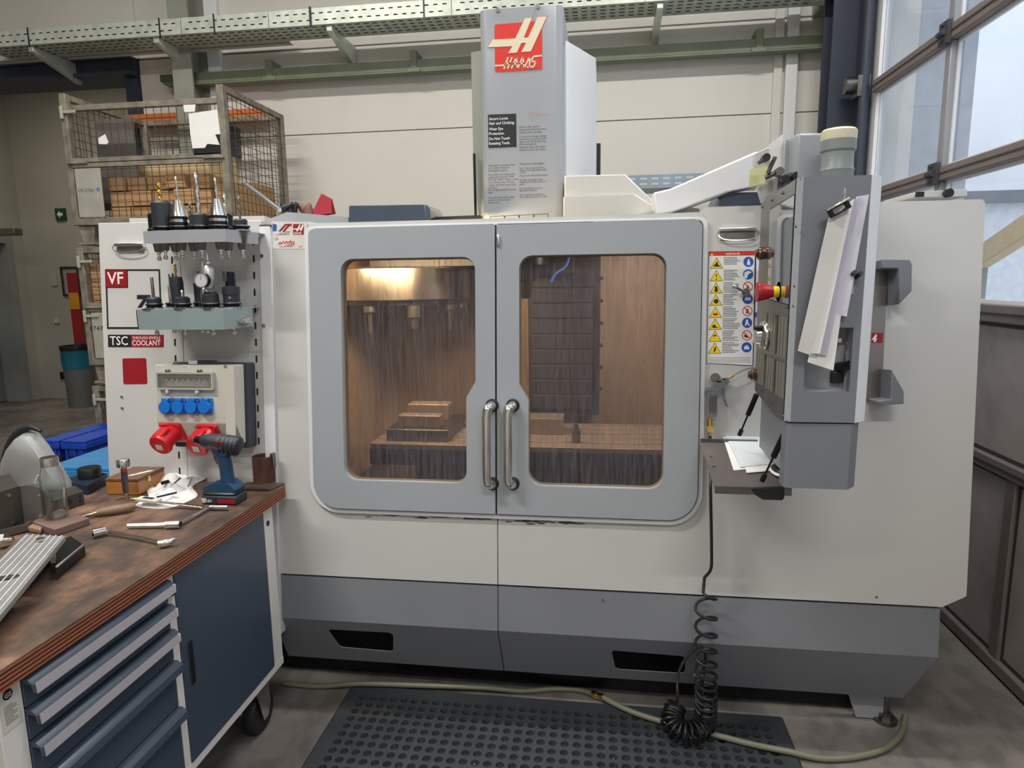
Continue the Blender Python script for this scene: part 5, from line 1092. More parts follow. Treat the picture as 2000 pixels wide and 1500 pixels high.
# ---------------------------------------------------------------- tool holders
def fluted(F, r, z0, z1, m_turn=3, n=36):
    g = G(); nn = 10; vs = []
    for i in range(n+1):
        t = i/n; z = z0+(z1-z0)*t; rr_ = r*(1 if t < .93 else 1-(t-.93)/.07*.8)
        for k in range(nn):
            a = 2*PI*k/nn; q = rr_*(1-.42*(abs(math.sin(a+t*m_turn*PI))**3)); vs.append(F.p(q*math.cos(a), q*math.sin(a), z))
    g.v = vs
    for i in range(n): g.f += [(i*nn+k, i*nn+(k+1) % nn, (i+1)*nn+(k+1) % nn, (i+1)*nn+k) for k in range(nn)]
    g.f += [tuple(range(nn))[::-1], tuple(n*nn+k for k in range(nn))]
    return g
def holder(px, py, Y, ztp, label, body, bm_, tool, tm, hw=.026, taper=True, group='tool holders on the racks', off=(0, 0)):
    x = hY(px, py, Y).x; o_ = (x, Y, ztp); kb_ = 1.25 if ztp == z1 else 1.08; hw *= kb_; t = thing('tool_holder', label, 'tool holder', o_, group)
    F_ = Fr(o_, (1, 0, 0), (0, 1, 0))
    obj('flange', G().lathe([(hw*.8, 0), (hw*1.1, 0), (hw*1.1, .004), (hw*.92, .007), (hw*.92, .009), (hw*1.1, .012), (hw*1.1, .016), (hw*.8, .016)], F_, 28), M['blacksteel'], t)
    obj('drive_ring', G().lathe([(hw*1.115, .0005), (hw*1.115, .0035)], F_, 28).lathe([(hw*1.0, .0162), (hw*1.0, .0185), (hw*.8, .0185)], F_, 28), M['steel'], t)
    for r0, m_ in body if isinstance(body[0][0], list) else [(body, bm_)]: obj('body', G().lathe([(r*kb_, z*(1.18 if ztp == z1 and len(r0) < 6 and isinstance(body[0][0], list) else 1)+.016) for r, z in r0], F_, 28), m_, t)
    if tool:
        if callable(tool): tool(F_, t)
        else:
            r_, h0_, h1_, kind_ = tool
            r_ *= 1.3; g_ = fluted(F_, r_, h0_, h1_) if kind_ == 'f' else G().lathe([(r_, h0_), (r_, h1_*.98), (r_*.8, h1_)], F_, 14)
            obj('drill_bit' if kind_ == 'f' else 'cutter', g_, tm, t)
    if taper:
        obj('taper', G().lathe([(.021, -.006), (.013, -.06), (.011, -.062)], F_, 20), M['dsteel'], t)
        obj('pull_stud', G().lathe([(.0075, -.06), (.0075, -.068), (.0045, -.07), (.0045, -.078), (.0075, -.081), (.0075, -.089), (.005, -.092)], F_, 14), M['steel'], t)
    return t
YR1 = 2.1; HZ = lambda y0, y1, Y=2.1: (hY(400, y0, Y).z-hY(400, y1, Y).z)
def hh(y, z, Y=YR1): return hY(400, y, Y).z-z
lo = hY(400, 444, YR1).z; 
col = [(.022, 0), (.024, .003), (.024, .06), (.021, .068), (.012, .07)]
holder(318, 440, YR1, z1, 'tall black holder with a gold drill, leftmost on the upper rack', [(.025, 0), (.0255, hh(395, z1)-.016), (.019, hh(390, z1)-.016), (0, hh(390, z1)-.016)], M['drillblack'], (.0055, hh(392, z1), hh(353, z1), 'f'), M['gold'])
cone = [([(.024, 0), (.024, .028), (.0242, .028)], M['blacksteel']), ([(.0245, .012), (.0245, .02)], M['steel']), ([(.0225, .028), (.021, .038), (.0105, .074), (.004, .076)], M['steel'])]
cone = [([list(p) for p in a], m) for a, m in cone]
holder(351, 440, YR1, z1, 'chrome cone chuck with a long thin drill, second from left on the upper rack', cone, None, (.0028, .075, hh(341, z1), 'f'), M['steel'])
holder(390, 440, YR1, z1, 'black holder with a very long silver end drill in the middle of the upper rack', [(.023, 0), (.0235, .036), (.019, .042), (0, .042)], M['drillblack'], (.0048, .05, hh(336, z1), 'f'), M['steel'])
holder(427, 440, YR1, z1, 'chrome cone chuck with two slim drills, fourth on the upper rack', cone, None, (.003, .075, hh(347, z1), 'f'), M['steel'])
holder(470, 438, YR1+.03, z1, 'short black holder with a stub drill at the right end of the upper rack', [(.017, 0), (.018, .018), (.014, .024), (0, .024)], M['drillblack'], (.004, .035, hh(385, z1, 2.13), 'f'), M['dsteel'], hw=.022)
holder(305, 438, YR1+.075, z1, 'black rear holder behind the leftmost one on the upper rack', [(.02, 0), (.02, .05), (.014, .056), (0, .056)], M['blacksteel'], (.0035, .06, .1, 'f'), M['steel'], hw=.022)
holder(338, 438, YR1+.08, z1, 'small rear holder between the first two on the upper rack', [(.019, 0), (.019, .03), (.012, .034), (0, .034)], M['blacksteel'], (.0025, .04, .095, 's'), M['dsteel'], hw=.022)
holder(374, 438, YR1+.08, z1, 'short black rear holder left of the middle of the upper rack', [(.02, 0), (.02, .042), (.014, .048), (0, .048)], M['drillblack'], (.004, .05, .105, 'f'), M['dsteel'], hw=.022)
holder(442, 438, YR1+.08, z1, 'rear holder with a steel end mill near the right of the upper rack', [(.019, 0), (.019, .04), (.012, .048), (0, .048)], M['blacksteel'], (.0045, .05, .13, 'f'), M['steel'], hw=.022)
# lower rack
def h2(y, Y=2.1): return hY(400, y, Y).z-z3
nut = [([list(p) for p in ((.022, 0), (.0225, .018), (.016, .024), (0, .026))], M['drillblack'])]
holder(302, 602, YR1, z3, 'black collet holder with a slim ball end mill, leftmost on the lower rack', nut, None, (.004, .03, h2(540), 's'), M['dsteel'], hw=.024)
holder(358, 602, YR1, z3, 'low black collet holder with a tiny pin in the middle of the lower rack', nut, None, (.0035, .03, h2(566), 's'), M['steel'], hw=.024)
def dial(F_, t):
    Zt = lambda y: hY(412, y, 2.06).z-z3
    obj('dial_body', G().lathe([(.012, Zt(566)), (.02, Zt(560)), (.024, Zt(545)), (.02, Zt(525)), (.014, Zt(518)), (.01, Zt(515))], F_, 20), mat('satin_alu', (190, 190, 188), .35, .7), t)
    zc = Zt(547); DF = Fr(F_.p(-.006, -.02, zc), (1, 0, 0), (0, 0, 1))
    obj('dial_case', G().lathe([(.025, 0), (.025, .014), (.023, .016)], DF, 28), M['blacksteel'], t)
    obj('dial_bezel', G().lathe([(.0215, .0165), (.0255, .0165), (.0255, .018), (.0215, .018), (.0215, .0165)], DF, 28), M['steel'], t)
    obj('dial_face', G().lathe([(0, .0162), (.022, .0164)], DF, 28), mat('dial_face', (206, 206, 214), .3), t)
    obj('dial_pointer', G().box(-.0006, .0006, 0, .014, .0166, .0172, DF), M['blackp'], t)
    g = G()
    for k in range(12):
        a = 2*PI*k/12; g.cyl(DF.p(.014*math.cos(a), .014*math.sin(a), .0166), DF.p(.017*math.cos(a), .017*math.sin(a), .0168), .0004, n=4)
    obj('dial_ticks', g, M['blackp'], t, kind='stuff')
    obj('stylus', G().lathe([(.009, Zt(515)), (.009, Zt(510)), (.004, Zt(508)), (.0008, Zt(490))], F_, 14), M['steel'], t)
holder(413, 602, 2.09, z3, 'black holder carrying a round dial indicator with a pointed stylus', [([list(p) for p in ((.024, 0), (.0245, .03), (.016, .04), (0, .04))], M['drillblack'])], None, dial, None, hw=.026)
def boring(F_, t):
    obj('boring_bar', G().lathe([(.016, .05), (.0165, .055), (.0165, .118), (.013, .122), (0, .122)], F_, 16), M['blacksteel'], t)
    obj('insert_pocket', G().box(-.018, -.002, -.018, -.004, .09, .124, F_), M['dsteel'], t, bevel=.002)
    obj('clamp_screw', G().cyl(F_.p(.01, -.024, .035), F_.p(.01, -.028, .035), .005, n=12), M['steel'], t)
holder(454, 604, 2.12, z3, 'large black boring bar holder at the right end of the lower rack', [([list(p) for p in ((.025, 0), (.025, .028), (.027, .03), (.027, .055), (.018, .058), (0, .058))], M['drillblack'])], None, boring, None, hw=.026)
holder(349, 600, YR1+.075, z3, 'tall black rear holder with a gold drill on the lower rack', [([list(p) for p in ((.02, 0), (.021, h2(560, 2.17)), (.018, h2(549, 2.17)), (0, h2(548, 2.17)))], M['drillblack'])], None, (.004, h2(550, 2.17), h2(513, 2.17), 'f'), M['gold'], hw=.022)
holder(336, 600, YR1+.085, z3, 'slim bright rear holder left of the gold drill on the lower rack', [([list(p) for p in ((.008, 0), (.008, .06), (0, .062))], M['steel'])], None, (.0025, .06, h2(534, 2.18), 's'), M['dsteel'], hw=.018)
holder(393, 600, YR1+.08, z3, 'dark rear holder half hidden left of the dial indicator', [([list(p) for p in ((.018, 0), (.018, .07), (.014, .074), (0, .074))], M['drillblack'])], None, (.003, .07, h2(530, 2.17), 's'), M['black'], hw=.022)
holder(402, 600, YR1+.05, z3, 'bright steel rear holder just behind the dial indicator', [([list(p) for p in ((.013, 0), (.013, .04), (.006, .06), (0, .06))], M['steel'])], None, (.004, .06, h2(507, 2.15), 's'), M['steel'], hw=.02)
# ================================================================ SOCKET BOX
sbx = thing('socket_box', 'grey socket distribution box with four blue and two red sockets', 'socket box', MF.p(*S(385, 830), .05))
def bp(x, y, h): return S(x, y, h)
hB = .12
def rect(x0, y0, x1, y1, h): a = S(x0, y0, h); b = S(x1, y1, h); return (a[0], b[1], b[0], a[1])
r_ = rect(303, 712, 446, 870, hB)
u0, s0, u1, s1 = r_
obj('back_shell', G().prism(MF, rnd([(u0+.02, s0-.02), (u1+.04, s0-.02), (u1+.04, s1+.005), (u0+.02, s1+.005)], .008), .0, .055), M['dboxgrey'], sbx, bevel=.004)
sm = S(380, 826, hB)[1]
cov = [(hB, s1), (hB, sm), (.07, s0), (.055, s0), (.055, s1)]
CFr = Fr((u0, MF.o.y, 0), -MF.ez, MF.ey, MF.ex)
obj('cover', G().prism(Fr(MF.p(u0, 0, 0), MF.ez, MF.ey, MF.ex), cov, 0, u1-u0+.03), M['boxgrey'], sbx, bevel=.004)
obj('cover_edge', G().prism(MF, [(u1-.006, s0+.01), (u1+.03, s0+.01), (u1+.03, s1), (u1-.006, s1)], hB, hB+.002), M['boxgrey'], sbx, smooth=0)
# breaker window
w0, wz0, w1, wz1 = rect(303, 727, 415, 762, hB+.02)
obj('breaker_frame', G().prism(MF, rnd([(w0, wz0), (w1, wz0), (w1, wz1), (w0, wz1)], .004), hB, hB+.018, [[(w0+.006, wz0+.006), (w1-.006, wz0+.006), (w1-.006, wz1-.006), (w0+.006, wz1-.006)]]), mat('frosted_frame', (176, 174, 166), .4), sbx, bevel=.002)
obj('breaker_window', G().box(w0+.006, w1-.006, wz0+.006, wz1-.006, hB+.014, hB+.016, MF), M['clearcover'], sbx, smooth=0)
zz0 = (wz0+wz1)/2
obj('breaker_row', G().box(w0+.03, w1-.026, zz0-.02, zz0+.006, hB+.001, hB+.004, MF), M['whitep'], sbx, smooth=0)
obj('breaker_band', G().box(w0+.028, w1-.024, zz0+.002, zz0+.012, hB+.001, hB+.006, MF), M['blackp'], sbx, smooth=0)
for k in range(8):
    x = w0+.034+k*(w1-w0-.068)/7; obj('breaker_switch', G().box(x-.003, x+.003, zz0-.002, zz0+.007, hB+.004, hB+.01, MF), M['whitep'], sbx, smooth=0)
for px, py in ((330, 725), (392, 725)): a, b = S(px, py, hB); obj('window_latch', G().box(a-.007, a+.007, b-.006, b+.006, hB, hB+.014, MF), M['dsteel'], sbx, bevel=.003)
for px, py in ((329, 764), (387, 765)): a, b = S(px, py, hB+.01); obj('cover_screw', G().cyl(MF.p(a, b, hB), MF.p(a, b, hB+.02), .006, n=14), M['boxgrey'], sbx)
a, b = S(357, 716, hB+.0005); obj('name_sticker', G().box(a, a+.026, b-.006, b+.004, hB+.0002, hB+.001, MF), M['whitep'], sbx, smooth=0); text('MENNEKES', MF, a+.002, b-.003, .006, M['blackp'], sbx, hB+.0014, width=.021, bold=.01)
a, b = S(441, 713, hB); obj('corner_screw', G().cyl(MF.p(a, b-.004, hB), MF.p(a, b-.004, hB+.004), .006, n=14), M['steel'], sbx)
# blue sockets with round lids
for i, px in enumerate((322, 347, 373, 399)):
    a, b = S(px, 795, hB+.02); t = obj('blue_socket', G().prism(MF, rnd([(a-.021, b-.026), (a+.021, b-.026), (a+.021, b+.03), (a-.021, b+.03)], .004), hB, hB+.01), M['blues'], sbx, bevel=.002); ROOT[t.name] = ROOT[sbx.name]
    obj('lid', G().lathe([(.0225, 0), (.0225, .012), (.021, .014), (0, .0142)], Fr(MF.p(a-.002, b-.001, hB+.009), MF.ex, MF.ey), 28), M['blues'], t)
    obj('lid_hinge', G().box(a-.012, a+.014, b+.018, b+.03, hB+.01, hB+.022, MF), M['blues'], t, bevel=.003)
    for sx__ in (-.017, .019): obj('screw', G().cyl(MF.p(a+sx__, b+.022, hB+.01), MF.p(a+sx__, b+.022, hB+.012), .0025, n=8), M['steel'], t)
# red CEE sockets, pointing down and to the left
slope = V(MF.ey*(sm-s0)+MF.ez*(.05)); 
for i, (px, py, ex_, ey_) in enumerate(((340, 843, 320, 860), (410, 846, 394, 866))):
    a, b = S(px, py, hB-.02); c0 = MF.p(a, b, hB-.015)
    n_ = (MF.ez*.85-MF.ey*.52).normalized(); upv = (MF.ey*.85+MF.ez*.52).normalized(); XF = Fr(c0, MF.ex, upv, n_)
    t = obj('red_socket', G().prism(XF, rnd([(-.04, -.037), (.04, -.037), (.04, .037), (-.04, .037)], .006), -.006, .006), M['reds'], sbx, bevel=.002); ROOT[t.name] = ROOT[sbx.name]
    e0 = c0+n_*.004; e1 = e0+(MF.ez*.78-MF.ey*.48-MF.ex*.1).normalized()*.075; TF_ = Fr(e0, MF.ex, upv, (e1-e0).normalized()); TF_.ey = TF_.ez.cross(TF_.ex).normalized(); TF_.ex = TF_.ey.cross(TF_.ez)
    obj('socket_barrel', G().lathe([(.034, -.004), (.032, .02), (.034, .05), (.034, .056)], TF_, 24), M['reds'], t)
    obj('socket_lid', G().lathe([(.038, .056), (.041, .058), (.041, .068), (.037, .074), (0, .076)], TF_, 24), M['reds'], t)
    obj('lid_hinge', G().box(-.018, .018, .026, .042, .02, .068, TF_), M['reds'], t, bevel=.004)
    obj('lid_label', G().box(-.013, .013, -.016, .006, .0765, .0775, TF_), M['boxgrey'], t, smooth=0)
    for sx__ in (-.033, .033):
        for sy__ in (-.03, .03): obj('screw', G().cyl(XF.p(sx__, sy__, .006), XF.p(sx__, sy__, .009), .004, n=10), M['steel'], t)
# screwdriver and caliper lying on the box
tl = thing('deburring_tool', 'slim silver scriber lying on top of the socket box', 'tool', MF.p(*S(400, 707, .1), .1))
zt_ = s1+.008; a0 = S(330, 708, .09)[0]; a1 = S(425, 706, .09)[0]; am = S(372, 706, .09)[0]
obj('blade', G().cyl(MF.p(a0, zt_, .07), MF.p(am, zt_, .085), .0018, n=8), M['steel'], tl); obj('handle', G().cyl(MF.p(am, zt_+.001, .085), MF.p(a1, zt_+.002, .095), .006, .005, n=12), M['dsteel'], tl)
obj('tag', G().box(am-.005, am+.028, zt_-.0065, zt_+.006, .093, .095, MF), M['paper'], tl, smooth=0)
# ================================================================ WORKBENCH
BZ = .88; BX1 = -1.128; BX0 = -1.98; BYN, BYF = .93, 2.147
wbn = thing('workbench', 'mobile workbench with worn brown top, blue-grey drawers and door', 'workbench', (-1.55, 1.55, 0))
tpo = rnd([(BX0, BYN), (BX1, BYN), (BX1, BYF), (BX0, BYF)], [.01, .01, .012, .01])
obj('bench_top', G().prism(WF, tpo, BZ-.004, BZ), M['wood'], wbn, bevel=.001)
n = 9
for k in range(n):
    z1_ = BZ-.004-k*.0045; e = -.0006 if k % 2 else 0
    P = [(BX0, BYN), (BX1+e, BYN), (BX1+e, BYF+e), (BX0, BYF)]
    obj('ply_layer', G().prism(WF, rnd(P, [0, .01, .012, 0]), z1_-.0045, z1_-.0001), M['ply2'] if k % 2 else M['ply'], wbn, smooth=0)
CX = -1.15; zc0_, zc1_ = .225, .837
yA, yB = 1.0, 2.075
XFc = Fr((CX, 0, 0), (0, 1, 0), (0, 0, 1), (1, 0, 0))   # a = Y, b = Z, c = outwards (+X)
yd = hX(352, 1150, CX).y; yd2 = hX(340, 1150, CX).y
# carcass
obj('carcass', G().box(BX0+.06, CX-.02, yA, yA+.02, zc0_, zc1_-.001).box(BX0+.06, CX-.02, yB-.02, yB, zc0_, zc1_-.001).box(BX0+.06, BX0+.08, yA, yB, zc0_, zc1_-.001).box(BX0+.06, CX-.02, yA, yB, zc0_, zc0_+.02), M['cabwhite'], wbn, smooth=0)
yleg0 = hX(62, 1400, CX).y
ys0 = yA; ydv0 = hX(342, 1200, CX).y-.022; ydv1 = ydv0+.028; ydoor1 = hX(517, 1050, CX).y
obj('front_stile', G().box(yA, yA+.055, zc0_, zc1_, -.02, 0, XFc), M['cabwhite'], wbn, bevel=.001)
obj('front_stile', G().box(ydv0, ydv1, zc0_, zc1_, -.02, 0, XFc), M['cabwhite'], wbn, bevel=.001)
obj('front_stile', G().box(ydoor1, yB, zc0_, zc1_, -.02, 0, XFc), M['cabwhite'], wbn, bevel=.001)
obj('top_rail', G().box(yA, yB, zc1_-.012, zc1_, -.0195, .001, XFc), M['cabwhite'], wbn, smooth=0)
obj('bottom_rail', G().box(yA, yB, zc0_-.001, zc0_+.024, -.0195, .001, XFc), M['cabwhite'], wbn, smooth=0)
P = hX(523, 1022, CX); obj('stile_hole', G().cyl((CX, P.y, P.z), (CX+.0015, P.y, P.z), .010, n=18), M['blackp'], wbn)
# drawers with aluminium grips
zt = zc1_-.014
def Zx(px, py): return hX(px, py, CX+.01).z
edges = [zt, Zx(335, 1178), Zx(340, 1227), Zx(345, 1289), Zx(352, 1382), zc0_+.024]
yl0, yl1 = yA+.057, ydv0-.001
for k, (za, zb) in enumerate(zip(edges, edges[1:])):
    dr = obj('drawer', G().box(yl0, yl1, zb+.003, za-.001, -.02, .002, XFc), M['navy'], wbn, bevel=.002, label='%s blue-grey drawer' % ['top', 'second', 'third', 'fourth', 'bottom'][k]); ROOT[dr.name] = ROOT[wbn.name]
    obj('grip_lip', G().prism(Fr((0, yl0, 0), (1, 0, 0), (0, 0, 1)), [(CX, za-.001), (CX+.012, za-.001), (CX+.026, za-.012), (CX+.028, za-.032), (CX+.024, za-.032), (CX+.02, za-.014), (CX, za-.012)], 0, -(yl1-yl0)), M['navy'], dr, bevel=.001)
    if k < 3:
        obj('grip_strip', G().prism(Fr((0, yl0+.004, 0), (1, 0, 0), (0, 0, 1)), [(CX+.0265, za-.011), (CX+.0285, za-.011), (CX+.0305, za-.033), (CX+.0285, za-.033)], 0, -(yl1-yl0-.008)), M['handlealu'], dr, label='light aluminium grip strip')
        obj('strip_end', G().box(yl1-.008, yl1-.003, za-.034, za-.010, .012, .031, XFc), M['boxgrey'], dr, bevel=.002)
P = hX(341, 1150, CX); lk = obj('lock', G().cyl((CX, ydv0+.012, P.z), (CX+.008, ydv0+.012, P.z), .011, n=18).cyl((CX+.008, ydv0+.012, P.z), (CX+.012, ydv0+.012, P.z), .007, n=12), M['blacksteel'], wbn)
# door
dd = obj('cabinet_door', G().box(ydv1+.002, ydoor1-.002, zc0_+.026, zc1_-.014, -.02, .003, XFc), M['navy'], wbn, bevel=.002, label='large blue-grey cabinet door'); ROOT[dd.name] = ROOT[wbn.name]
a = hX(364, 1255, CX); b = hX(380, 1330, CX)
obj('door_grip', G().box(a.y, b.y, b.z, a.z, .0031, .006, XFc), M['black'], dd, bevel=.0015)
# label on the near stile
a = hX(14, 1345, CX+.001); b = hX(48, 1410, CX+.001)
lb_ = obj('type_plate', G().box(yA+.006, yA+.047, hX(30, 1418, CX).z, hX(22, 1330, CX).z, .0005, .0015, XFc), M['boxgrey'], wbn, smooth=0, label='small grey type plate')
ROOT[lb_.name] = ROOT[wbn.name]
zz1 = hX(22, 1330, CX).z
obj('safety_mark', G().lathe([(.011, 0), (.011, .0004)], Fr(XFc.p(yA+.024, zz1-.02, .0016), XFc.ex, XFc.ey, XFc.ez), 20), M['blackp'], lb_)
text('GS', XFc, yA+.0165, zz1-.0255, .013, M['boxgrey'], lb_, .0023, bold=.02, width=.015)
for k in range(9): obj('fine_print', G().box(yA+.012, yA+.012+.028*(1 if k % 3 else .7), zz1-.044-k*.0045, zz1-.0425-k*.0045, .0015, .0019, XFc), M['greyp'], lb_, smooth=0)
# wheels
for (y, xs) in ((1.98, (-1.22, -1.85)), (1.1, (-1.22, -1.85))):
    for x in xs:
        c = obj('castor', G().box(x-.04, x+.04, y-.045, y+.045, zc0_-.008, zc0_-.001).prism(Fr((x, 0, 0), (0, 1, 0), (0, 0, 1), (1, 0, 0)), [(y-.045, zc0_-.008), (y+.045, zc0_-.008), (y+.05, .1), (y+.03, .055), (y+.0, .055)], .030, .034).prism(Fr((x, 0, 0), (0, 1, 0), (0, 0, 1), (1, 0, 0)), [(y-.045, zc0_-.008), (y+.045, zc0_-.008), (y+.05, .1), (y+.03, .055), (y+.0, .055)], -.034, -.030), M['steel'], wbn); ROOT[c.name] = ROOT[wbn.name]
        obj('wheel', G().lathe([(.02, -.022), (.07, -.022), (.078, -.012), (.078, .012), (.07, .022), (.02, .022)], Fr((x, y+.02, .079), (0, 1, 0), (0, 0, 1), (1, 0, 0)), 28), M['rubber'], c)
# ================================================================ THINGS ON THE BENCH
def bz(x, y, z=BZ): return hZ(x, y, z)
def onb(x, y): p = bz(x, y); return V((p.x, p.y, BZ))
E1 = .0006
# steel tube on plate
p = onb(513, 946); pp = thing('steel_tube_stand', 'rusty brown steel tube welded on a flat plate at the bench corner', 'tube', p)
r = (hY(531, 925, p.y).x-hY(492, 925, p.y).x)/2; ht = hY(512, 893, p.y).z
c4 = [bz(470, 958), bz(527, 960), bz(561, 944), bz(490, 940)]
c4 = [(min(q.x, BX1-.004), min(q.y, BYF-.004)) for q in c4]
obj('base_plate', G().prism(WF, c4, BZ+E1, BZ+.006), mat('rusty_plate', (92, 74, 68), .5, .5, var=.25, scale=20), pp)
tc_ = V((p.x-.002, p.y+.02, 0))
obj('tube', G().lathe([(r-.007, BZ+.0062), (r, BZ+.0062), (r, ht), (r-.007, ht), (r-.0071, BZ+.0063)], Fr(tc_, (1, 0, 0), (0, 1, 0)), 32), mat('rusty_tube', (96, 66, 56), .45, .4, var=.3, scale=14, stretch=(1, 1, .4)), pp)
obj('tab', G().box(tc_.x+r-.006, tc_.x+r+.004, tc_.y-.01, tc_.y+.012, ht-.04, ht+.01), M['dsteel'], pp)
# cordless drill
p = onb(425, 975); dl = thing('cordless_drill', 'blue and black cordless drill standing on its battery', 'drill', p)
YD = p.y-.02; DF_ = Fr((0, YD, 0), (1, 0, 0), (0, 0, 1), (0, -1, 0))
def dp(pts): return [(hY(x, y, YD).x, hY(x, y, YD).z) for x, y in pts]
def D3(x, y, c=0): q = hY(x, y, YD); return V((q.x, YD-c, q.z))
bb = dp([(406, 962), (472, 962), (472, 985), (404, 972)]); zb = BZ+E1
ax_ = D3(404, 860)-D3(470, 872)
bat = G().prism(DF_, rnd(dp([(402, 952), (470, 958), (472, 974), (406, 974)]), .006), -.035, .035)
x0 = dp([(404, 960)])[0][0]; x1 = dp([(472, 960)])[0][0]; zt_b_ = dp([(440, 957)])[0][1]
obj('battery', G().box(x0, x1, YD-.036, YD+.036, zb, zb+.03), M['drillblack'], dl, bevel=.006)
obj('battery_top', G().box(x0+.004, x1-.006, YD-.034, YD+.034, zb+.0301, zb+.042), M['black'], dl, bevel=.006)
text('18V', Fr((x0+.02, YD-.0362, zb+.008), (1, 0, 0), (0, 0, 1)), 0, 0, .014, M['whitep'], dl, .0005, bold=.01)
obj('battery_flash', G().prism(Fr((x0+.002, YD-.0362, zb+.006), (1, 0, 0), (0, 0, 1)), [(0, .012), (.004, 0), (.014, 0), (.018, .016), (0, .016)], 0, .0006), M['boxgrey'], dl, smooth=0)
obj('battery_stripe', G().box(x0+.06, x1-.004, YD-.0368, YD-.0361, zb+.006, zb+.02), M['dred'], dl, smooth=0)
ft = zb+.042
foot = rnd([(x0+.006, ft), (x1-.004, ft), (x1-.006, ft+.01), (x1-.03, ft+.03), (x0+.035, ft+.026), (x0+.006, ft+.012)], .006)
obj('foot', G().prism(DF_, foot, -.03, .03), M['drillblue'], dl, bevel=.006)
grip = [D3(447, 946), D3(444, 930), D3(440, 905), D3(434, 885), D3(430, 868)]
obj('grip', G().tube(spl(grip, 5), lambda t: .0215+.003*abs(t-.4)*2, 14), M['drillblue'], dl)
obj('trigger', G().prism(DF_, rnd(dp([(421, 884), (428, 886), (433, 905), (427, 906), (420, 893)]), .003), -.009, .009), mat('trigger_maroon', (92, 40, 50), .5), dl, bevel=.003)
bd = [D3(396, 861), D3(408, 862), D3(425, 865), D3(445, 868), D3(460, 870), D3(470, 873)]
obj('motor_body', G().tube(spl(bd, 5), lambda t: (.019+.013*min(1, t*2.2)) if t < .86 else .032*math.sqrt(max(.05, 1-((t-.86)/.16)**2)), 20), M['drillblack'], dl)
for k in range(4):
    t = .56+.11*k; c = bd[0].lerp(bd[-1], t); d_ = (bd[-1]-bd[0]).normalized(); obj('grip_rib', G().tube([c+(V((0, 1, 0)).cross(d_)*math.cos(a)+V((0, 1, 0))*math.sin(a))*.0325 for a in [2*PI*i/20 for i in range(20)]], .0018, 6, closed=True), M['black'], dl)
obj('housing_blue', G().prism(DF_, rnd(dp([(418, 872), (455, 878), (448, 888), (424, 884)]), .004), -.024, .024), M['drillblue'], dl, bevel=.004)
obj('chuck', G().tube([D3(398, 861), D3(390, 860), D3(381, 858)], lambda t: .017-.006*t, 16), M['blacksteel'], dl)
obj('chuck_jaw', G().tube([D3(382, 858), D3(377, 857.5)], .006, 8), M['steel'], dl)
_t = Fr(D3(417, 866, .030), bd[-1]-bd[0], (0, 0, 1), (0, -1, 0)); _t.ey = _t.ez.cross(_t.ex)
text('BOSCH', _t, 0, -.005, .011, mat('grey_red_print', (150, 90, 96), .5), dl, .0035, width=.045, bold=.01)
obj('red_stripe', G().prism(DF_, dp([(424, 857), (446, 859), (446, 861), (424, 859)]), .026, .031), M['dred'], dl)
# wooden instrument box
c4 = [bz(209, 966), bz(272, 967), bz(318, 940)]; yb_ = c4[0].y
bw = thing('wooden_box', 'flat varnished wooden instrument box with brown lid', 'box', (c4[0].x, yb_, BZ))
fl, frr = V((c4[0].x, c4[0].y, 0)), V((c4[1].x, c4[1].y, 0)); e = (frr-fl); back = hZ(318, 912, BZ+.062)
hb_ = hY(215, 935, yb_).z-BZ; BF = Fr((fl.x, fl.y, BZ), e, (0, 0, 1)); W_ = e.length
Fz = Fr((fl.x, fl.y, BZ), e, V((0, 0, 1)).cross(e.normalized()), (0, 0, 1))
L_ = .27; sk_ = .0
obj('box_body', G().box(0, W_, .0, .15, E1, hb_-.012, Fz), M['box_wood'], bw, bevel=.002)
lid_ = obj('box_lid', G().box(-.001, W_+.001, -.001, .151, hb_-.0115, hb_, Fz), M['box_lid'], bw, bevel=.002)
obj('box_catch', G().box(W_+.0005, W_+.004, .05, .065, hb_-.025, hb_-.004, Fz), M['brass'], bw, bevel=.001)
obj('paper_label', G().prism(Fz, [(W_*.45, .03), (W_*.62, .035), (W_*.95, .1), (W_*.8, .102)], hb_+.0002, hb_+.0008), M['paper'], bw, smooth=0)
text('T..', Fr(Fz.p(W_*.62, .05, hb_+.001), Fz.ex+Fz.ey*.8, Fz.ey-Fz.ex*.8, Fz.ez), 0, 0, .012, M['greyp'], bw, .0004)
# upright hammer with round head and red ring
p = onb(240, 975); hm_ = thing('round_hammer', 'small hammer standing upright with round steel head and red ring', 'hammer', p)
Yh = p.y; q = lambda y: hY(233, y, Yh).z; xh = hY(233, 930, Yh).x; F_ = Fr((xh, Yh, 0), V((1, 0, 0)), (0, 1, 0))
F_.ez = V((.02, 0, 1)).normalized()
obj('head', G().lathe([(.019, q(911)-.0), (.021, q(910)), (.021, q(898)), (.019, q(896)), (0, q(896))], F_, 24), M['steel'], hm_)
obj('neck', G().lathe([(.008, q(917)), (.008, q(909))], F_, 14), M['steel'], hm_)
obj('ring', G().lathe([(.010, q(920)), (.010, q(915))], F_, 18), M['reds'], hm_)
obj('handle', G().lathe([(.0085, q(962)), (.0095, q(955)), (.0105, q(935)), (.0095, q(920))], F_, 18), mat('knurled_handle', (86, 78, 86), .4, .5, var=.2, scale=200), hm_)
obj('tip', G().lathe([(.005, q(975)), (.005, q(962))], F_, 10), M['brass'], hm_)
obj('foot', G().box(xh-.014, xh+.016, Yh-.014, Yh+.014, BZ+E1, q(974)), M['dsteel'], hm_, bevel=.002)
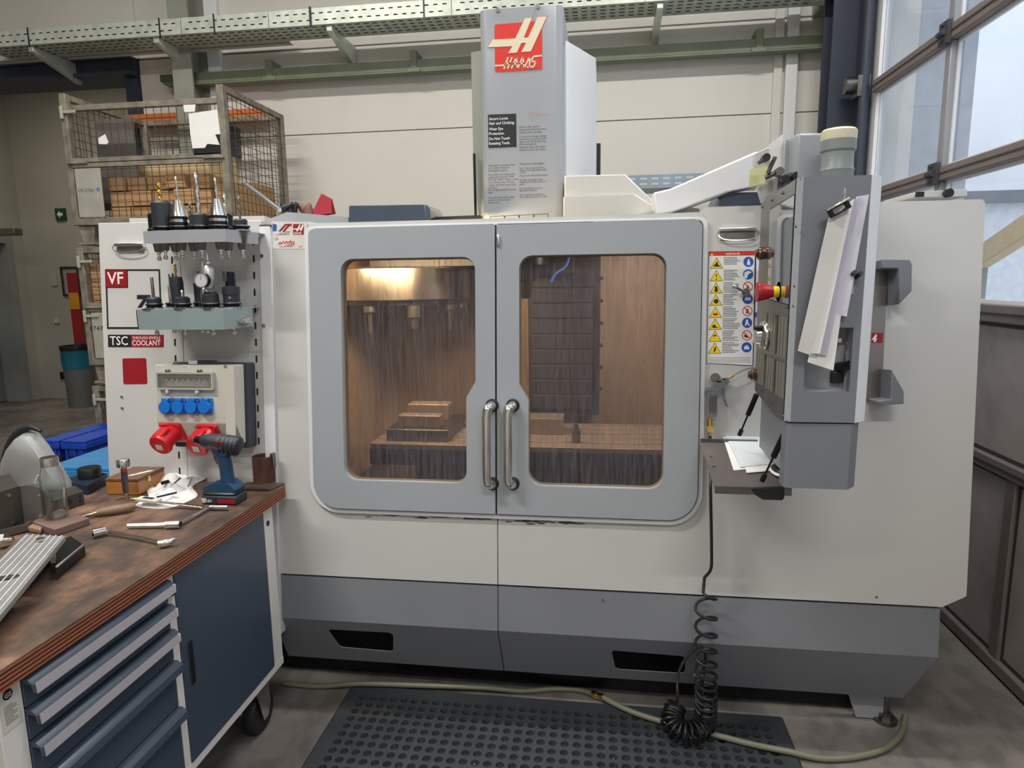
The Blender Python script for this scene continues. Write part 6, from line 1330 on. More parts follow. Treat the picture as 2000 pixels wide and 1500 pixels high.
# white cloth with tools
random.seed(5)
rg = thing('cloth', 'crumpled white cloth with small tools lying on it', 'cloth', onb(330, 960))
out = [(285, 960), (292, 948), (288, 975), (262, 990), (285, 992), (330, 993), (360, 980), (385, 968), (380, 955), (372, 948), (405, 930), (398, 925), (372, 930), (350, 924), (325, 922), (305, 935)]
ol = [(262, 988), (290, 976), (286, 950), (306, 938), (328, 926), (352, 926), (374, 932), (404, 928), (400, 936), (376, 950), (386, 968), (362, 982), (330, 993), (288, 993)]
P2 = [bz(x, y) for x, y in ol]; cen_ = sum(P2, V((0, 0, 0)))/len(P2)
nr = 9; vs = []; fs = []; ring = spl(P2+[P2[0]], 4)[:-1]; m_ = len(ring)
for i in range(nr+1):
    t = i/nr
    for k, q in enumerate(ring):
        v = cen_.lerp(q, 1-t*.999); h_ = .003+.022*(1-(1-t)**2)*(.45+noise.noise(V((v.x*28, v.y*28, 3)))*1.5)+.012*abs(noise.noise(V((v.x*60, v.y*60, 1))))
        if i == 0: h_ = .0008
        vs.append((v.x, v.y, BZ+max(.0012 if i else .0008, h_)))
for i in range(nr): fs += [(i*m_+k, i*m_+(k+1) % m_, (i+1)*m_+(k+1) % m_, (i+1)*m_+k) for k in range(m_)]
g = G(); g.v = vs; g.f = fs+[tuple(nr*m_+k for k in range(m_))]; obj('cloth', g, M['rag'], rg, smooth=70)
def lying(name, label, cat, pxs, z, r, m, group=None, n=10, parent=None):
    pts = [hZ(x, y, BZ+z) for x, y in pxs]; return obj(name, G().tube(pts if len(pts) < 3 else spl(pts, 4), r, n), m, parent, label=label, cat=cat, group=group)
lying('collet', 'small dark collet lying on the white cloth', 'collet', [(316, 944), (329, 940)], .03, .006, M['blacksteel'])
lying('tap_bit', 'dark tool bit lying on the white cloth near its middle', 'tool bit', [(340, 944), (352, 934)], .026, .003, M['dsteel'])
lying('steel_pin', 'thin bright steel pin lying on the right of the cloth', 'pin', [(366, 952), (374, 936)], .024, .003, M['steel'])
lying('pen', 'black pen lying across the front of the cloth', 'pen', [(306, 971), (345, 962)], .026, .0035, M['black'])
# digital caliper
cl = thing('caliper', 'digital caliper lying in front of the white cloth', 'caliper', bz(320, 982))
a = hZ(270, 976, BZ+.024); b = hZ(397, 991, BZ+.008); d_ = b-a; CF_ = Fr(a, d_, V((0, 0, 1)).cross(d_)); L_ = d_.length
obj('beam', G().box(0, L_, -.007, .007, 0, .003, CF_), M['steel'], cl, bevel=.0008)
obj('slider', G().box(.0, .075, -.014, .015, -.0012, .009, CF_), M['boxgrey'], cl, bevel=.002)
obj('display', G().box(.018, .055, -.006, .009, .0092, .0098, CF_), M['blackp'], cl, smooth=0)
obj('jaw', G().prism(CF_, [(-.03, .0), (-.004, .01), (-.004, -.01), (-.02, -.012)], 0, .003), M['steel'], cl)
obj('yellow_mark', G().box(-.016, -.002, -.006, .004, .0035, .0042, CF_), M['yellow'], cl, smooth=0)
# file with wooden handle
fl_ = thing('file', 'old file with a turned wooden handle', 'file', bz(200, 1005))
obj('handle', G().tube(spl([hZ(190, 1001, BZ+.014), hZ(215, 997, BZ+.016), hZ(240, 993, BZ+.018), hZ(262, 988, BZ+.016)], 6), lambda t: .010+.004*math.sin(t*PI*.95), 14), mat('grey_wood_handle', (128, 106, 84), .55, var=.12, scale=40), fl_)
obj('ferrule', G().tube([hZ(184, 1003, BZ+.012), hZ(192, 1001, BZ+.014)], .008, 12), M['brass'], fl_)
obj('blade', G().tube([hZ(132, 1012, BZ+.004), hZ(160, 1009, BZ+.008), hZ(185, 1003, BZ+.011)], lambda t: .002+.003*t, 6), M['dsteel'], fl_)
# box spanner, hex socket with bent lever
sw_ = thing('box_spanner', 'offset box spanner with two round chrome heads at the front of the bench', 'spanner', bz(260, 1048))
a = [hZ(x, y, BZ+z) for x, y, z in ((190, 1040, .016), (206, 1035, .016), (222, 1040, .012), (270, 1050, .009), (318, 1060, .01), (330, 1060, .014), (343, 1054, .02))]
obj('shaft', G().tube(spl(a[1:6], 4), .0055, 8), M['steel'], sw_)
obj('head', G().tube([hZ(181, 1042, BZ+.016), hZ(206, 1036, BZ+.016)], .0125, 20), M['steel'], sw_)
obj('head', G().tube(spl([hZ(312, 1062, BZ+.012), hZ(326, 1060, BZ+.014), hZ(338, 1055, BZ+.016)], 4), lambda t: .012-.003*t, 20), M['steel'], sw_)
obj('head_socket', G().tube([hZ(180.2, 1042.2, BZ+.016), hZ(181.4, 1042, BZ+.016)], .0095, 6), M['blackp'], sw_)
obj('square_drive', G().tube([hZ(335, 1057, BZ+.017), hZ(344, 1053, BZ+.019)], .006, 4), M['steel'], sw_)
tb = thing('tube_spanner', 'straight chrome tube spanner in the middle of the bench', 'spanner', bz(300, 1026))
obj('rod', G().tube([hZ(250, 1027, BZ+.009), hZ(325, 1025, BZ+.011)], .0075, 6), M['steel'], tb)
obj('socket', G().tube([hZ(324, 1025, BZ+.0125), hZ(352, 1024, BZ+.0125)], .012, 20), M['steel'], tb)
obj('socket_hole', G().tube([hZ(351.5, 1024, BZ+.0125), hZ(353, 1024, BZ+.0125)], .0085, 12), M['blackp'], tb)
lv = thing('crank_lever', 'bent steel lever leaning from the tube spanner to the right', 'lever', bz(380, 1008))
obj('lever', G().tube(spl([hZ(354, 1022, BZ+.008), hZ(380, 1007, BZ+.010), hZ(404, 993, BZ+.010), hZ(412, 990, BZ+.011), hZ(444, 991, BZ+.011)], 5), .0055, 10), M['steel'], lv)
obj('lever_grip', G().tube([hZ(412, 990.5, BZ+.011), hZ(445, 991, BZ+.011)], .0075, 12), M['steel'], lv)
# dark blue case with black round top
p = bz(170, 968); cz = thing('tool_case', 'dark blue plastic base with a black round cap', 'case', p)
c4 = [bz(130, 958), bz(172, 968), bz(212, 944), bz(180, 932)]
obj('base', G().prism(WF, rnd([(q.x, min(q.y, BYF-.01)) for q in c4], .008), BZ+E1, BZ+.035), mat('dark_blue_plastic', (30, 40, 60), .4), cz, bevel=.004)
q = bz(178, 950); rr0 = (hY(198, 925, q.y).x-hY(155, 925, q.y).x)/2*.85
obj('round_cap', G().lathe([(rr0, BZ+.0352), (rr0, BZ+.068), (rr0*.95, BZ+.071), (0, BZ+.0705)], Fr((q.x, q.y, 0), (1, 0, 0), (0, 1, 0)), 28), M['black'], cz)
# water bottle on the brown block
blk = [bz(62, 1032), bz(108, 1048), bz(176, 1025), bz(120, 1006)]; zb_ = BZ+.022
wbk = obj('stone_block', G().prism(WF, [(q.x, q.y) for q in blk], BZ+E1, zb_), mat('brown_stone', (112, 88, 80), .7, var=.12, scale=10), None, bevel=.002, label='flat brown-grey stone block under the glass bottle', cat='block')
pbt = hZ(108, 1010, zb_+.001); bt = thing('water_bottle', 'clear glass water bottle with steel cap, half full', 'bottle', pbt)
Yb = pbt.y; r = (hY(130, 960, Yb).x-hY(80, 960, Yb).x)/2*.76; BFm = Fr((hY(104, 960, Yb).x, Yb, 0), (1, 0, 0), (0, 1, 0)); Zb = lambda y: hY(104, y, Yb).z; zq = zb_+.0008
obj('glass', G().lathe([(0, zq), (r*.9, zq), (r, zq+.006), (r, Zb(935)), (r*.96, Zb(925)), (r*.66, Zb(909)), (r*.66, Zb(898)), (r*.6, Zb(898)), (r*.6, Zb(908)), (r*.9, Zb(926)), (r*.93, Zb(935)), (r*.93, zq+.01), (0, zq+.008)], BFm, 32), M['glass'], bt)
obj('water', G().lathe([(0, zq+.0085), (r*.92, zq+.0105), (r*.92, Zb(962)), (0, Zb(962))], BFm, 32), glass_mat('water', (.93, .95, .94), (150, 156, 150), 0, .02, .05, 4, (1, 1, 1)), bt)
obj('cap', G().lathe([(r*.72, Zb(910)), (r*.72, Zb(895)), (r*.7, Zb(893)), (0, Zb(893))], BFm, 28), M['steel'], bt)
# grey cone shaped lamp shade with black rim behind the bottle
p = bz(60, 975); ls = thing('lamp_shade', 'grey cone shaped shade with a thick black rim behind the bottle', 'lamp shade', (p.x, 2.0, BZ))
A_ = hY(42, 920, 1.98); 
Yl = 1.98; ccx = hY(52, 905, Yl); ti = hY(150, 985, Yl)
rim = [hY(x, y, Yl) for x, y in ((14, 925), (14, 900), (24, 866), (42, 842), (62, 834), (82, 842), (96, 862), (112, 890))]
cone_ = [hY(x, y, Yl+.02) for x, y in ((16, 925), (18, 895), (30, 866), (44, 848), (60, 839), (78, 843), (98, 868), (118, 900), (143, 940), (150, 962), (20, 962))]
cx_ = sum(q.x for q in cone_)/len(cone_); cz_ = sum(q.z for q in cone_)/len(cone_)
g = G(); n = len(cone_); L1 = [(q.x, Yl-.0, q.z) for q in cone_]; L2 = [(cx_+(q.x-cx_)*.8, Yl-.035, cz_+(q.z-cz_)*.8) for q in cone_]; L3 = [(q.x, Yl+.015, q.z) for q in cone_]
g.v = L1+L2+L3; g.f = [(i, (i+1) % n, n+(i+1) % n, n+i) for i in range(n)]+[(i, (i+1) % n, 2*n+(i+1) % n, 2*n+i) for i in range(n)]+[tuple(range(n, 2*n)), tuple(range(2*n, 3*n))]
obj('shade', g, mat('shade_grey', (150, 151, 150), .45, var=.04), ls, smooth=60)
obj('rim', G().tube(spl([V((q.x, Yl-.004, q.z)) for q in rim[:6]], 5), lambda t: .016-.010*max(0, (t-.5)*2), 10), M['rubber'], ls)
obj('foot', G().box(hY(70, 950, Yl).x-.03, hY(70, 950, Yl).x+.03, Yl-.02, Yl+.03, BZ+E1, hY(70, 958, Yl).z), M['dsteel'], ls)
# steel angle block, flange, clamps at the left
def pblock(name, label, cat, base, h, m, bevel=.002, z=BZ+E1, **k):
    P = [hZ(x, y, z) for x, y in base]; return obj(name, G().prism(WF, [(q.x, q.y) for q in P], z, z+h), m, None, bevel=bevel, label=label, cat=cat, **k)
iron = mat('grey_cast_block', (92, 86, 80), .42, .6, var=.15)
Hs_ = hY(30, 955, bz(30, 1035).y).z-BZ
tl_ = thing('steel_block', 'dark square steel block with a bolt hole at the left edge', 'block', bz(10, 1035))
P = [bz(x, y) for x, y in ((-45, 1060), (48, 1028), (30, 1000), (-60, 1020))]
obj('block', G().prism(WF, [(q.x, q.y) for q in P], BZ+E1, BZ+Hs_), iron, tl_, bevel=.002)
d_ = (P[1]-P[0]); RF = Fr(P[0], d_, (0, 0, 1)); dl_ = d_.length
for fx, fz in ((.75, .85), (.8, .15)): obj('bolt', G().cyl(RF.p(dl_*fx, Hs_*fz, 0), RF.p(dl_*fx, Hs_*fz, .004), .005, n=12), M['steel'], tl_)
fg_ = thing('flange_plate', 'round steel flange standing behind the dark block', 'flange', bz(62, 1020))
Pf = bz(66, 1022); rF = (hY(66, 945, Pf.y).z-BZ)/2; FF = Fr((Pf.x, Pf.y, BZ+rF+E1), (1, .35, 0), (0, 0, 1))
obj('disc', G().lathe([(0, 0), (rF, 0), (rF, .02), (0, .02)], FF, 32), mat('flange_grey', (126, 122, 118), .4, .7, var=.1), fg_)
for a in range(4): obj('bolt', G().cyl(FF.p(rF*.75*math.cos(a*PI/2+.7), rF*.75*math.sin(a*PI/2+.7), .02), FF.p(rF*.75*math.cos(a*PI/2+.7), rF*.75*math.sin(a*PI/2+.7), .024), .004, n=10), M['steel'], fg_)
vb = thing('clamp_block', 'grey machined clamp block with two bores behind the bottle', 'clamp', bz(145, 1000))
P = [bz(x, y) for x, y in ((84, 1012), (166, 985), (150, 974), (70, 998))]; Hc = hY(145, 963, bz(150, 990).y).z-BZ
obj('block', G().prism(WF, [(q.x, q.y) for q in P], BZ+E1, BZ+Hc), iron, vb, bevel=.003)
d_ = P[1]-P[0]; RF = Fr(P[0], d_, (0, 0, 1)); dl_ = d_.length
for fx, fz, rr_ in ((.62, .5, .012), (.9, .65, .005), (.9, .35, .005)): obj('bore', G().cyl(RF.p(dl_*fx, Hc*fz, 0), RF.p(dl_*fx, Hc*fz, .0006), rr_, n=18), M['blackp'], vb)
sh = thing('white_hook', 'bent white wire hook standing beside the bottle', 'hook', bz(78, 1000))
Yw = bz(80, 1005).y; obj('wire', G().tube(spl([hY(x, y, Yw) for x, y in ((75, 928), (68, 945), (66, 975), (68, 990), (76, 996), (82, 990), (82, 982))]+[], 6), .0025, 8), M['coolwhite'], sh)
obj('foot', G().box(hY(76, 996, Yw).x-.012, hY(76, 996, Yw).x+.012, Yw-.012, Yw+.012, BZ+E1, hY(76, 995, Yw).z), M['dsteel'], sh, bevel=.002)
# clamp with bolts at the far left
ck = thing('toolmaker_clamp', 'steel clamp bar with nut and bolt lying at the left edge', 'clamp', bz(20, 1048))
obj('bar', G().tube([hZ(-40, 1052, BZ+.014), hZ(50, 1030, BZ+.014), hZ(62, 1022, BZ+.014)], .013, 4), M['dsteel'], ck)
a = hZ(-10, 1056, BZ+.022); b = hZ(26, 1054, BZ+.022)
obj('nut', G().cyl(a.lerp(b, .35), a.lerp(b, .62), .020, n=6), M['steel'], ck); obj('bolt', G().cyl(a, b, .008, n=12), M['steel'], ck)
nb_ = pblock('round_bar', 'short wooden-brown rod end beside the clamp', 'rod', [(50, 1038), (80, 1044), (88, 1034), (60, 1028)], .016, mat('rod_brown', (140, 112, 92), .5), .004)
# grooved aluminium plate leaning on a wedge block, dark block with shiny edge
gp = thing('slotted_plate', 'grooved silver clamping plate with an oval slot leaning on a block', 'plate', bz(60, 1130))
z_hi, z_lo = BZ+.075, BZ+.05
C1, C2, C3, C4 = hZ(48, 1044, BZ+.07), hZ(128, 1048, BZ+.07), hZ(-60, 1275, BZ+.05), hZ(-150, 1240, BZ+.05)
ex_ = (C2-C1); ey_ = (C1-C4); GF = Fr(C4, (C3-C4), ey_); GF.ez = GF.ex.cross(GF.ey).normalized(); GF.ey = GF.ez.cross(GF.ex)
Wg = (C2-C1).length; Lg = ey_.dot(GF.ey); a2 = (C1-C4).dot(GF.ex)
def gq(P): d = P-C4; return (d.dot(GF.ex), d.dot(GF.ey))
quad = [gq(C4), gq(C3), gq(C2), gq(C1)]
c_ = gq(hZ(12, 1127, BZ+.062)); sl = [(c_[0]+.022*math.cos(2*PI*k/16)+.012*math.sin(2*PI*k/16), c_[1]+.02*math.sin(2*PI*k/16)) for k in range(16)]
obj('plate', G().prism(GF, quad, -.012, 0, [sl]), mat('milled_alu', (150, 149, 148), .38, .4, var=.08), gp, bevel=.001)
g = G()
for k in range(7):
    t = .08+k*.14; A = V((*quad[0], 0)).lerp(V((*quad[1], 0)), t); B = V((*quad[3], 0)).lerp(V((*quad[2], 0)), t); n_ = V((1, 0, 0))*.0016
    if abs(t-.5) < .0: continue
    g.prism(GF, [(A-n_)[:2], (A+n_)[:2], (B+n_)[:2], (B-n_)[:2]], .0001, .0022)
obj('ridges', g, mat('ridge_alu', (214, 214, 212), .3, .2), gp, smooth=0)
obj('nut', G().lathe([(.011, .0023), (.011, .007), (.005, .0085), (0, .0085)], Fr(GF.p(*gq(hZ(80, 1056, BZ+.07)), 0), GF.ex, GF.ey), 6), M['steel'], gp)
P = [bz(-60, 1265), bz(0, 1198), bz(100, 1104), bz(52, 1068), bz(-90, 1180)]
wd_ = obj('wedge_block', G().prism(WF, [(q.x, q.y) for q in P], BZ+E1, BZ+.036), mat('brown_grey_block', (104, 92, 84), .5, .4, var=.1), None, bevel=.002, label='brown-grey block under the grooved silver plate', cat='block')
P = [bz(112, 1133), bz(168, 1085), bz(140, 1066), bz(112, 1080)]
db = thing('dark_block', 'blackened steel block with one shiny machined edge', 'block', bz(140, 1110))
obj('block', G().prism(WF, [(q.x, q.y) for q in P], BZ+E1, BZ+.03), M['blacksteel'], db, bevel=.002)
d_ = P[1]-P[0]; RF = Fr((P[0].x, P[0].y, BZ+.0305), d_, V((0, 0, 1)).cross(d_)); obj('shiny_edge', G().tube([RF.p(.004, .003, 0), RF.p(d_.length-.004, .003, 0)], .0035, 8), M['steel'], db)
# small orange thing behind, at the left edge
ob_ = thing('spray_bottle', 'small orange and blue bottle at the left edge behind the bench', 'bottle', hY(0, 960, 2.05))
q = hY(0, 920, 2.05); obj('body', G().lathe([(.03, BZ+E1), (.03, q.z-.02), (.024, q.z)], Fr((q.x, 2.05, 0), (1, 0, 0), (0, 1, 0)), 20), M['blues'], ob_)
obj('cap', G().lathe([(.024, q.z+.0005), (.02, q.z+.025), (0, q.z+.027)], Fr((q.x, 2.05, 0), (1, 0, 0), (0, 1, 0)), 20), M['orange'], ob_)
# ================================================================ CAGES (mesh box pallets)
CY = 4.0; CD = .8; cxl, cxr = -3.47, -2.34
BW = [(2.83, 1.86), (1.86, .93), (.93, .0)]
def cage(z1, z0, idx, labels):
    t = thing('mesh_box_pallet', labels, 'pallet cage', ((cxl+cxr)/2, CY, z0), 'mesh box pallets stacked by the opening')
    b = z0+.13; top = z1-.015; mid = b+(top-b)*.5-(.02 if idx == 0 else 0); tf_ = top-(.075 if idx == 0 else 0)
    g = G()
    def post(x, y): return G().box(x, x+.045, y, y+.045, b-.0, top)
    for x in (cxl, cxr-.045):
        for y in (CY, CY+CD-.045): obj('corner_post', post(x, y), M['cage'], t, bevel=.003)
    for y in (CY, CY+CD-.035):
        obj('rail', G().box(cxl+.045, cxr-.045, y, y+.035, (tf_ if y == CY else top)-.035, tf_ if y == CY else top), M['cage'], t, bevel=.003)
        obj('rail', G().box(cxl+.045, cxr-.045, y, y+.035, b, b+.045), M['cage'], t, bevel=.003)
    for x in (cxl, cxr-.035):
        obj('rail', G().box(x, x+.035, CY+.045, CY+CD-.045, top-.035, top), M['cage'], t, bevel=.003)
        obj('rail', G().box(x, x+.035, CY+.045, CY+CD-.045, b, b+.045), M['cage'], t, bevel=.003)
    obj('flap_rail', G().box(cxl+.045, cxr-.045, CY-.004, CY+.026, mid-.03, mid-.002), M['cage'], t, bevel=.003)
    obj('flap_rail', G().box(cxl+.045, cxr-.045, CY-.004, CY+.026, mid+.002, mid+.03), M['cage'], t, bevel=.003)
    # feet and saddle
    for x in (cxl+.02, cxr-.14):
        obj('foot', G().prism(Fr((0, CY+.02, 0), (1, 0, 0), (0, 0, 1)), [(x, b-.001), (x+.12, b-.001), (x+.1, z0+.02), (x+.02, z0+.02)], 0, -(CD-.04)), M['cage'], t, bevel=.004)
        obj('foot_shoe', G().box(x-.0, x+.12, CY+.0, CY+CD, z0+.003, z0+.0195), M['cage'], t, bevel=.003)
    obj('deck', G().box(cxl+.05, cxr-.05, CY+.05, CY+CD-.05, b+.0, b+.02), M['cage'], t)
    # wires
    g = G(); r = .0022
    x = cxl+.075
    while x < cxr-.05:
        g.cyl((x, CY+.012, b+.04), (x, CY+.012, tf_-.02), r, n=4, caps=False); g.cyl((x, CY+CD-.012, b+.04), (x, CY+CD-.012, top-.02), r, n=4, caps=False); x += .052
    z = b+.09
    while z < top-.04:
        if not (idx == 0 and z > mid): g.cyl((cxl+.04, CY+.016, z), (cxr-.04, CY+.016, z), r, n=4, caps=False)
        g.cyl((cxl+.04, CY+CD-.016, z), (cxr-.04, CY+CD-.016, z), r, n=4, caps=False)
        for x in (cxl+.016, cxr-.016): g.cyl((x, CY+.04, z), (x, CY+CD-.04, z), r, n=4, caps=False)
        z += .052
    y = CY+.07
    while y < CY+CD-.05:
        for x in (cxl+.012, cxr-.012): g.cyl((x, y, b+.04), (x, y, top-.02), r, n=4, caps=False)
        y += .052
    obj('wire_mesh', g, M['wire'], t, kind='stuff', smooth=0)
    for zz__ in (mid+.3, mid-.06) if idx else (top-.12,):
        obj('latch', G().box(cxl+.01, cxl+.03, CY-.02, CY-.004, zz__-.04, zz__+.04).box(cxl+.03, cxl+.12, CY-.016, CY-.006, zz__-.008, zz__+.012), M['plate'], t, bevel=.004)
    obj('hinge_tube', G().cyl((cxl+.02, CY-.01, mid), (cxl+.16, CY-.01, mid), .009, n=8).cyl((cxr-.16, CY-.01, mid), (cxr-.02, CY-.01, mid), .009, n=8), M['cage'], t)
    return t, b, top, mid
lab = ['topmost mesh box pallet of the stack, holding cartons and orange boards', 'middle mesh box pallet of the stack with the steel plate 17470', 'lowest mesh box pallet of the stack, mostly hidden behind the machine']
CG = []
for i, (z1, z0) in enumerate(BW): CG.append(cage(z1, z0, i, lab[i]))
CFF = Fr((0, CY-.006, 0), (1, 0, 0), (0, 0, 1))
t, b, top, mid = CG[0]
x1 = hY(203, 390, CY).x
obj('steel_plate', G().box(cxl+.06, x1, CY-.006, CY-.002, b+.05, mid-.035), M['plate'], t, bevel=.001, label='grey steel plate with a stencilled number')
text('170 2753', CFF, hY(154, 372, CY).x, hY(154, 376, CY).z, .03, M['greyp'], t, .001, width=.11)
q = hY(193, 370, CY); obj('blue_dot', G().cyl((q.x, CY-.0062, q.z), (q.x, CY-.007, q.z), .014, n=16), mat('faded_blue', (110, 120, 170), .6), t)
obj('number_plate', G().prism(CFF, [CFF.loc(hY(x, y, CY-.006))[:2] for x, y in ((368, 222), (424, 214), (430, 262), (372, 265))], -.004, .0), M['paper'], t, label='white card in a plastic pocket')
obj('number_plate', G().prism(CFF, [CFF.loc(hY(x, y, CY-.006))[:2] for x, y in ((374, 262), (428, 259), (431, 300), (378, 303))], -.006, -.002), M['blackp'], t, label='black board behind the card')
obj('paper_rest', G().prism(CFF, [CFF.loc(hY(x, y, CY-.006))[:2] for x, y in ((372, 263), (420, 262), (429, 283), (405, 281), (400, 289), (376, 290))], -.0018, .001), M['paper'], t, label='torn paper remains')
obj('paper_rest', G().prism(CFF, [CFF.loc(hY(x, y, CY-.006))[:2] for x, y in ((358, 205), (382, 204), (380, 218), (360, 219))], -.0018, .001), M['paper'], t, label='torn paper remains')
obj('paper_rest', G().prism(CFF, [CFF.loc(hY(x, y, CY-.006))[:2] for x, y in ((192, 270), (205, 262), (212, 278), (208, 282), (193, 281))], -.0018, .001), M['paper'], t, label='torn paper remains')
t1, b1, top1, mid1 = CG[1]
obj('steel_plate', G().box(cxl+.06, cxl+.75, CY-.006, CY-.002, b1+.05, mid1-.035), M['plate'], t1, bevel=.001, label='grey steel plate with the number 17470')
text('17470', CFF, hY(179, 645, CY).x, hY(179, 645, CY).z, .04, M['blackp'], t1, .001, width=.12)
# contents: cartons and boards (each a thing)
k = 0
Yc = CY+.06
cart = [(205, 242, 345, 372), (242, 282, 345, 372), (282, 325, 342, 372), (325, 365, 342, 372), (365, 405, 345, 376), (205, 250, 374, 400), (250, 292, 374, 400), (292, 338, 374, 402), (338, 380, 376, 402), (380, 412, 378, 404), (205, 245, 402, 436), (245, 290, 402, 436), (290, 335, 404, 436), (335, 380, 404, 436), (380, 412, 406, 436)]
rows = [sorted(cart[:5]), cart[5:10], cart[10:]]
rn = ['top', 'middle', 'bottom']; cn = ['leftmost', 'second', 'third', 'fourth', 'rightmost']
zrow = [b+.0225, b+.125, b+.225, b+.325]
for ri, row in enumerate(rows):
    zb0, zb1 = zrow[2-ri], zrow[3-ri]-.001
    for ci, (x0, x1, y0, y1) in enumerate(row):
        a = hY(x0, 390, Yc).x; c = hY(x1, 390, Yc).x; jy = random.uniform(0, .05)
        tag(obj('carton', G().box(a+.006, c-.006, Yc+jy, Yc+.3, zb0, zb1-random.uniform(.004, .012)), M['card'], None, bevel=.003), '%s brown carton in the %s row behind the mesh of the topmost cage' % (cn[ci], rn[ri]), 'carton', 'cartons in the topmost cage')
tag(obj('carton', G().box(hY(414, 390, Yc).x+.004, -2.395, CY+.10, CY+.4, b+.0225, b+.25), M['card'], None, bevel=.003), 'large brown carton low behind the side mesh of the topmost cage', 'carton', 'cartons in the topmost cage')
tag(obj('carton', G().box(-2.66, -2.41, CY+.42, CY+.72, b+.0225, b+.3), M['card'], None, bevel=.003), 'large brown carton at the rear corner of the topmost cage', 'carton', 'cartons in the topmost cage')
q0 = hY(215, 300, CY+.15).x
tag(obj('cardboard_strip', G().box(q0, -2.68, CY+.33, CY+.7, b+.0225, mid+.09), mat('pale_card', (206, 182, 140), .8), None, bevel=.003), 'pale flat carton edge standing above the flap of the topmost cage', 'carton')
tag(obj('plastic_sheet', G().box(cxl+.07, hY(262, 280, CY+.2).x, CY+.2, CY+.22, mid-.28, top-.12), mat('grey_film', (104, 98, 94), .5, var=.1), None, bevel=.003), 'grey sheet standing behind the wires at the left of the topmost cage', 'sheet')
oz = hY(300, 238, CY+CD+.08).z
for i in range(2):
    x0 = hY(247, 230, YW-.2).x; zo = hY(300, (226, 236)[i], YW-.2).z
    tag(obj('timber_board', G().box(x0-.05, hY(518, 225, YW-.2).x, YW-.2, YW-.06, zo-.018, zo+.017), M['orange'], None, bevel=.004), ['upper orange board seen through the topmost cage', 'lower orange board seen through the topmost cage'][i], 'board', 'orange boards behind the cage')
wbr = obj('wall_bracket', G().box(-2.9, -2.86, YW-.19, YW-.002, oz-.25, hY(300, 243, YW-.2).z-.02), M['dcol'], None, label='dark wall bracket under the orange boards', cat='bracket')
t2, b2, top2, mid2 = CG[1]
a = hY(163, 550, Yc).x; c = hY(200, 550, Yc).x
for i in range(3): tag(obj('carton', G().box(a, a+.3, Yc, Yc+.25, mid2-.08+i*.125, mid2+.04+i*.125), M['card'], None, bevel=.004), ['lowest', 'middle', 'topmost'][i]+' carton behind the upper mesh of the middle cage', 'carton', 'cartons in the middle cage')
tag(obj('carton', G().box(cxl+.08, cxl+.6, Yc-.02, Yc+.3, b2+.0225, mid2-.082), M['card'], None, bevel=.004), 'large carton low in the middle cage under the three small ones', 'carton')
# ================================================================ BLUE CRATES on the floor
def crate(px0, px1, py, Y, dep, h, z0, m, label, group='blue crates on the floor'):
    a = hY(px0, py, Y); b = hY(px1, py, Y); t = thing('plastic_crate', label, 'crate', ((a.x+b.x)/2, Y, z0), group)
    zt = z0+h; x0, x1 = a.x, b.x
    obj('body', G().box(x0+.015, x1-.015, Y+.015, Y+dep-.015, z0, zt-.04), m, t, bevel=.006)
    obj('rim', G().box(x0, x1, Y, Y+dep, zt-.055, zt-.02), m, t, bevel=.004)
    obj('lid', G().box(x0+.004, x1-.004, Y+.004, Y+dep/2-.003, zt-.0195, zt-.003).box(x0+.004, x1-.004, Y+dep/2+.003, Y+dep-.004, zt-.0195, zt-.003), m, t, bevel=.004)
    n = max(3, int((x1-x0)/.08))
    g = G()
    for k in range(n): x = x0+.03+k*(x1-x0-.06)/(n-1); g.box(x-.006, x+.006, Y+.004, Y+.0145, z0+.03, zt-.06)
    obj('ribs', g, m, t)
    obj('handle_recess', G().box((x0+x1)/2-.07, (x0+x1)/2+.07, Y+.010, Y+.0149, zt-.14, zt-.1), M['blackp'], t)
    return t
hc_ = .34
zt3 = hY(100, 843, 3.5).z
for j, (p0, p1, py, Y, m_) in enumerate(((80, 118, 836, 3.5, 0), (122, 170, 838, 3.5, 0), (22, 76, 868, 3.5, 0))):
    crate(p0, p1, 900, Y, .5, .33, .0005, M['binblue'], ['blue crate under the left stack', 'blue crate under the right stack', 'blue crate at the far left of the group'][j])
    if j < 2: crate(p0, p1, 900, Y, .5, .33, .331, M['binblue'], ['upper blue crate of the left stack behind the bench', 'upper blue crate of the right stack behind the bench'][j])
crate(-40, 16, 900, 3.5, .5, .3, .0005, M['binblue'], 'low blue crate at the picture edge behind the lamp shade')
crate(92, 240, 940, 2.75, .42, .36, .0005, M['binlight'], 'light blue crate below, nearest to the bench')
crate(92, 240, 940, 2.75, .42, .37, .361, M['binlight'], 'light blue lidded crate stacked nearest to the bench')
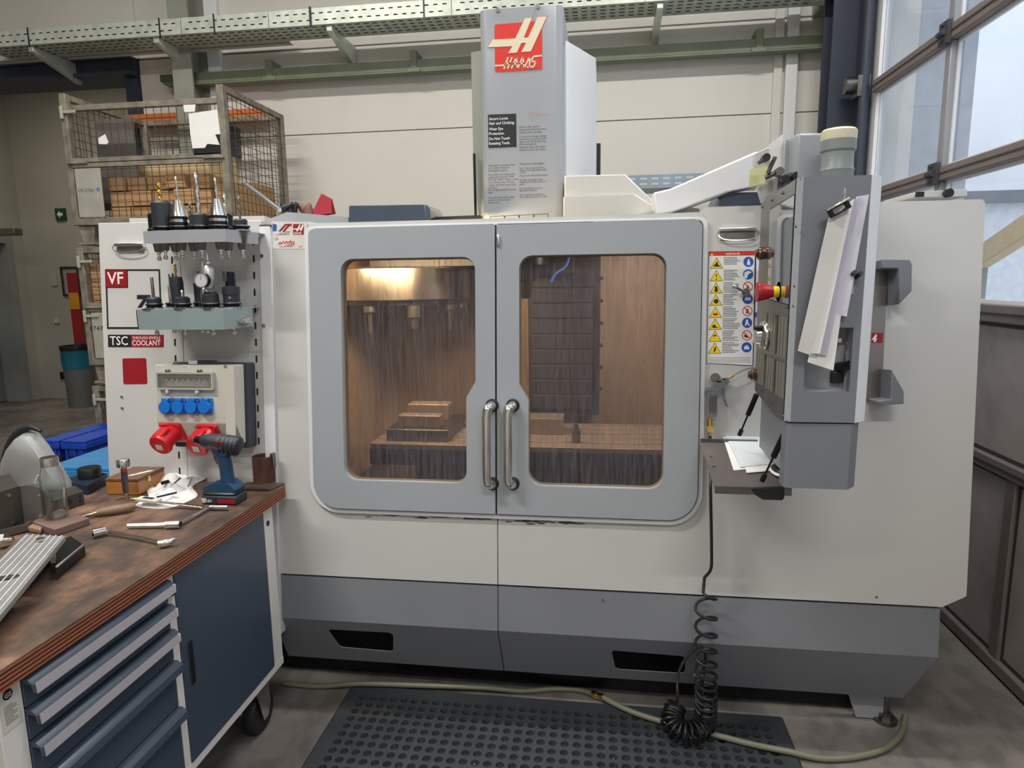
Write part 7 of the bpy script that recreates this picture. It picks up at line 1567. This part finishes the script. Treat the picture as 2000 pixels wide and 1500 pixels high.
# ================================================================ FLOOR: mat and hose
mt = thing('rubber_mat', 'black perforated rubber mat in front of the milling machine', 'mat', (-.16, 1.9, 0))
g = G(); pit = .0415; x0m, x1m, y0m, y1m = -.985, .665, 1.42, 2.29; th = .013; bd = .055
nx = int((x1m-x0m-2*bd)/pit); ny = int((y1m-y0m-2*bd)/pit); ox_ = (x1m-x0m-nx*pit)/2; oy_ = (y1m-y0m-ny*pit)/2; rh = .0155
K8 = 8
for i in range(nx):
    for j in range(ny):
        cx, cy_ = x0m+ox_+(i+.5)*pit, y0m+oy_+(j+.5)*pit; b = len(g.v); h = pit/2
        sq = [(h, 0), (h, h), (0, h), (-h, h), (-h, 0), (-h, -h), (0, -h), (h, -h)]
        g.v += [(cx+x, cy_+y, th) for x, y in sq]+[(cx+rh*math.cos(2*PI*k/8), cy_+rh*math.sin(2*PI*k/8), th) for k in range(8)]+[(cx+rh*.9*math.cos(2*PI*k/8), cy_+rh*.9*math.sin(2*PI*k/8), .0005) for k in range(8)]
        g.f += [(b+k, b+(k+1) % 8, b+8+(k+1) % 8, b+8+k) for k in range(8)]+[(b+8+k, b+8+(k+1) % 8, b+16+(k+1) % 8, b+16+k) for k in range(8)]
mr = mat('mat_rubber', (56, 60, 64), .5, var=.08, scale=10)
g2 = G(); xa_, xb_, ya2, yb2 = x0m+ox_, x0m+ox_+nx*pit, y0m+oy_, y0m+oy_+ny*pit
def bm_build(name, g, m, parent):
    me = bpy.data.meshes.new(name); org = ROOT[parent.name]; me.from_pydata([V(p)-org for p in g.v], [], g.f); me.materials.append(m); o = bpy.data.objects.new(name, me); C.objects.link(o); o.parent = parent; return o
bm_build('perforated_field', g, mr, mt)
obj('dark_underlay', G().box(x0m+.02, x1m-.02, y0m+.02, y1m-.02, .0001, .0003), M['rubber'], mt, smooth=0)  # dark sheet added so the holes show dark, standing in for oily floor
g2.prism(WF, [(x0m+.012, y0m+.012), (x1m-.012, y0m+.012), (x1m-.012, y1m-.012), (x0m+.012, y1m-.012)], .0003, th, [[(xa_, ya2), (xb_, ya2), (xb_, yb2), (xa_, yb2)]])
obj('border', g2, mr, mt, smooth=0)
g3 = G(); o4 = [(x0m, y0m), (x1m, y0m), (x1m, y1m), (x0m, y1m)]; i4 = [(x0m+.012, y0m+.012), (x1m-.012, y0m+.012), (x1m-.012, y1m-.012), (x0m+.012, y1m-.012)]
g3.v = [(x, y, .0004) for x, y in o4]+[(x, y, th) for x, y in i4]; g3.f = [(k, (k+1) % 4, 4+(k+1) % 4, 4+k) for k in range(4)]
obj('bevelled_edge', g3, mr, mt, smooth=0)
# swarf in the holes
random.seed(9); g = G()
for k in range(260):
    i, j = random.randrange(nx), random.randrange(ny); cx, cy_ = x0m+ox_+(i+.5)*pit, y0m+oy_+(j+.5)*pit; a = random.uniform(0, 6); q = V((cx+random.uniform(-.006, .006), cy_+random.uniform(-.004, .009), .004)); d_ = V((math.cos(a), math.sin(a), random.uniform(.1, .7)))*.004
    g.cyl(q-d_*.5, q+d_, .0006, n=3, caps=False)
obj('metal_chips', g, M['steel'], None, kind='stuff', smooth=0, label='bright metal chips lying in the holes of the mat', cat='metal chips')
hp_ = [(556, 1332), (620, 1338), (700, 1339), (820, 1342), (940, 1346), (1020, 1347), (1080, 1343), (1130, 1345), (1160, 1354)]
z_h = lambda x, y: .024 if 1.42 < y < 2.3 and -1 < x < .68 else .0125
def fl3(x, y): p = hZ(x, y, .018); return V((p.x, p.y, .0125 if (p.x < -1.0 or p.x > .68 or p.y > 2.31) else .0255))
hsb = thing('water_hose', 'yellow-green hose lying across the floor and the rubber mat', 'hose', fl3(1165, 1358))
obj('hose', G().tube(spl([fl3(*q) for q in hp_], 8), .010, 10), M['hose'], hsb)
hp2 = [(1176, 1364), (1200, 1378), (1240, 1396), (1290, 1412), (1340, 1424), (1400, 1440), (1470, 1458), (1540, 1472), (1610, 1479), (1680, 1474), (1735, 1456), (1762, 1425), (1768, 1395)]
obj('hose', G().tube(spl([fl3(*q) for q in hp2], 8), .0105, 10), M['hose'], hsb)
a, b = fl3(1158, 1353), fl3(1180, 1366)
obj('hose_coupling', G().cyl(a, a.lerp(b, .4), .014, n=12).cyl(a.lerp(b, .4), a.lerp(b, .7), .012, n=8).cyl(a.lerp(b, .7), b, .0135, n=12), M['brass'], hsb)
# things on top of the machine at the left: rod, red fan brush, brown lumps
rd = thing('aluminium_rod', 'bright aluminium tube leaning up to the left on the machine top', 'tube', hY(540, 405, 2.6))
obj('tube', G().cyl(hY(482, 362, 2.7), hY(546, 410, 2.55), .011, .009, n=16), mat('bright_alu', (210, 210, 214), .25, .9), rd)
cb_ = thing('cable_clump', 'brown and black bunch of cable ends at the foot of the aluminium tube', 'cable', hY(570, 405, 2.6))
random.seed(2); base_ = hY(570, 412, 2.6)
for k in range(7):
    a = V((base_.x+random.uniform(-.05, .05), 2.6+random.uniform(-.03, .03), base_.z-.01)); obj('cable_end', G().tube(spl([a, a+V((random.uniform(-.02, .02), 0, .02)), a+V((random.uniform(-.03, .03), random.uniform(-.02, .02), .035)), a+V((random.uniform(-.04, .04), 0, .015))], 5), .010, 8), M['black'] if k % 2 else mat('brown_insulation', (120, 86, 70), .6), cb_)
fn = thing('red_fan', 'dark red folded fan-like flag on the machine top', 'flag', hY(640, 412, 2.6))
hub = hY(612, 412, 2.6)
for k in range(9):
    A = hY(622+2*k, 378+(8-k)*0+abs(k-3)*1.2, 2.6+.004*k); B = hY(626+2.6*k, 380+abs(k-3)*2, 2.6+.004*k+.02)
    g = G(); g.v = [(hub.x, 2.6+.004*k, hub.z-.008), tuple(A), tuple(B), (hub.x, 2.604+.004*k, hub.z-.002)]; A2 = hY(648, 416, 2.6)
    g = G().prism(Fr((0, 2.6+.005*k, 0), (1, 0, 0), (0, 0, 1)), [(hub.x, hub.z-.02), (A2.x, A2.z-.0), (hY(647, 388+k*3, 2.6).x, hY(647, 388+k*3, 2.6).z), (hY(628+k*1.6, 378+k*1.0, 2.6).x, hY(628+k*1.6, 378+k*1.0, 2.6).z), (hub.x, hub.z+.004)], 0, -.002)
    obj('fold', g, mat('fan_red', (120, 18, 34), .5, var=.1) if k % 2 else mat('fan_red2', (176, 44, 62), .5, var=.1), fn, smooth=0)
obj('stub', G().cyl((hub.x-.02, 2.6, hub.z-.03), (hub.x-.02, 2.6, hub.z+.012), .018, n=14), mat('brown_stub', (132, 92, 82), .5), fn)
flush_texts()
